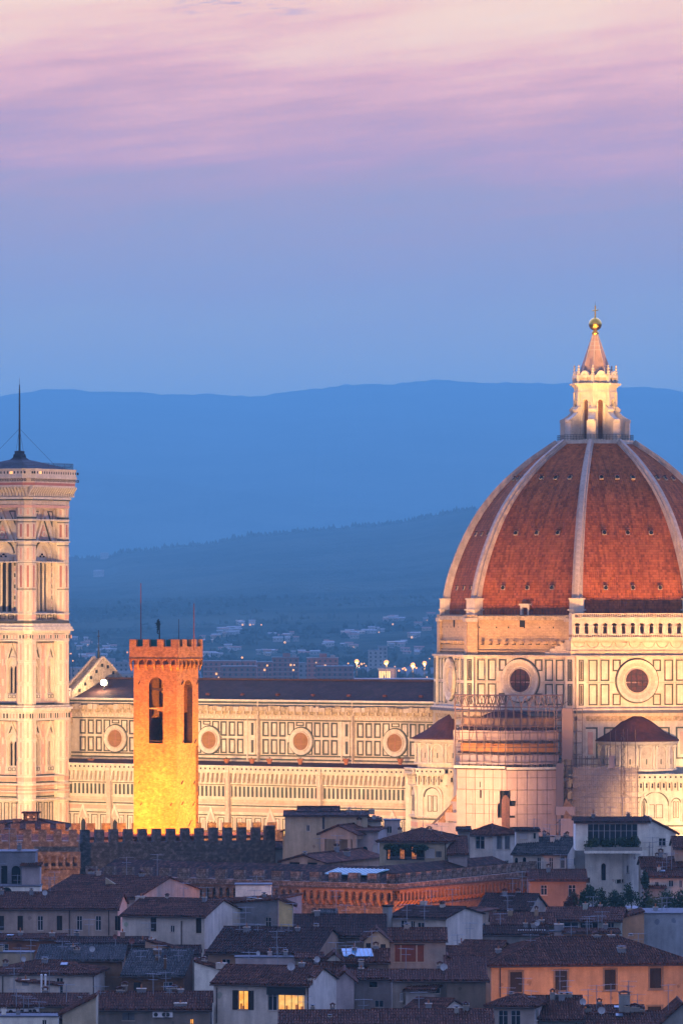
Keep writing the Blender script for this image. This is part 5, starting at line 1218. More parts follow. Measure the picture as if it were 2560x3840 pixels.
HOUSES = {}
SKYL = plain('roof_window_glass', (.05, .07, .10), .3, 0, spec=.4)
LITS = plain('glowing_furniture', (.1, .05, .02), emit=(.55, .16, .03), es=.6)  # furniture silhouettes, room light put into them as faint emission
PIETRA = stone('window_stone', (.27, .18, .13), (.20, .13, .10), 1.5)
def house(key, Z, x0, xc, x1, ye, yr, roof, col, yaw, ze, label, wins=(), dep=None, ch=(), ant=(), dsh=(), ac=(), rm=None, base=0., name='house', cat='house', wm=None, pitch=18, pipes=()):
    ox, oy, sc = ZM[Z]; X = lambda v: ox + v / sc; Y = lambda v: oy + v / sc
    a = radians(yaw); D = (CAMZ - ze) * FPX / (Y(ye) - HY); cn = at(X(xc), Y(ye), D); rz = -a
    fr = Frame(cn.x, cn.y, rz); root = empty(name, (cn.x, cn.y, 0), rz, label=label, cat=cat)
    wm = wm or plaster(*col); rm = rm or ROOFT
    q = (Y(ye) - Y(yr)) * D / FPX
    if yaw > 0:
        xa, xb = fr.hit(X(x0), Y(ye), 'y', 0)[0], 0.0; d = fr.hit(X(x1), Y(ye), 'x', 0)[1] if (x1 is not None and not dep) else dep
    elif yaw < 0:
        xa, xb = 0.0, fr.hit(X(x1), Y(ye), 'y', 0)[0]; d = fr.hit(X(x0), Y(ye), 'x', 0)[1] if (x0 is not None and not dep) else dep
    else:
        xa, xb = fr.hit(X(x0), Y(ye), 'y', 0)[0], 0.0; d = dep
    if not d: d = min(15, max(5, 2 * .84 * q / tan(radians(pitch))))
    w = xb - xa; xm = (xa + xb) / 2
    zr = ze
    if roof in ('gx', 'hip', 'pyr'): zr = fr.hit(X((x0 + xc) / 2 if x0 is not None else xc), Y(yr), 'y', d / 2)[2]
    elif roof == 'gy': zr = fr.hit(X((x0 or 0) + xc) / 2, Y(yr), 'y', 0)[2]
    elif roof == 'shed': zr = fr.hit(X(xc), Y(yr), 'y', d)[2]
    elif roof in ('shedr', 'shedl'): zr = fr.hit(X(xc), Y(yr), 'y', 0)[2]
    elif roof == 'flat': zr = ze + .0
    zr = max(zr, ze + .05)
    if not wins and roof != 'flat' and w > 3.5 and key[0] != 'f' and key not in ('M1t', 'cup', 'M4c', 'M2', 'R8'):
        wins = []; n = max(1, int(w / random.uniform(3.2, 4.6)))
        for i in range(n):
            if random.random() < .75:
                p = Vector((cn.x, cn.y, 0)) + fr.U * (xa + w * (i + .5) / n); kx = (p.x * FPX / p.y + CX - ox) * sc; k2 = random.uniform(.4, .55) * FPX / D * sc; zt = (HY + (CAMZ - (ze - random.uniform(.5, .9))) * FPX / D - oy) * sc
                wins.append(('f', kx - k2, zt, kx + k2, zt + k2 * random.choice((2.2, 3.2)), random.choice('dsdsg')))
    Ff = Face(None, (0, 0, 0), S); Fr_ = Face(None, (xb, 0, 0), 0); Fl = Face(None, (xa, 0, 0), pi)
    # openings
    fh, rh, lh = [], [], []; wl = []
    for wi in wins:
        side, wx0, wy0, wx1, wy1, kd = wi[:6]; ak = 1 if kd[0] == 'a' else 0
        if side == 'f':
            p, r_ = fr.hit(X(wx0), Y(wy1), 'y', 0), fr.hit(X(wx1), Y(wy0), 'y', 0); s0, s1, F, hs = p[0], r_[0], Ff, fh
        elif side == 'r':
            p, r_ = fr.hit(X(wx0), Y(wy1), 'x', xb), fr.hit(X(wx1), Y(wy0), 'x', xb); s0, s1, F, hs = p[1], r_[1], Fr_, rh
        else:
            p, r_ = fr.hit(X(wx0), Y(wy1), 'x', xa), fr.hit(X(wx1), Y(wy0), 'x', xa); s0, s1, F, hs = -p[1], -r_[1], Fl, lh
        h = (s0, s1, p[2], r_[2], ak); hs.append(h); wl.append((F, h, kd))
    mb = MB()
    for F, lo, hi, hs in ((Ff, xa, xb, fh), (Fr_, 0, d, rh), (Fl, -d, 0, lh)):
        F.mb = mb; F.wall(lo, hi, base, ze, hs, .22, wm)
    bk = [(xa, d, base), (xb, d, base), (xb, d, ze), (xa, d, ze)]; mb.add(bk, [(0, 1, 2, 3)], wm)
    o = .45; t = .16; planes = []; sl = 0
    if roof == 'gx':
        sl = (zr - ze) / (d / 2)
        for xx in (xa, xb): mb.add([(xx, 0, ze), (xx, d, ze), (xx, d / 2, zr - .02)], [(0, 1, 2)], wm)
        g = .25; planes = [[(xa - g, -o, ze - o * sl), (xb + g, -o, ze - o * sl), (xb + g, d / 2, zr), (xa - g, d / 2, zr)], [(xa - g, d + o, ze - o * sl), (xb + g, d + o, ze - o * sl), (xb + g, d / 2, zr), (xa - g, d / 2, zr)]]
        ridge = [((xa - g, d / 2, zr), (xb + g, d / 2, zr))]
    elif roof == 'gy':
        sl = (zr - ze) / (w / 2)
        for yy in (0, d): mb.add([(xa, yy, ze), (xb, yy, ze), (xm, yy, zr - .02)], [(0, 1, 2)], wm)
        g = .35; planes = [[(xa - o, -g, ze - o * sl), (xm, -g, zr), (xm, d + g, zr), (xa - o, d + g, ze - o * sl)], [(xb + o, -g, ze - o * sl), (xm, -g, zr), (xm, d + g, zr), (xb + o, d + g, ze - o * sl)]]
        ridge = [((xm, -g, zr), (xm, d + g, zr))]
    elif roof in ('hip', 'pyr'):
        r_ = min(d / 2, w / 2 - .01); dd = d / 2; sl = (zr - ze) / dd
        A = (xa + r_, dd, zr); B = (xb - r_, dd, zr); z0 = ze - o * sl
        c = [(xa - o, -o, z0), (xb + o, -o, z0), (xb + o, d + o, z0), (xa - o, d + o, z0)]
        planes = [[c[0], c[1], B, A], [c[1], c[2], B], [c[2], c[3], A, B], [c[3], c[0], A]]
        ridge = [(A, B), (c[0], A), (c[1], B), (c[2], B), (c[3], A)]
    elif roof == 'shed':
        sl = (zr - ze) / d
        for xx in (xa, xb): mb.add([(xx, 0, ze), (xx, d, ze), (xx, d, zr - .02)], [(0, 1, 2)], wm)
        mb.add([(xa, d, ze), (xb, d, ze), (xb, d, zr), (xa, d, zr)], [(0, 1, 2, 3)], wm)
        planes = [[(xa - .2, -o, ze - o * sl), (xb + .2, -o, ze - o * sl), (xb + .2, d + .1, zr), (xa - .2, d + .1, zr)]]; ridge = [((xa - .2, d, zr), (xb + .2, d, zr))]
    elif roof in ('shedr', 'shedl'):
        hi, lo = (xa, xb) if roof == 'shedr' else (xb, xa); sg = 1 if lo > hi else -1; sl = (zr - ze) / w
        for yy in (0, d): mb.add([(lo, yy, ze), (hi, yy, ze), (hi, yy, zr - .02)], [(0, 1, 2)], wm)
        mb.add([(hi, 0, ze), (hi, d, ze), (hi, d, zr), (hi, 0, zr)], [(0, 1, 2, 3)], wm)
        planes = [[(hi, -.3, zr), (lo + sg * o, -.3, ze - o * sl), (lo + sg * o, d + .3, ze - o * sl), (hi, d + .3, zr)]]; ridge = [((hi, -.3, zr), (hi, d + .3, zr))]
    if w > 4 and wm is not RUBG and wm is not BRICKI:
        pa = plaster(*[int(v * random.uniform(.6, .8)) for v in col]); F = Face(mb, (0, 0, 0), S)
        for _ in range(int(w / 3)):
            x, z = random.uniform(xa + .3, xb - 1.2), ze - random.uniform(.8, 5); n = 9; rr = random.uniform(.12, .38)
            if any(h[0] - .8 < x < h[1] + .8 and h[2] - .8 < z < h[3] + .8 for h in fh): continue
            F.poly([(x + rr * cos(2 * pi * i / n) * random.uniform(.6, 1.2), z + rr * 1.1 * sin(2 * pi * i / n) * random.uniform(.6, 1.2)) for i in range(n)], -.01, .006, pa)
    mb.build('wall', root)
    rb = MB(); rnd = D < 760
    if roof == 'flat':
        rb.box(xa - .12, xb + .12, -.12, d + .12, ze, ze + .14, rm if rm is not ROOFT else SLATE); ridge = []
    elif planes:
        for p in planes:
            rb.slab([(a_, b_, c_ + t) for a_, b_, c_ in p], (0, 0, -t + .01), rm)
            if rnd and p is not planes[-1] or roof in ('shed', 'shedr', 'shedl', 'hip') and rnd: rolls(rb, [(a_, b_, c_ + t) for a_, b_, c_ in p], rm)
        for p, q_ in ridge: rb.tube((p[0], p[1], p[2] + t + .03), (q_[0], q_[1], q_[2] + t + .03), .13, rm, n=6)
        z0 = planes[0][0][2]
        if roof in ('gx', 'hip', 'shed'): rb.tube((xa - .3, -o - .08, ze - o * sl - .02), (xb + .3, -o - .08, ze - o * sl - .02), .085, COPPER, n=6)
    ro = rb.build('roof', root)
    def rz_at(x, y):
        if roof == 'gx': return zr - abs(y - d / 2) * sl
        if roof == 'gy': return zr - abs(x - xm) * sl
        if roof in ('hip', 'pyr'): return min(zr, ze + min(y, d - y, x - xa, xb - x) * sl)
        if roof == 'shed': return ze + y * sl
        if roof in ('shedr', 'shedl'): return ze + (abs(x - (xb if roof == 'shedr' else xa))) * sl
        return ze
    for c in ch:              # (px, py_top, width)
        yy = d * (c[3] if len(c) > 3 else .5); p = fr.hit(X(c[0]), Y(c[1]), 'y', yy); m = MB(); chimney(m, p[0], yy, rz_at(p[0], yy) - .3, max(p[2] - .5, rz_at(p[0], yy) + .3), c[2], RUBG if len(ch) % 2 else wm); m.build('chimney', ro)
    for c in ant:
        yy = d * .4; p = fr.hit(X(c[0]), Y(c[1]), 'y', yy); m = MB(); zb = rz_at(p[0], yy); aerial(m, p[0], yy, zb, max(1.2, p[2] - zb)); m.build('aerial', ro)
    for c in dsh:
        yy = d * .3; p = fr.hit(X(c[0]), Y(c[1]), 'y', yy); m = MB(); dish(m, p[0], yy, p[2], c[2] / sc * D / FPX / 2, (plain('red_dish', (.22, .07, .06)) if len(c) > 3 else None)); m.build('satellite_dish', ro)
    for c in ac:
        p = fr.hit(X(c[0]), Y(c[1]), 'y', -.4); m = MB(); aircon(m, p[0], -.05, p[2]); m.build('air_conditioner', root)
    for px, y0_, y1_ in pipes:
        p, r_ = fr.hit(X(px), Y(y0_), 'y', -.1), fr.hit(X(px), Y(y1_), 'y', -.1); m = MB(); m.tube((p[0], -.12, min(p[2], ze)), (p[0], -.12, r_[2]), .07, COPPER); m.build('downpipe', root)
    for F, h, kd in wl:
        s0, s1, z0, z1, ak = h; m = MB(); G = Face(m, F.O, atan2(F.N[1], F.N[0])); k = kd.strip('a') or 'd'
        pane = {'d': GLASS, 's': SHUT, 'g': SHUTG, 'r': SHUTR, 'o': LITO, 'y': LITY, 'i': LITD, 'S': SHUT, 'k': DARK, 'w': FRAMEW, 'B': LITO}[k[0]]
        if ak: G.arch(s0 - .02, s1 + .02, z0, z1 + .02, -.18, pane, 1, -.22)
        else: G.box(s0 - .02, s1 + .02, z0 - .02, z1 + .02, -.17, pane, -.22)
        if k[0] in 'doyi' and not ak:
            G.rim(s0, s1, z0, z1, .05, -.1, WOOD if k[0] in 'oy' else FRAMEW, -.17); c = (s0 + s1) / 2; nn = max(2, round((s1 - s0) / .75))
            for j in range(1, nn): xx = s0 + (s1 - s0) * j / nn; G.box(xx - .03, xx + .03, z0, z1, -.1, WOOD if k[0] in 'oy' else FRAMEW, -.17)
            if z1 - z0 > 1.3 and k[0] == 'd': G.box(s0, s1, z0 + (z1 - z0) * .66, z0 + (z1 - z0) * .66 + .04, -.1, FRAMEW, -.17)
        if k[0] == 'r':
            for t in (0, .22, .74, 1): xx = s0 + (s1 - s0) * t; G.box(xx - .09, xx + .09, z0, z1, -.08, plaster(*PK), -.17)
            G.box(s0, s1, z1 - .12, z1 + .06, -.02, WOOD, -.17)
        if k[0] in 'oy':
            for _ in range(4): xx = random.uniform(s0 + .1, s1 - .4); hh = random.uniform(.15, .55) * (z1 - z0) * .8; G.box(xx, xx + random.uniform(.12, .35), z0, z0 + hh, -.145, LITS, -.17)
        if k[0] in 'sgS':
            c = (s0 + s1) / 2; G.box(c - .03, c + .03, z0, z1, -.12, WOOD, -.17); z = z0 + .1
            while z < z1 - .1: G.box(s0 + .06, c - .05, z, z + .05, -.14, pane, -.17); G.box(c + .05, s1 - .06, z, z + .05, -.14, pane, -.17); z += .12
        if k[0] == 'S': G.rim(s0 - .22, s1 + .22, z0 - .22, z1 + .22, .2, .07, PIETRA); G.box(s0 - .3, s1 + .3, z0 - .28, z0 - .18, .16, PIETRA)
        elif not ak: G.box(s0 - .08, s1 + .08, z0 - .09, z0, .07, MARB2)
        wo = m.build('window', root)
        if 'H' in k:
            for sg, e in ((-1, s0), (1, s1)):
                m = MB(); G = Face(m, F.O, atan2(F.N[1], F.N[0])); ww = (s1 - s0) / 2 * 1.15; a_, b_ = (e - ww, e - .02) if sg < 0 else (e + .02, e + ww); G.rim(a_, b_, z0 - .03, z1 + .03, .07, .06, SHUT, .01); G.box(a_ + .05, b_ - .05, z0, z1, .035, SHUT, .01); z = z0 + .1
                while z < z1 - .1: G.box(a_ + .07, b_ - .07, z, z + .05, .055, SHUT, .03); z += .11
                m.build('shutter', wo)
    if rnd and w > 5:      # roof clutter
        for _ in range(random.choice((1, 2)) if w < 12 else random.choice((2, 3, 4))):
            x, y = random.uniform(xa + 1, xb - 1), d * random.uniform(.35, .6); m = MB(); chimney(m, x, y, rz_at(x, y) - .3, rz_at(x, y) + random.uniform(.5, .9), random.uniform(.45, .7), random.choice((wm, RUBG))); m.build('chimney', ro)
        for _ in range(random.choice((1, 2, 2, 3))):
            x, y = random.uniform(xa + 1, xb - 1), d * .5; m = MB(); aerial(m, x, y, rz_at(x, y), random.uniform(1.2, 3.2)); m.build('aerial', ro)
        if random.random() < .25: x, y = random.uniform(xa + 1, xb - 1), d * .3; m = MB(); dish(m, x, y, rz_at(x, y) + .9, random.uniform(.32, .45)); m.build('satellite_dish', ro)
        if random.random() < .16 and roof in ('gx', 'shed', 'hip'):
            x, y = random.uniform(xa + 1.5, xb - 2), d * random.uniform(.15, .28); m = MB(); z_ = rz_at(x, y) + .34; m.slab([(x, y, z_), (x + .8, y, z_), (x + .8, y + .9, z_ + .9 * sl), (x, y + .9, z_ + .9 * sl)], (0, 0, .08), SKYL); m.build('roof_window', ro)
    HOUSES[key] = (root, fr, xa, xb, d, ze, zr, X, Y, D)
    return root

BW = (90, 90, 92); W_ = (66, 61, 62); CR = (55, 47, 38); PK = (60, 41, 34); MV = (47, 37, 36); LV = (47, 41, 48); GY = (30, 30, 33); OR = (55, 31, 21); DK = (22, 17, 15); TN = (46, 38, 30)
# --- below the cathedral (farthest first)
house('cup', 'L', 10, 420, None, 190, 126, 'hip', GY, 0, 21, 'dark hip roof with a twin-arched belvedere chimney behind the left battlements', dep=16, rm=ROOFD)
r = HOUSES['cup']; m = MB(); p0 = r[1].hit(155 / 1.742, 3000 + 128 / 1.742, 'y', 6); p1 = r[1].hit(252 / 1.742, 3000 + 88 / 1.742, 'y', 6); F = Face(m, (0, 6, 0), S)
for yb_ in (0., -2.2): F.wall(p0[0], p1[0], p0[2] - 1.5, p1[2], [(p0[0] + (p1[0] - p0[0]) * t, p0[0] + (p1[0] - p0[0]) * (t + .2), p0[2] + .15, p1[2] - .45, 1) for t in (.2, .6)], .2, RUB, base=yb_)
m.box(p0[0], p0[0] + .2, 6, 8.2, p0[2] - 1.5, p1[2], RUB); m.box(p1[0] - .2, p1[0], 6, 8.2, p0[2] - 1.5, p1[2], RUB); m.box(p0[0] - .3, p1[0] + .3, 5.7, 8.5, p1[2], p1[2] + .25, ROOFD); m.box(p0[0] - 1.7, p0[0] - .3, 6.2, 7.5, p0[2] - 1.5, p0[2] + .1, RUB); m.build('belvedere', r[0])
house('lw', 'L', -60, 20, 95, 152, 136, 'hip', W_, 30, 21.5, 'white house edge with a low roof at the far left behind the battlements', dep=8)
house('M1', 'M', 420, 905, None, 172, 150, 'gx', CR, 0, 26, 'wide cream top-floor house with a thin dark roof before the marble aisle', [('f', 548, 225, 566, 262, 'd'), ('f', 640, 180, 654, 250, 'g')], dep=9, rm=ROOFD, ch=((795, 138, .7), (930, 165, .8)))
house('M1t', 'M', 500, 735, None, 146, 124, 'gx', GY, 0, 26.5, 'small dark-tiled attic roof riding on the cream top-floor house', dep=4, rm=ROOFD, base=25.7)
house('M1b', 'M', 718, 985, None, 200, 190, 'shed', W_, 0, 25.2, 'flat-topped white roof terrace box left of the loggia roof ridge', dep=5, dsh=((945, 178, 26),), ch=((965, 182, .7),))
house('M1c', 'M', 1003, 1096, None, 200, 196, 'flat', LV, 0, 25.2, 'lilac cube-shaped stair house with one white-framed window', [('f', 1020, 232, 1048, 274, 'd')], dep=4)
house('M6', 'M', 408, 500, 515, 262, 232, 'gy', CR, 8, 23.5, 'tiny gabled house with a glowing yellow window beside the dark wall', [('f', 410, 252, 436, 294, 'y'), ('f', 464, 308, 474, 334, 'd'), ('f', 482, 308, 492, 334, 'd')], dep=8, ac=((490, 338),))
house('M6b', 'M', 510, 770, None, 358, 300, 'shed', W_, 0, 20.3, 'low grey-tiled shed roof under the loggia with two big roof windows', dep=8, rm=ROOFG)
house('M2', 'M', 628, 842, 1000, 282, 222, 'gy', PK, 22, 23.6, 'open roof loggia with a pink gable on square pillars', base=22.9, dep=13)
house('M2w', 'M', 842, 968, 985, 262, 245, 'gx', LV, 10, 24.0, 'lilac house wall with two arched windows right of the loggia', [('f', 872, 352, 906, 424, 'a'), ('f', 934, 338, 966, 420, 'aw')], dep=9)
r = HOUSES['M2']; m = MB(); xa, xb, d, ze = r[2], r[3], r[4], r[5]
for x in (xa + .1, xa + (xb - xa) * .42, xa + (xb - xa) * .74, xb - .7):
    for y in (0.05, d - .7): m.box(x, x + .55, y, y + .55, 0, ze, plaster(*PK))
m.box(xa, xb, .1, d - .1, 0, 19.2, plaster(*PK)); m.box(xa + 1, xb - 1.2, d - 1.2, d - 1, 19.2, ze, plaster(*GY)); m.build('pillar', r[0])
house('M5', 'M', 400, 655, 850, 448, 392, 'gy', PK, 24, 20.6, 'pink gabled house front rising behind the lower battlements', [('f', 446, 434, 507, 475, 'k'), ('f', 552, 434, 610, 475, 'k')], dep=20, ch=((537, 398, .5, .03),))
house('M3', 'M', 975, 1370, 1448, 325, 250, 'hip', CR, 12, 23.6, 'hipped house with a deep loggia, warm curtains and hanging plants', [('f', 1015, 340, 1240, 432, 'k'), ('f', 1244, 364, 1300, 420, 'w'), ('f', 1306, 380, 1340, 415, 'g'), ('r', 1418, 388, 1433, 426, 'o')], dep=12, ch=((1232, 232, .7), (1268, 232, .6)), ant=((1340, 230),), pipes=((1362, 332, 480),))
r = HOUSES['M3']; m = MB(); fr = r[1]; X, Y = r[7], r[8]
for a, b in ((1096, 1120), (1164, 1190), (1024, 1034)): p, q_ = fr.hit(X(a), Y(424), 'y', -.1), fr.hit(X(b), Y(356), 'y', -.1); F = Face(m, (0, 0, 0), S); F.box(p[0], q_[0], p[2], q_[2], -.08, LITD, -.14)
m.build('curtain', r[0]); m = MB(); p, q_ = fr.hit(X(1010), Y(455), 'y', -.5), fr.hit(X(1250), Y(416), 'y', -.5)
x = p[0]
while x < q_[0]: m.tube((x, -.5, p[2]), (x, -.5, q_[2]), .02, STEELG, n=4); x += .16
m.box(p[0], q_[0], -.53, -.47, q_[2], q_[2] + .05, STEELG); m.box(p[0], q_[0], -.6, 0, p[2] - .15, p[2], plaster(*CR)); m.build('balcony_railing', r[0])
house('M3b', 'M', 1380, 1490, None, 398, 300, 'shed', LV, 0, 22, 'low roof slope between the loggia house and the hipped pavilion', dep=9)
house('M4', 'R', 88, 265, 432, 330, 262, 'hip', W_, 38, 23.5, 'white pavilion house with a pyramid hip roof before the sheeted scaffolding', [('f', 147, 336, 210, 426, 'd'), ('r', 292, 336, 332, 428, 'g'), ('r', 348, 336, 386, 428, 'g'), ('r', 296, 505, 320, 540, 'd'), ('r', 350, 503, 375, 560, 'd')], pitch=16)
house('M4b', 'R', 425, 580, None, 304, 290, 'shed', W_, 0, 24.5, 'flat-roofed pergola box right of the pyramid-roofed pavilion', [('f', 450, 315, 500, 358, 'w'), ('f', 545, 318, 560, 355, 'k')], dep=5, rm=ROOFD)
house('M4c', 'R', 30, 110, None, 300, 284, 'gx', GY, 0, 24.8, 'dark little roof just left of the pyramid-roofed pavilion', dep=5, rm=ROOFD)
house('R2r', 'R', 560, 900, None, 395, 354, 'gx', GY, 0, 22.6, 'red-brown tiled roof behind the long plain house', dep=10, ch=((640, 312, .6), (775, 305, .5)))
house('R2', 'R', 405, 768, 900, 462, 358, 'gx', W_, 14, 21.5, 'long plain house with a row of narrow windows and grey roof', [('f', 416, 485, 438, 550, 'a'), ('f', 470, 483, 494, 554, 'a'), ('f', 568, 484, 594, 570, 'd'), ('f', 650, 484, 678, 572, 'd'), ('f', 730, 476, 757, 558, 'd'), ('r', 820, 486, 838, 538, 'd')], rm=ROOFG, dep=12, pipes=((772, 465, 570),))
house('R3', 'R', 520, 905, None, 640, 576, 'gx', (30, 21, 18), 0, 19, 'red-brown tiled roof right of the dark end of the crenellated wing', dep=11)
house('R3b', 'R', 690, 895, None, 700, 640, 'shedr', TN, 0, 17.6, 'small sloping roof with a glass corner beside the white tower house', dep=7)
house('R3c', 'R', 565, 770, None, 692, 690, 'flat', (27, 20, 18), 0, 17.4, 'pink plaster wall under the red-brown tiled roof', dep=4)
# modern tower house
house('R1', 'R', 898, 1148, 1285, 432, 430, 'flat', BW, 28, 22.3, 'white square tower house with one tall arched window', [('f', 1006, 524, 1038, 640, 'a'), ('r', 1180, 538, 1196, 592, 'd'), ('f', 892, 622, 930, 655, 's'), ('r', 1112, 632, 1165, 660, 's')], dep=9)
house('R1t', 'R', 832, 1330, None, 244, 218, 'gx', BW, 0, 26.2, 'white penthouse with a glazed plant-filled front on the tower house', [('f', 915, 254, 1255, 400, 'd')], dep=7, rm=ROOFD, base=22.3)
r = HOUSES['R1t']; m = MB(); xa, xb = r[2], r[3]; p0 = r[1].hit(r[7](895), r[8](430), 'y', -1.9); p1 = r[1].hit(r[7](1285), r[8](430), 'y', -1.9)
m.box(p0[0], p1[0], -2.1, 0, 22.0, 22.35, plaster(*BW)); m.box(p0[0], p1[0], -2.1, -1.5, 22.35, 22.85, plaster(*GY)); m.build('balcony', r[0])
house('R1w', 'R', 1330, 1518, None, 322, 226, 'shedr', BW, 0, 24.2, 'pale side wing sloping down to the right of the glazed penthouse', dep=9, ch=((1330, 415, .9, -.2),))
house('R1r', 'R', 1510, 1640, None, 420, 350, 'gx', PK, 0, 22.8, 'house end with reddish roof at the right edge beside the pale wing', dep=9)
house('R11', 'R', 1290, 1600, None, 556, 490, 'gx', W_, 0, 20.2, 'brown tiled roof right of the white tower house', dep=10, ch=((1388, 490, .5),))
house('R11b', 'R', 1330, 1640, None, 618, 580, 'gx', W_, 0, 19.2, 'white low house with three small windows at the right edge', [('f', 1468, 640, 1500, 685, 'd'), ('f', 1375, 650, 1400, 690, 'd'), ('f', 1540, 640, 1560, 690, 'd')], dep=8)
house('R11c', 'R', 1300, 1440, None, 690, 640, 'shed', GY, 0, 17.8, 'small dark lean-to roof below the white low house', dep=6)
# --- left side
house('L3', 'L', -80, 232, None, 342, 338, 'flat', (24, 25, 29), 0, 23.2, 'dark flat-roofed building with rooftop terrace clutter at far left', [('f', 78, 430, 135, 560, 'ak'), ('f', 10, 430, 50, 560, 'k')], dep=6, wm=RUBG)
house('L3t', 'L', 145, 262, None, 432, 424, 'shed', LV, 0, 21.5, 'little lilac roof hut beside the arched corbels of the palace', dep=3.5)
house('L3b', 'L', -80, 262, None, 566, 556, 'flat', BW, 0, 18.9, 'pale blue-white wall with one dark round-arched doorway', [('f', 10, 570, 80, 640, 'ak')], dep=5)
house('L4b', 'L', 270, 900, 1430, 640, 500, 'gx', MV, 20, 18.2, 'big low-pitched tiled roof with a pale triangular party wall', dep=22, pitch=14)
r = HOUSES['L4b']; m = MB(); fr = r[1]
P3 = [fr.hit(r[7](x), r[8](y), 'y', 6) for x, y in ((690, 508), (822, 592), (690, 602))]; m.slab([(p[0], 6, p[2]) for p in P3], (0, .3, 0), plaster(*TN)); m.build('party_wall', r[0])
house('L4', 'L', -140, 770, 860, 712, 612, 'gx', MV, 3, 17.6, 'long mauve house with a row of seven tall windows', [('f', x, 757, x + 36, 852, 'd' if i in (2, 4, 5) else 's') for i, x in enumerate((-8, 116, 247, 372, 503, 626, 752))], dep=13, pipes=((455, 715, 885), (712, 715, 885)))
house('L4c', 'L', -100, 420, None, 912, 884, 'shed', (30, 13, 8), 0, 15, 'low dark eaves roof over a rust-red wall at the left', dep=5)
house('L6b', 'L', -90, 216, None, 1000, 996, 'flat', TN, 0, 14.4, 'grey-beige parapet wall with a torn white edge at the left', dep=3)
house('L5', 'L', 800, 1338, 1600, 762, 650, 'gx', W_, 16, 17.8, 'white house with two dark tall windows and a copper downpipe', [('f', 984, 768, 1022, 858, 's'), ('f', 1280, 772, 1316, 870, 's'), ('f', 1114, 820, 1141, 864, 'd'), ('f', 1280, 1002, 1316, 1074, 's')], dep=15, pipes=((1186, 790, 1030),), ch=((922, 672, 1.1), (1093, 705, .4)))
house('M8', 'M', -40, 380, 640, 700, 668, 'shedl', GY, 14, 18.4, 'large grey stone gable wall with one tall narrow window', [('f', 305, 768, 340, 846, 'd')], wm=RUBG, dep=12, ch=((225, 640, 1.0, .05), (262, 640, .8, .05)))
house('M8c', 'M', 385, 470, None, 702, 668, 'shedr', (70, 55, 30), 0, 18.6, 'small gable wall with yellow lamplight painted into its plaster above the grey stone wall', dep=4)  # yellow lamplight put into the plaster colour, no lamp shines here
house('M7', 'M', 130, 340, None, 580, 574, 'flat', BW, 0, 19.6, 'white rooftop box with a spindly aerial in front of the corbel arcade', [('f', 296, 630, 320, 668, 'k')], dep=4, ant=((255, 575),))
house('M9', 'M', 480, 1010, None, 880, 760, 'gx', DK, 0, 16.5, 'broad dark slate-coloured roof under the orange corbel arcade', dep=15, rm=ROOFD)
house('M9b', 'M', 630, 720, None, 748, 730, 'gx', GY, 0, 17.6, 'small grey roofed attic on the ridge of the broad dark roof', dep=3, rm=ROOFG)
house('M10', 'M', 1040, 1366, 1580, 775, 708, 'gx', W_, 26, 17.8, 'white house with three small windows right of the dark flues', [('f', 1100, 787, 1138, 838, 'd'), ('f', 1158, 790, 1182, 832, 'd'), ('f', 1198, 800, 1240, 838, 'd')], rm=ROOFD)
r = HOUSES['M10']; m = MB(); fr = r[1]; p = fr.hit(r[7](1006), r[8](705), 'y', -1); p2 = fr.hit(r[7](1040), r[8](840), 'y', -1); m.box(p[0], p2[0], -1.6, -.4, 0, p[2], GYM := plaster(*GY)); m.box(p[0] - .1, p2[0] + .1, -1.7, -.3, p[2], p[2] + .2, ROOFD)
m.build('chimney_stack', r[0])
house('M10b', 'R', -60, 110, 262, 870, 838, 'gy', (48, 36, 30), 20, 16.9, 'grey and peach gable end with a round red dish and dark pipe', [('f', 178, 932, 215, 1018, 'd')], dep=11, dsh=((84, 1000, 56, 1),))
house('M9c', 'M', -30, 600, 900, 985, 835, 'gx', (40, 26, 20), 12, 15.2, 'very wide low dark roof crossed by many aerials', dep=18, rm=ROOFD, ant=((155, 830), (196, 870), (400, 880), (442, 920), (262, 860)), dsh=((266, 975, 30),))
house('M11', 'M', 886, 1036, 1366, 905, 838, 'gx', PK, -60, 17.3, 'tall house with a big rust-red shuttered window under a short roof', (), dep=None, name='house') if False else None
house('M11', 'M', 1036, 1364, None, 904, 840, 'gx', (46, 38, 38), 0, 16.6, 'tall house with a big rust-red shuttered window under a short roof', [('f', 1062, 926, 1240, 1030, 'r')], dep=7)
house('M11g', 'M', 886, 1034, None, 905, 846, 'gy', CR, 0, 16.7, 'narrow cream gable with two small windows left of the rust-red window', [('f', 896, 920, 925, 964, 's'), ('f', 982, 926, 1012, 980, 's')], dep=7)
house('M12', 'M', 706, 775, 1028, 1030, 962, 'gx', W_, -60, 14.8, 'x') if False else None
house('M12', 'M', 770, 1028, None, 1030, 962, 'gx', (27, 23, 24), 0, 14.6, 'little roof with a large blue skylight', dep=6, ch=((868, 1062, .6, -.1),))
r = HOUSES['M12']; m = MB(); fr = r[1]; sl = (r[6] - r[5]) / (r[4] / 2); q1, q2 = fr.hit(r[7](765), r[8](998), 'y', 1.2), fr.hit(r[7](940), r[8](998), 'y', 1.2)
m.slab([(q1[0], .7, r[5] + .7 * sl + .26), (q2[0], .7, r[5] + .7 * sl + .26), (q2[0] - .3, 2.7, r[5] + 2.7 * sl + .26), (q1[0] - .2, 2.7, r[5] + 2.7 * sl + .26)], (0, 0, .1), plain('blue_roof_glass', (.10, .26, .42), .15, spec=.8))
for t in np.linspace(0, 1, 8): x = q1[0] + (q2[0] - q1[0]) * t; m.tube((x, .7, r[5] + .7 * sl + .38), (x - .25, 2.7, r[5] + 2.7 * sl + .38), .03, FRAMEW, n=4)
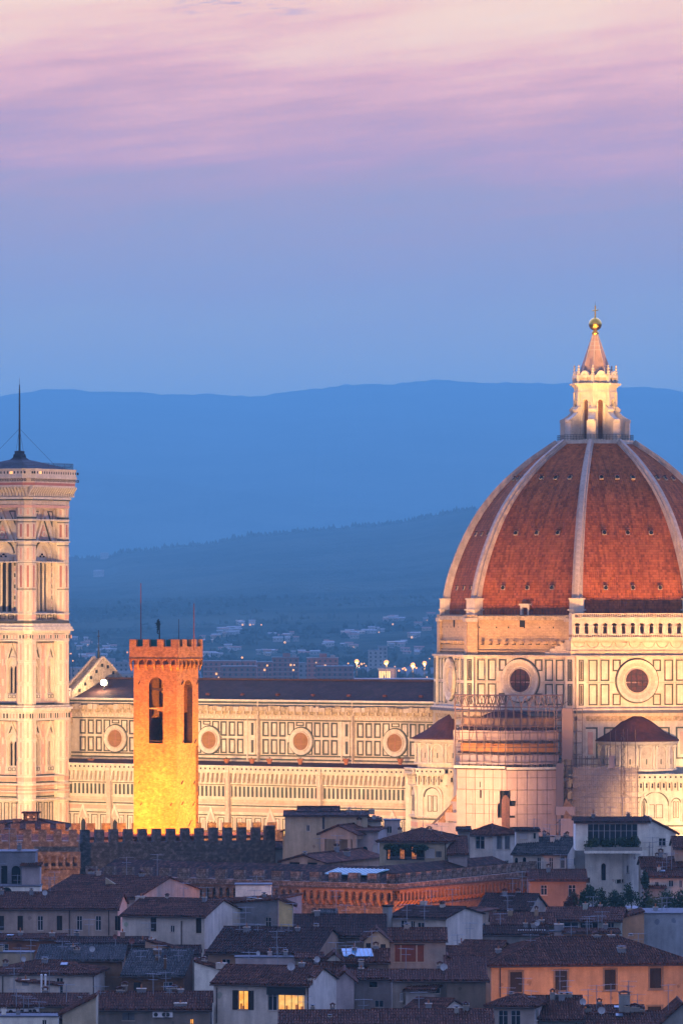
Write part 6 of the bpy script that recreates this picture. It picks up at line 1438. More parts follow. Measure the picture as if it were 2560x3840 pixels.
m.build('skylight', r[0])
house('M12g', 'M', 640, 778, None, 1045, 985, 'gy', BW, 0, 14.2, 'small bright white gable left of the blue skylight', dep=6)
house('M13', 'M', 130, 485, None, 1006, 1004, 'flat', LV, 0, 14.9, 'lavender terrace wall carrying a blue satellite dish', dep=2.5, dsh=((330, 1040, 46), (266, 978, 26)))
house('M13b', 'M', 490, 640, None, 1012, 985, 'gx', TN, 0, 14.8, 'low beige house front squeezed between the lavender wall and white gable', [('f', 560, 1020, 590, 1045, 'k'), ('f', 620, 1018, 640, 1040, 'k')], dep=4)
house('M14', 'M', 2, 560, 722, 1168, 1060, 'gx', W_, 16, 14.0, 'white house with two glowing orange windows and dark shutters', [('f', 147, 1200, 205, 1310, 'oH'), ('f', 380, 1222, 535, 1312, 'y'), ('f', 320, 1190, 374, 1316, 'd')], ch=((48, 1030, 1.0), (575, 1125, .6, .1)), pipes=((556, 1180, 1390), (20, 1180, 1390)))
r = HOUSES['M14']; m = MB(); fr = r[1]; F = Face(m, (0, 0, 0), S); p, q_ = fr.hit(r[7](318), r[8](1222), 'y', 0), fr.hit(r[7](540), r[8](1182), 'y', 0); F.box(p[0], q_[0], p[2], q_[2], .35, IRON); m.build('awning_box', r[0])
house('M15', 'M', 716, 826, None, 1140, 1095, 'gy', LV, 0, 13.4, 'lavender gable wall right of the house with glowing windows', dep=9)
house('M16', 'M', 826, 1055, None, 1130, 1085, 'gx', (34, 30, 34), 0, 13.2, 'stained grey house with two small white-framed windows', [('f', 948, 1256, 1000, 1298, 'd'), ('f', 918, 1148, 962, 1180, 'k')], dep=7, ch=((868, 1065, .6),))
house('M17', 'M', 1050, 1420, None, 1140, 1085, 'gx', (33, 28, 28), 0, 13.8, 'brown tiled roof running right below the rust-red window', dep=9)
house('M17b', 'M', 1370, 1600, None, 1140, 1005, 'shed', DK, 0, 13.9, 'steeper dark tiled roof slope left of the orange palace', dep=10)
house('M18', 'M', 1130, 1300, 1418, 1200, 1150, 'gx', (44, 41, 45), 18, 12.8, 'weathered white house with a tiled lean-to and crooked gable', [('f', 1285, 1186, 1330, 1214, 'k'), ('f', 1095, 1215, 1112, 1262, 'd')], dep=8)
house('M18b', 'M', 1140, 1345, 1400, 1312, 1250, 'gx', W_, 30, 11.4, 'small tiled outhouse with a white triangular gable end', dep=5)
house('M20', 'R', -40, 218, None, 1330, 1170, 'shedr', TN, 0, 13.2, 'beige wall with a wide dark shuttered window', [('f', 2, 1412, 168, 1530, 's')], dep=6)
house('M19', 'M', 395, 960, None, 1400, 1325, 'gx', GY, 0, 10.6, 'reddish tiled roof across the bottom edge, centre', dep=10, ch=((685, 1370, .4, .2),))
house('M19b', 'M', 940, 1640, None, 1402, 1318, 'gx', GY, 0, 10.4, 'dark tiled roof across the bottom edge, right of centre', dep=10)
# --- lower left
house('L6', 'L', 240, 798, None, 1050, 955, 'shed', (30, 18, 13), 0, 13.8, 'grey weathered tile roof above the lavender party wall', dep=11, rm=ROOFG, ch=((480, 930, .5),), pitch=16)
house('L6c', 'L', 798, 1200, 1240, 1150, 985, 'shed', (27, 16, 12), 4, 12.6, 'grey ribbed roof slope over a dark brown brick wall', dep=11, rm=ROOFG, wm=BRICKI, ch=((1030, 950, .9, .8), (1080, 1010, .3, .2)), dsh=((757, 893, 34, 1), (862, 920, 40, 1)))
house('L6a', 'L', 380, 960, None, 940, 905, 'gx', (30, 20, 18), 0, 14.8, 'narrow dark ridge roof behind the grey weathered tiles', dep=6, rm=ROOFD)
house('L10', 'L', 950, 1180, None, 985, 922, 'shedr', PK, 0, 14.2, 'tiny pink gable wall beside the copper downpipe', dep=3, ch=((990, 905, .6),))
house('L7', 'L', 545, 798, None, 1048, 1046, 'flat', LV, 0, 13.0, 'blank lavender party wall between two tiled roofs', dep=1.5)
house('L8', 'L', -60, 612, 650, 1138, 1058, 'hip', W_, 6, 12.9, 'white house with a tiled hip roof and tall grey door-window', [('f', 370, 1162, 414, 1262, 'd'), ('f', 118, 1225, 160, 1285, 'k')], dep=9, pipes=((20, 1150, 1280), (612, 1145, 1280)))
house('L8b', 'L', 108, 385, None, 1215, 1188, 'shedr', W_, 0, 11.9, 'low white annex with two white flue pipes in front of the hip-roofed house', dep=3, ch=((170, 1225, .8, .1),))
r = HOUSES['L8b']; m = MB(); fr = r[1]
for x in (273, 299): p, q_ = fr.hit(r[7](x), r[8](1145), 'y', -.4), fr.hit(r[7](x), r[8](1280), 'y', -.4); m.tube((p[0], -.4, q_[2]), (p[0], -.4, p[2]), .12, WHITEM); m.ball((p[0], -.4, p[2]), .15, WHITEM, 6)
m.build('flue_pipe', r[0])
house('L9', 'L', -60, 560, None, 1345, 1275, 'gx', TN, 0, 11.0, 'dark tiled roof with a row of air conditioners at lower left', dep=9, ac=((30, 1400), (78, 1402), (150, 1400), (232, 1398), (205, 1400)), dsh=((523, 1300, 44),))
house('L9g', 'L', 410, 628, None, 1400, 1290, 'shedl', CR, 0, 11.2, 'cream half gable wall rising to the right at lower left', dep=6)
house('L9r', 'L', 640, 1372, None, 1368, 1262, 'gx', (26, 22, 22), 0, 11.2, 'wide tiled roof with chimneys and pale aerial poles at lower left', [('f', 1242, 1430, 1266, 1470, 'o'), ('f', 800, 1390, 880, 1440, 'g')], dep=11, ch=((790, 1250, .9), (925, 1205, 1.0), (1180, 1310, 1.4, .1)), ac=((1025, 1420), (1078, 1420), (1102, 1420)), ant=((660, 1290), (1110, 1240), (436, 1200), (1002, 1130)))
house('L11', 'L', 1270, 1432, None, 1110, 1060, 'shedr', BW, 0, 13.6, 'whitewashed stepped wall left of the house with glowing windows', dep=5, ch=((1330, 1040, .8),))
house('L11b', 'L', 1345, 1500, None, 1010, 990, 'gx', (32, 28, 26), 0, 14.3, 'narrow brown house strip with two dark windows above the whitewashed wall', [('f', 1358, 1010, 1395, 1085, 'k')], dep=5)
house('L12', 'L', -40, 380, None, 1418, 1412, 'flat', BW, 0, 10.2, 'white terrace wall with a small blue window at the lower left edge', [('f', 278, 1436, 306, 1470, 'd')], dep=4)
# --- right side
house('R4', 'R', 165, 512, 680, 850, 740, 'gx', (40, 34, 32), 14, 16.6, 'dark roof with a glazed terrace gap and blue dishes', dep=11, rm=ROOFD, dsh=((660, 848, 48), (728, 836, 36)), pipes=((690, 715, 850),))
house('R5', 'R', 262, 690, None, 945, 872, 'gx', (38, 28, 20), 0, 16.0, 'low tiled roof with two tiny lit windows under its eaves', [('f', 370, 958, 386, 975, 'y'), ('f', 390, 958, 403, 975, 'y')], dep=8, ch=((600, 905, .7, .1),))
house('R5b', 'R', 445, 628, None, 985, 980, 'flat', W_, 0, 15.4, 'bright white flat canopy roof beside a brown chimney stack', dep=2, rm=WHITEM)
house('R5c', 'R', 625, 752, None, 992, 985, 'flat', LV, 0, 15.3, 'lilac wall with a broad brown chimney stack', dep=2, ch=((718, 915, 1.1, .3),))
house('R6', 'R', 620, 1140, 1300, 918, 835, 'gx', (40, 44, 46), 8, 16.4, 'tiled house with pale blue terrace doors below the roof garden', [('f', 750, 928, 850, 970, 'd'), ('f', 862, 928, 985, 968, 'd'), ('f', 1050, 930, 1095, 965, 'd')], dep=11)
house('R6b', 'R', 750, 1128, None, 1000, 980, 'shed', (52, 26, 15), 0, 15.2, 'orange-brown terrace wall under the pale blue doors', dep=4)
house('R6c', 'R', 1128, 1300, None, 905, 862, 'shedl', (62, 37, 25), 0, 16.5, 'peach half-gable wall in the middle of the blue-grey wall', dep=7)
house('R6d', 'R', 1300, 1700, None, 870, 850, 'flat', (36, 42, 56), 0, 17.0, 'big plain blue-grey wall at the right edge under the garden', dep=11)
house('R8', 'R', -30, 235, 420, 1218, 1060, 'gx', (58, 36, 22), 18, 14.0, 'brown tiled roof wing joining the left end of the orange palace', dep=14)
house('R7', 'R', 130, 256, 1640, 1222, 1042, 'hip', OR, -9, 14.2, 'large orange palace with tall shuttered windows in stone frames', [('f', 385, 1266, 468, 1405, 'S'), ('f', 693, 1258, 775, 1392, 'S'), ('f', 1030, 1249, 1107, 1388, 'S'), ('f', 1340, 1240, 1419, 1378, 'S'), ('f', 1326, 1502, 1418, 1556, 'S')], dep=15, ch=((1075, 1060, .8), (1145, 1075, .9, .2), (975, 1010, .9)), ant=((525, 1330), (1260, 1000)), pipes=((318, 1240, 1440),), pitch=17)
house('R9', 'R', 238, 552, 612, 1503, 1425, 'hip', (47, 40, 42), 12, 11.4, 'small pyramid-roofed house with two curtained white windows at the bottom', [('f', 305, 1530, 370, 1640, 'd'), ('f', 390, 1530, 456, 1640, 'd'), ('r', 558, 1520, 578, 1600, 'd')], dep=7.5)
house('R10', 'R', 560, 880, None, 1590, 1440, 'gx', GY, 0, 9.8, 'brown tiled roof right of the small pyramid-roofed house', dep=11, ch=((705, 1395, .9), (775, 1400, 1.1)), dsh=((886, 1470, 48),))
house('R10b', 'R', 850, 1450, None, 1640, 1545, 'gx', GY, 0, 9.0, 'long low tiled roof along the bottom edge under the orange palace', dep=10, ch=((912, 1490, .9), (1165, 1395, 1.2), (1235, 1480, 1.1), (1275, 1500, .9)))
house('R10d', 'R', 940, 1300, None, 1560, 1505, 'gx', (45, 28, 18), 0, 10.0, 'low tiled ridge roof directly below the orange palace wall', dep=8)
house('R10c', 'R', 1420, 1700, None, 1620, 1490, 'gy', GY, 0, 9.4, 'small gabled roof at the bottom right corner', dep=9, ant=((1465, 1350),))
# floor rows of plain roofs that close the streets between (seen only as slivers of tile)
for i, (Z, x0, x1, ye, yr, ze, lb) in enumerate((
    ('L', -60, 500, 640, 600, 17.2, 'sliver of dark tiled roof at the left edge under the arched doorway'),
    ('L', 600, 1300, 1010, 960, 13.6, 'half-hidden tiled roof under the white house with the copper downpipe'),
    ('M', 520, 900, 1090, 1040, 13.5, 'half-hidden tiled roof behind the white gable and blue skylight'),
    ('R', 120, 640, 1010, 960, 15.0, 'half-hidden tiled roof above the ridge of the brown wing'),
    ('M', 900, 1500, 470, 440, 18.5, 'half-hidden roof strip below the loggia house'),
    ('M', -400, 420, 360, 330, 20.0, 'half-hidden roof strip behind the dark rubble wall'),
    ('R', -60, 300, 1180, 1100, 13.4, 'half-hidden tiled slope left of the orange palace corner'),
    ('L', 0, 700, 1440, 1400, 9.6, 'half-hidden tiled roof at the lower left corner'))):
    house('f%d' % i, Z, x0, x1, None, ye, yr, 'gx', GY, 0, ze, lb, rm=ROOFD if i % 2 else ROOFT)

# ------------------------------------------------------------------ plants
def leaves(mb, c, r, n, mat, mat2=None, size=.16):
    for _ in range(n):
        while True:
            p = [random.uniform(-1, 1) for _ in range(3)]; L = sqrt(sum(v * v for v in p))
            if .35 < L < 1: break
        L2 = 1 + .35 * sin(p[0] * 7 + c[0]) * cos(p[1] * 6); q = Vector((c[0] + p[0] * r[0] * L2, c[1] + p[1] * r[1] * L2, c[2] + p[2] * r[2] * L2))
        a = Vector([random.gauss(0, 1) for _ in range(3)]).normalized() * size * random.uniform(.6, 1.5); b = a.cross(Vector([random.gauss(0, 1) for _ in range(3)])).normalized() * size * random.uniform(.5, 1)
        mb.add([tuple(q - a), tuple(q + b), tuple(q + a), tuple(q - b)], [(0, 1, 2, 3)], mat2 if (mat2 and random.random() < .4) else mat)
def shrub(Z, px, py0, py1, w, Yd, mat, mat2, label, name='shrub', cat='shrub', group=None):
    ox, oy, sc = ZM[Z]; b = at(ox + px / sc, oy + py1 / sc, Yd); t = at(ox + px / sc, oy + py0 / sc, Yd); h = t.z - b.z; rr = w / sc * Yd / FPX / 2
    root = empty(name, tuple(b), 0, label=label, cat=cat)
    if group: root['group'] = group
    m = MB(); m.tube((0, 0, -.6), (0, 0, h * .6), .08, BARK, .04)
    for k in range(4): a = k * 1.7; m.tube((0, 0, h * .25), (cos(a) * rr * .6, sin(a) * rr * .6, h * .65), .035, BARK, .015)
    m.build('stem', root)
    m = MB()
    for k in range(9): leaves(m, (random.uniform(-.6, .6) * rr, random.uniform(-.5, .5) * rr, h * random.uniform(.12, .72)), (rr * .6, rr * .6, h * .30), 85, mat, mat2, .13)
    m.build('foliage', root)
gy = [(820, 710, 830, 90, 'reddish-leaved bush at the left end of the roof garden', 'shrub'), (880, 690, 830, 90, 'dark rounded bush before the white tower house', 'shrub'), (945, 668, 800, 100, 'tall airy shrub under the arched window of the tower house', 'shrub'),
      (1010, 690, 830, 70, 'round dark bush left of the bare-twigged shrub', 'shrub'), (1085, 700, 830, 80, 'bare-twigged shrub in the middle of the roof garden', 'shrub'), (1215, 650, 820, 100, 'feathery tall shrub at the corner of the tower house', 'shrub'), (1150, 720, 850, 90, 'low bush right of the bare-twigged shrub', 'shrub'),
      (1300, 700, 870, 100, 'dark bush right of the twin satellite dishes', 'shrub'), (1375, 735, 885, 120, 'yellow-green weeping tree hanging over the blue-grey wall', 'tree'), (1460, 690, 845, 120, 'dark green crown right of the weeping tree', 'tree'), (1540, 690, 840, 110, 'dark green crown at the right edge', 'tree'), (1310, 570, 690, 60, 'slim evergreen squeezed beside the tower house wall', 'shrub'),
      (960, 330, 430, 130, 'planter bush on the left half of the penthouse balcony', 'shrub'), (1060, 345, 430, 110, 'planter bush in the middle of the penthouse balcony', 'shrub'), (1160, 335, 430, 120, 'planter bush right of centre on the penthouse balcony', 'shrub'), (1240, 330, 428, 80, 'planter bush at the right end of the penthouse balcony', 'shrub'), (990, 780, 850, 80, 'small mound of leaves below the tall airy shrub', 'shrub'), (780, 740, 830, 60, 'thin rusty bush near the blue satellite dishes', 'shrub')]
random.seed(21)
D1 = HOUSES['R1t'][9] - 1.2
for i, (px, y0, y1, w, lb, nm) in enumerate(gy):
    Yd = (D1 if y1 < 440 else 699 - (i % 3) * 2.5)
    shrub('R', px, y0, y1, w, Yd, LEAF2 if 'yellow' in lb else (stone('rust_leaves', (.12, .04, .02), (.08, .03, .02), 3) if 'redd' in lb or 'rusty' in lb else LEAF), LEAF2 if i % 3 == 0 else None, lb, nm, nm)
shrub('M', 505, 232, 282, 60, 826, LEAF, None, 'dark potted shrub on the terrace beside the round black dish', 'shrub', 'shrub')
for i, px in enumerate((1030, 1075, 1130, 1200, 1235)): shrub('M', px, 338, 372 + 20 * (i % 2), 60, HOUSES['M3'][9] - 1.0, LEAF, None, ('creeper over the left end of the loggia opening', 'creeper above the left warm curtain of the loggia', 'creeper over the middle of the loggia opening', 'creeper above the right warm curtain of the loggia', 'creeper at the right end of the loggia opening')[i], 'creeper', 'creeper')
# deck that carries the roof garden
g0, g1 = at(1700 + 770 / 1.823, 3400, 697), at(1700 + 1620 / 1.823, 3400, 697); m = MB(); zg = at(0, 2950 + 834 / 1.823, 697).z
m.box(g0.x, g1.x, 692, 704, 0, zg, RUBG); m.box(g0.x, g1.x, 691.8, 692, zg - .2, zg + .3, plaster(*TN)); o = m.build('garden_terrace'); tag(o, 'dim raised terrace carrying the roof garden of bushes', 'terrace')

# ------------------------------------------------------------------ ground, far town, hills
SOIL = stone('ground', (.03, .03, .03), (.02, .02, .024), .05)
def woodm():
    m, T = newmat('wooded_slope'); o = T.new('ShaderNodeTexCoord').outputs['Object']
    n = T.new('ShaderNodeTexNoise', i_Vector=o, i_Scale=.0022, i_Detail=6.0, i_Roughness=.6).outputs[0]
    f = T.new('ShaderNodeTexNoise', i_Vector=o, i_Scale=.03, i_Detail=4.0, i_Roughness=.7).outputs[0]
    k = T.new('ShaderNodeMapRange', i_0=T.math('ADD', n, T.math('MULTIPLY', T.math('SUBTRACT', f, .5), .6)), i_1=.42, i_2=.60, clamp=True).outputs[0]
    finish(T, T.mix(k, (.006, .010, .010), (.050, .062, .048)), 1.0, f, 1.0, dist=14.0, spec=0.0); return m
WOODS = woodm()
def nf(x, s): return sin(x * s) + .6 * sin(x * s * 2.3 + 1.7) + .35 * sin(x * s * 5.1 + .6)
def terrain(name, xs, ys, fz, mat):
    m = MB(); vs = [(x, y, fz(x, y)) for y in ys for x in xs]; n = len(xs); m.add(vs, [(j * n + i, j * n + i + 1, (j + 1) * n + i + 1, (j + 1) * n + i) for j in range(len(ys) - 1) for i in range(n - 1)], mat)
    return tag(m.build(name), kind='structure')
m = MB(); m.add([(-16000, -200, 0), (16000, -200, 0), (16000, 38000, 0), (-16000, 38000, 0)], [(0, 1, 2, 3)], SOIL); tag(m.build('ground'), kind='structure')
KF = 1.45
YF, YH, YM = 3600. * KF, 9000. * KF, 21000. * KF
hr = [(-600, 2120), (262, 2095), (420, 2090), (460, 2068), (600, 2060), (800, 2038), (950, 2008), (1150, 1990), (1300, 1978), (1500, 1958), (1640, 1930), (1790, 1905), (2100, 1900), (2560, 1930), (3400, 1980)]
def ridge_z(tab, x, Yd): px = CX + x * FPX / Yd; return CAMZ - (np.interp(px, [a for a, _ in tab], [b for _, b in tab]) - HY) * Yd / FPX
def hz(x, y):
    zr = ridge_z(hr, x * YH / max(y, YF), YH)
    t = min(1, max(0, (y - YF) / (YH - YF))); s = t * (.45 + .55 * t); z = zr * s + (10 * nf(x + y * .4, .0028) + 6 * nf(y - x * .3, .0062)) * t * (1 - t) * 2.2
    if y > YH: z = zr * max(0, 1 - ((y - YH) / 2900) ** 1.5)
    return z
terrain('near_hill', np.linspace(-3800, 3800, 201), np.concatenate([np.linspace(YF, YH, 64), np.linspace(YH + 150, YH + 2900, 8)]), hz, WOODS)
mr = [(-2500, 1520), (-900, 1505), (0, 1487), (80, 1470), (170, 1462), (270, 1460), (500, 1472), (700, 1479), (900, 1484), (1000, 1483), (1100, 1468), (1200, 1452), (1300, 1443), (1400, 1442), (1500, 1435), (1600, 1428), (1700, 1428), (1800, 1434), (1900, 1438), (2050, 1435), (2130, 1434), (2320, 1449), (2420, 1451), (2500, 1462), (2560, 1471), (3300, 1500), (5000, 1560)]
def mz(x, y):
    zr = ridge_z(mr, x * YM / y, YM); t = min(1, max(0, (y - 18200) / (YM - 18200)))
    z = zr * (t ** .8) + 90 * nf(x * .6 + y * .35, .0012) * t * (1 - t) * 2 + 36 * nf(x - y * .2, .0035) * t * (1 - t)
    if y > YM: z = zr * max(0, 1 - ((y - YM) / 5800) ** 1.6)
    return z + 4.3 * nf(x, .0145) + 2.2 * nf(x, .062)
terrain('far_mountain', np.linspace(-10000, 10000, 440), np.concatenate([np.linspace(18200, YM, 44), np.linspace(YM + 600, YM + 5800, 8)]), mz, WOODS)
# conifers along the near ridge and scattered dark tree masses on the slope: one far-off wood each
random.seed(31)
m = MB()
for i in range(2200):
    x = random.uniform(-1650, 1850); y = YH + random.uniform(-130, 60); h = random.uniform(4.5, 12) * (1.5 if random.random() < .08 else 1); z = hz(x, y) - 1.5; r = h * random.uniform(.2, .42)
    m.lathe((x, y, 0), [(r, z), (r * .9, z + h * .4), (.1, z + h)], 5, WOODS)
tag(m.build('ridge_forest'), 'dark far-off conifer wood along the crest of the nearer hill', 'forest', kind='stuff')
m = MB()
for i in range(230):
    y = random.uniform(3500, 8600) ** 1.0; x = random.uniform(-95, 85) * y / 1500; n = random.randint(4, 22); L = random.uniform(8, 60) * y / 5000; sl = random.uniform(-.5, .5)
    for k in range(n):
        t = random.uniform(-1, 1); xx, yy = x + t * L, y + t * L * sl * 2 + random.gauss(0, 6); z = hz(xx, yy) if yy > YF else 0
        if random.random() < .22: h = random.uniform(5, 11); r = h * .14; m.lathe((xx, yy, 0), [(r * .7, z), (r, z + h * .4), (.05, z + h)], 5, WOODS)
        else: r = random.uniform(1.6, 4.6); m.lathe((xx, yy, 0), [(r * .7, z), (r * random.uniform(.9, 1.3), z + r * .6), (r * random.uniform(.5, .9), z + r * random.uniform(1.0, 1.4)), (.05, z + r * random.uniform(1.5, 2.0))], 6, WOODS)
tag(m.build('suburb_trees'), 'hazy belt of dark trees among the far suburbs', 'trees', kind='stuff')
# far town -------------------------------------------------------------------------------------------
FW = [stone('far_white', (.48, .46, .46), (.38, .37, .37), .1), stone('far_cream', (.55, .42, .32), (.45, .36, .28), .1), stone('far_brick', (.34, .15, .12), (.28, .12, .10), .1), stone('far_grey', (.34, .34, .36), (.28, .28, .3), .1)]
FWIN = plain('far_windows', (.05, .045, .05), .5)
_fw = {}
def far_window(root, x, z, lit, s=1.0):
    if lit not in _fw:
        m = MB(); Face(m, (0, 0, 0), S).box(-.65, .65, 0, 1.4, .08, LAMPY if lit else FWIN); o = m.build('lit_window' if lit else 'window', root); _fw[lit] = o
    else: o = _fw[lit].copy(); COL.objects.link(o); o.parent = root
    o.location = (x, 0, z); o.scale = (s, 1, s)
def block(px0, px1, pyt, Yd, wall, label, name='apartment_block', cat='apartment block', group=None, dep=14, floors=None, lit=0, z0=0, stair=False):
    Yd *= KF; a, b = at(px0, pyt, Yd), at(px1, pyt, Yd); w = b.x - a.x; H_ = a.z
    root = empty(name, (a.x, Yd, 0), 0, label=label, cat=cat)
    if group: root['group'] = group
    m = MB(); m.box(0, w, 0, dep, z0, H_, wall); m.box(-.3, w + .3, -.3, dep + .3, H_, H_ + .5, FW[3])
    if stair: m.box(w * .4, w * .4 + 5, 3, 9, H_, H_ + 3, wall); m.box(w * .75, w * .75 + 3, 3, 7, H_, H_ + 2, FW[3])
    m.build('wall', root)
    z = H_ - 2.6; n = max(2, int(w / 3.2)); rows = 0
    while z > max(z0 + 1, H_ - 24) and rows < (floors or 7):
        for i in range(n):
            x = (i + .5) * w / n
            far_window(root, x, z, random.random() < lit)
        m = MB(); m.box(.1, w - .1, -.25, 0, z - .9, z - .7, FW[0] if wall is not FW[0] else FW[3]); m.build('balcony_band', root); z -= 3.1; rows += 1
    return root
random.seed(41)
block(762, 960, 2480, 2380, FW[2], 'long brick-red apartment block with a pale roof rim, left of the pair', lit=.05)
block(830, 962, 2500, 2300, FW[2], 'lower reddish apartment block with pale vertical stripes', lit=.03)
block(962, 1022, 2484, 2450, FW[2], 'narrow brick apartment block between the taller dark ones', lit=.04)
block(1020, 1120, 2466, 2500, FW[2], 'tallest dark brick apartment block with a rooftop box', lit=.04, stair=True)
block(1118, 1160, 2488, 2520, FW[3], 'grey sliver of apartment block right of the tallest one', lit=.03)
block(1150, 1268, 2468, 2420, FW[2], 'dark brick apartment block with rooftop boxes, right of the pair', lit=.05, stair=True)
block(1185, 1325, 2500, 2320, FW[2], 'lower pinkish-brown apartment block at the right end of the row', lit=.05)
block(1380, 1436, 2440, 2900, FW[0], 'pale tall block on the rise left of the orange lamps', lit=0)
block(1418, 1452, 2425, 2950, FW[3], 'greyish tower block just behind the pale tall one', lit=0)
block(340, 500, 2485, 2600, FW[3], 'bluish grey roofed block behind the floodlight glare', lit=.04, stair=True)
block(400, 500, 2520, 2450, FW[0], 'low white block left of the brick tower', lit=.06)
block(445, 505, 2527, 2250, FW[1], 'low cream arcaded building just above the nave roof', lit=0)
block(265, 330, 2505, 2500, FW[1], 'low building between the bell tower and the gable', lit=.05)
block(1330, 1640, 2548, 2300, FW[3], 'long low depot roof under the bright orange lamps', dep=30)
gr = empty('lit_depot', tuple(at(1452, 2530, 2700 * KF)), 0, label='small building front with yellow lamplight put in as its own glow', cat='building')
w1, h1 = at(1486, 0, 2700 * KF).x - at(1420, 0, 2700 * KF).x, 6.0
m = MB(); m.box(-w1 / 2, w1 / 2, 0, 10, -15, 4, FW[1]); m.box(-w1 / 2 - .5, w1 / 2 + .5, -.5, 10.5, 4, 4.8, FW[3]); m.build('wall', gr); 
m = MB(); F = Face(m, (0, 0, 0), S)
for i in range(5): F.box(-w1 / 2 + .5 + i * 1.7, -w1 / 2 + 1.7 + i * 1.7, -2.5, 2.5, .1, plain('glowing_front', (1, .7, .3), emit=(1, .55, .15), es=1.6))  # lamplight on the front put in as emission
m.build('glowing_front', gr)
lamp('POINT', tuple(at(1450, 2500, 2690 * KF)), (0, 0, 0), (1, .45, .12), 9000, 2)
# pale houses scattered on the slope
def ground_hit(px, py, Ya=3500):
    Y = Ya
    while Y < YH - 60 and at(px, py, Y).z > max(0, hz(at(px, py, Y).x, Y) if Y > YF else 0): Y += 20
    return Y
def far_house(px, py, w, h, Yd, mat, lit, grp, label):
    Yd = ground_hit(px, py); p = at(px, py, Yd); w *= Yd / 5200; h *= Yd / 5000; m = MB(); rf = random.choice((FW[2], FW[3], mat)); z = 0; root = empty('hill_house', (p.x, Yd, p.z), 0, label=label, cat='house'); root['group'] = grp
    m.box(-w / 2, w / 2, 0, w * .7, -2.5, h, mat); m.build('wall', root); m = MB()
    for s in (0,): m.slab([(-w / 2 - .4, -.4, h), (w / 2 + .4, -.4, h), (w / 2 + .4, w * .35, h + 1.1), (-w / 2 - .4, w * .35, h + 1.1)], (0, 0, .3), rf); m.slab([(-w / 2 - .4, w * .7 + .4, h), (w / 2 + .4, w * .7 + .4, h), (w / 2 + .4, w * .35, h + 1.1), (-w / 2 - .4, w * .35, h + 1.1)], (0, 0, .3), rf)
    m.build('roof', root); n = 2 + (w > 9)
    for i in range(n): far_window(root, -w / 2 + w * (i + .5) / n, h * .45, lit and i == 1, .8)
random.seed(51)
cl = [(870, 2370, 35, 12, 9), (850, 2385, 30, 8, 7), (920, 2345, 30, 8, 5), (1075, 2395, 60, 14, 8), (1215, 2420, 40, 10, 6), (1320, 2385, 35, 10, 9), (1400, 2370, 35, 10, 6), (1460, 2330, 35, 10, 9), (1540, 2392, 30, 8, 4), (780, 2400, 30, 10, 5),
      (880, 2440, 50, 8, 6), (1000, 2455, 60, 8, 6), (1600, 2350, 40, 30, 5), (1150, 2455, 60, 8, 6), (300, 2420, 60, 20, 8), (400, 2440, 60, 15, 8), (350, 2470, 60, 12, 6), (1280, 2425, 60, 12, 6), (800, 2465, 40, 8, 5), (1560, 2450, 50, 20, 6), (1480, 2420, 40, 15, 5)]
for cx_, cy_, sx, sy, n in cl:
    for i in range(n):
        px, py = random.gauss(cx_, sx * .5), random.gauss(cy_, sy * .5); Yd = 2900 + max(0, (2480 - py)) * 4.2; far_house(px, py, random.uniform(4, 10), random.uniform(2.2, 4.5), Yd, FW[random.choice((0, 0, 0, 1, 3))], random.random() < .10, 'hazy pale houses scattered over the far slope', 'small hazy pale house among the suburbs on the far slope')
for (px, py) in ((366, 2165), (375, 2163), (392, 2098)):
    far_house(px, py, 8, 6, 3720, FW[0], False, 'lone white farmhouses high on the near hill', 'lone white farmhouse high on the wooded hill left of the brick tower')
# tall lamp masts of the depot and smaller street lamps
def mast(px, py, Yd, r, mat, label, grp, pole=18, en=0):
    p = at(px, py, Yd); root = empty('street_lamp', (p.x, Yd, p.z), 0, label=label, cat='street lamp'); root['group'] = grp
    m = MB(); m.tube((0, 0, -pole), (0, 0, 0), .3, IRON, .18); m.build('pole', root); m = MB(); m.ball((0, 0, 0), r, mat, 8); m.build('lamp_head', root)
    if en: lamp('POINT', (p.x, Yd - 1, p.z - r * 1.5), (0, 0, 0), (1, .42, .12), en, .5)
for i, (px, py) in enumerate(((1337, 2480), (1448, 2483), (1547, 2493), (1591, 2487))): mast(px, py, 2350 * KF, 1.35, LAMPO, ('leftmost of the four bright orange mast lamps', 'bright orange mast lamp over the glaring building front', 'third of the four bright orange mast lamps', 'rightmost bright orange mast lamp beside the drum')[i], 'bright orange mast lamps in the far town', 22, 2.0e4)
random.seed(61)
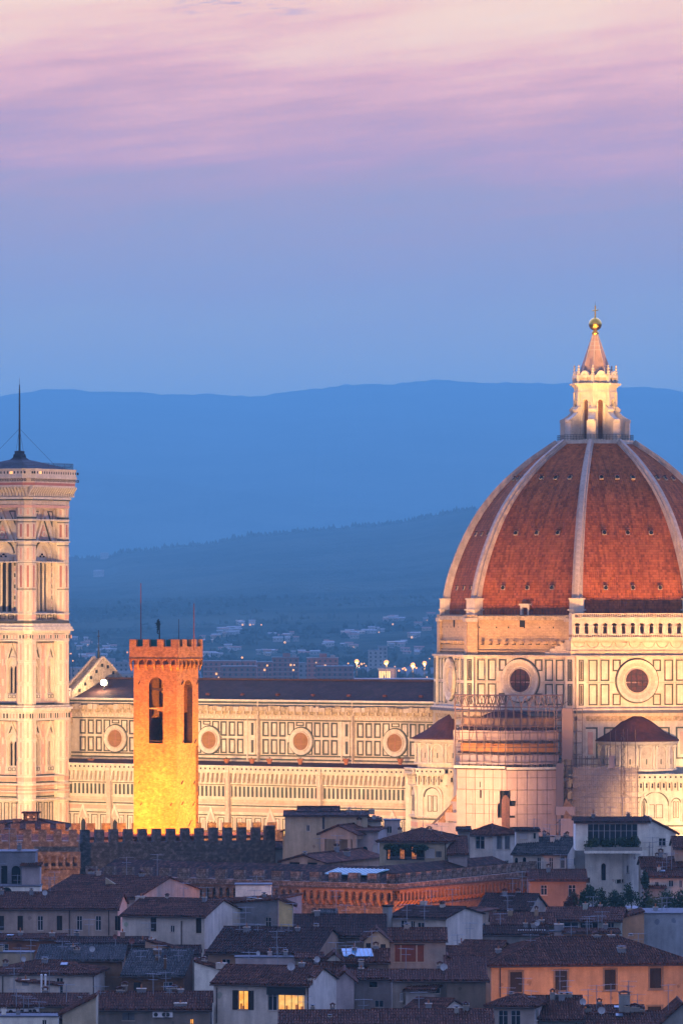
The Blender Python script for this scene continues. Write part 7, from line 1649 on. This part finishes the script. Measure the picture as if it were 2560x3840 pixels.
sl = [(936, 2411), (948, 2408), (478, 2453 - 0), (380, 2452), (910, 2343), (938, 2343), (980, 2343), (928, 2372), (1422, 2341), (1440, 2338), (1472, 2341), (1420, 2371), (1317, 2383), (1543, 2390), (908, 2466), (1103, 2494), (1100, 2513), (1355, 2490), (1510, 2508), (1516, 2505), (1600, 2458), (1600, 2539), (1372, 2497), (1305, 2488), (428, 2449), (442, 2449), (478, 2446), (266, 2452), (1185, 2485), (1002, 2496), (1560, 2505), (1345, 2497), (1365, 2488), (346, 2469), (1068, 2409), (820, 2540), (1230, 2520), (1252, 2537), (1480, 2500), (1520, 2512), (1495, 2515), (1610, 2470), (274, 2478), (600, 2455)]
for px, py in sl:
    Yd = 2330 * KF if py > 2460 else ground_hit(px, py + 4) - 20; p = at(px, py, Yd); mast(px, py, Yd - 12, random.choice((.45, .6, .75)) * Yd / 3600 if (px, py) != (936, 2411) else 1.6, LAMPO if random.random() < .5 or py in (2411, 2452) else LAMPY, 'tiny orange street lamp glowing in the hazy far town', 'small street lamps of the far town', 9)

# ------------------------------------------------------------------ the air
HT = HAZE_TOP
m = MB(); m.box(-8000, 8000, -100, 13000, -1.0, HT, None) if False else None
me = bpy.data.meshes.new('haze'); X0, X1, Y0_, Y1_ = -16100., 16100., -300., 38100.
me.from_pydata([(X0, Y0_, -1), (X1, Y0_, -1), (X1, Y1_, -1), (X0, Y1_, -1), (X0, Y0_, HT), (X1, Y0_, HT), (X1, Y1_, HT), (X0, Y1_, HT)], [], [(0, 3, 2, 1), (4, 5, 6, 7), (0, 1, 5, 4), (1, 2, 6, 5), (2, 3, 7, 6), (3, 0, 4, 7)])
hm = bpy.data.materials.new('haze'); hm.use_nodes = True; T = NT(hm.node_tree); T.n.clear()
pv = T.new('ShaderNodeVolumePrincipled', i_Color=(.38, .90, 1.0, 1), i_Density=HAZE_D); pv.inputs['Anisotropy'].default_value = 0.0
oo = T.new('ShaderNodeOutputMaterial'); T.l.new(pv.outputs[0], oo.inputs['Volume'])
me.materials.append(hm); ho = bpy.data.objects.new('haze', me); COL.objects.link(ho); tag(ho, kind='stuff')
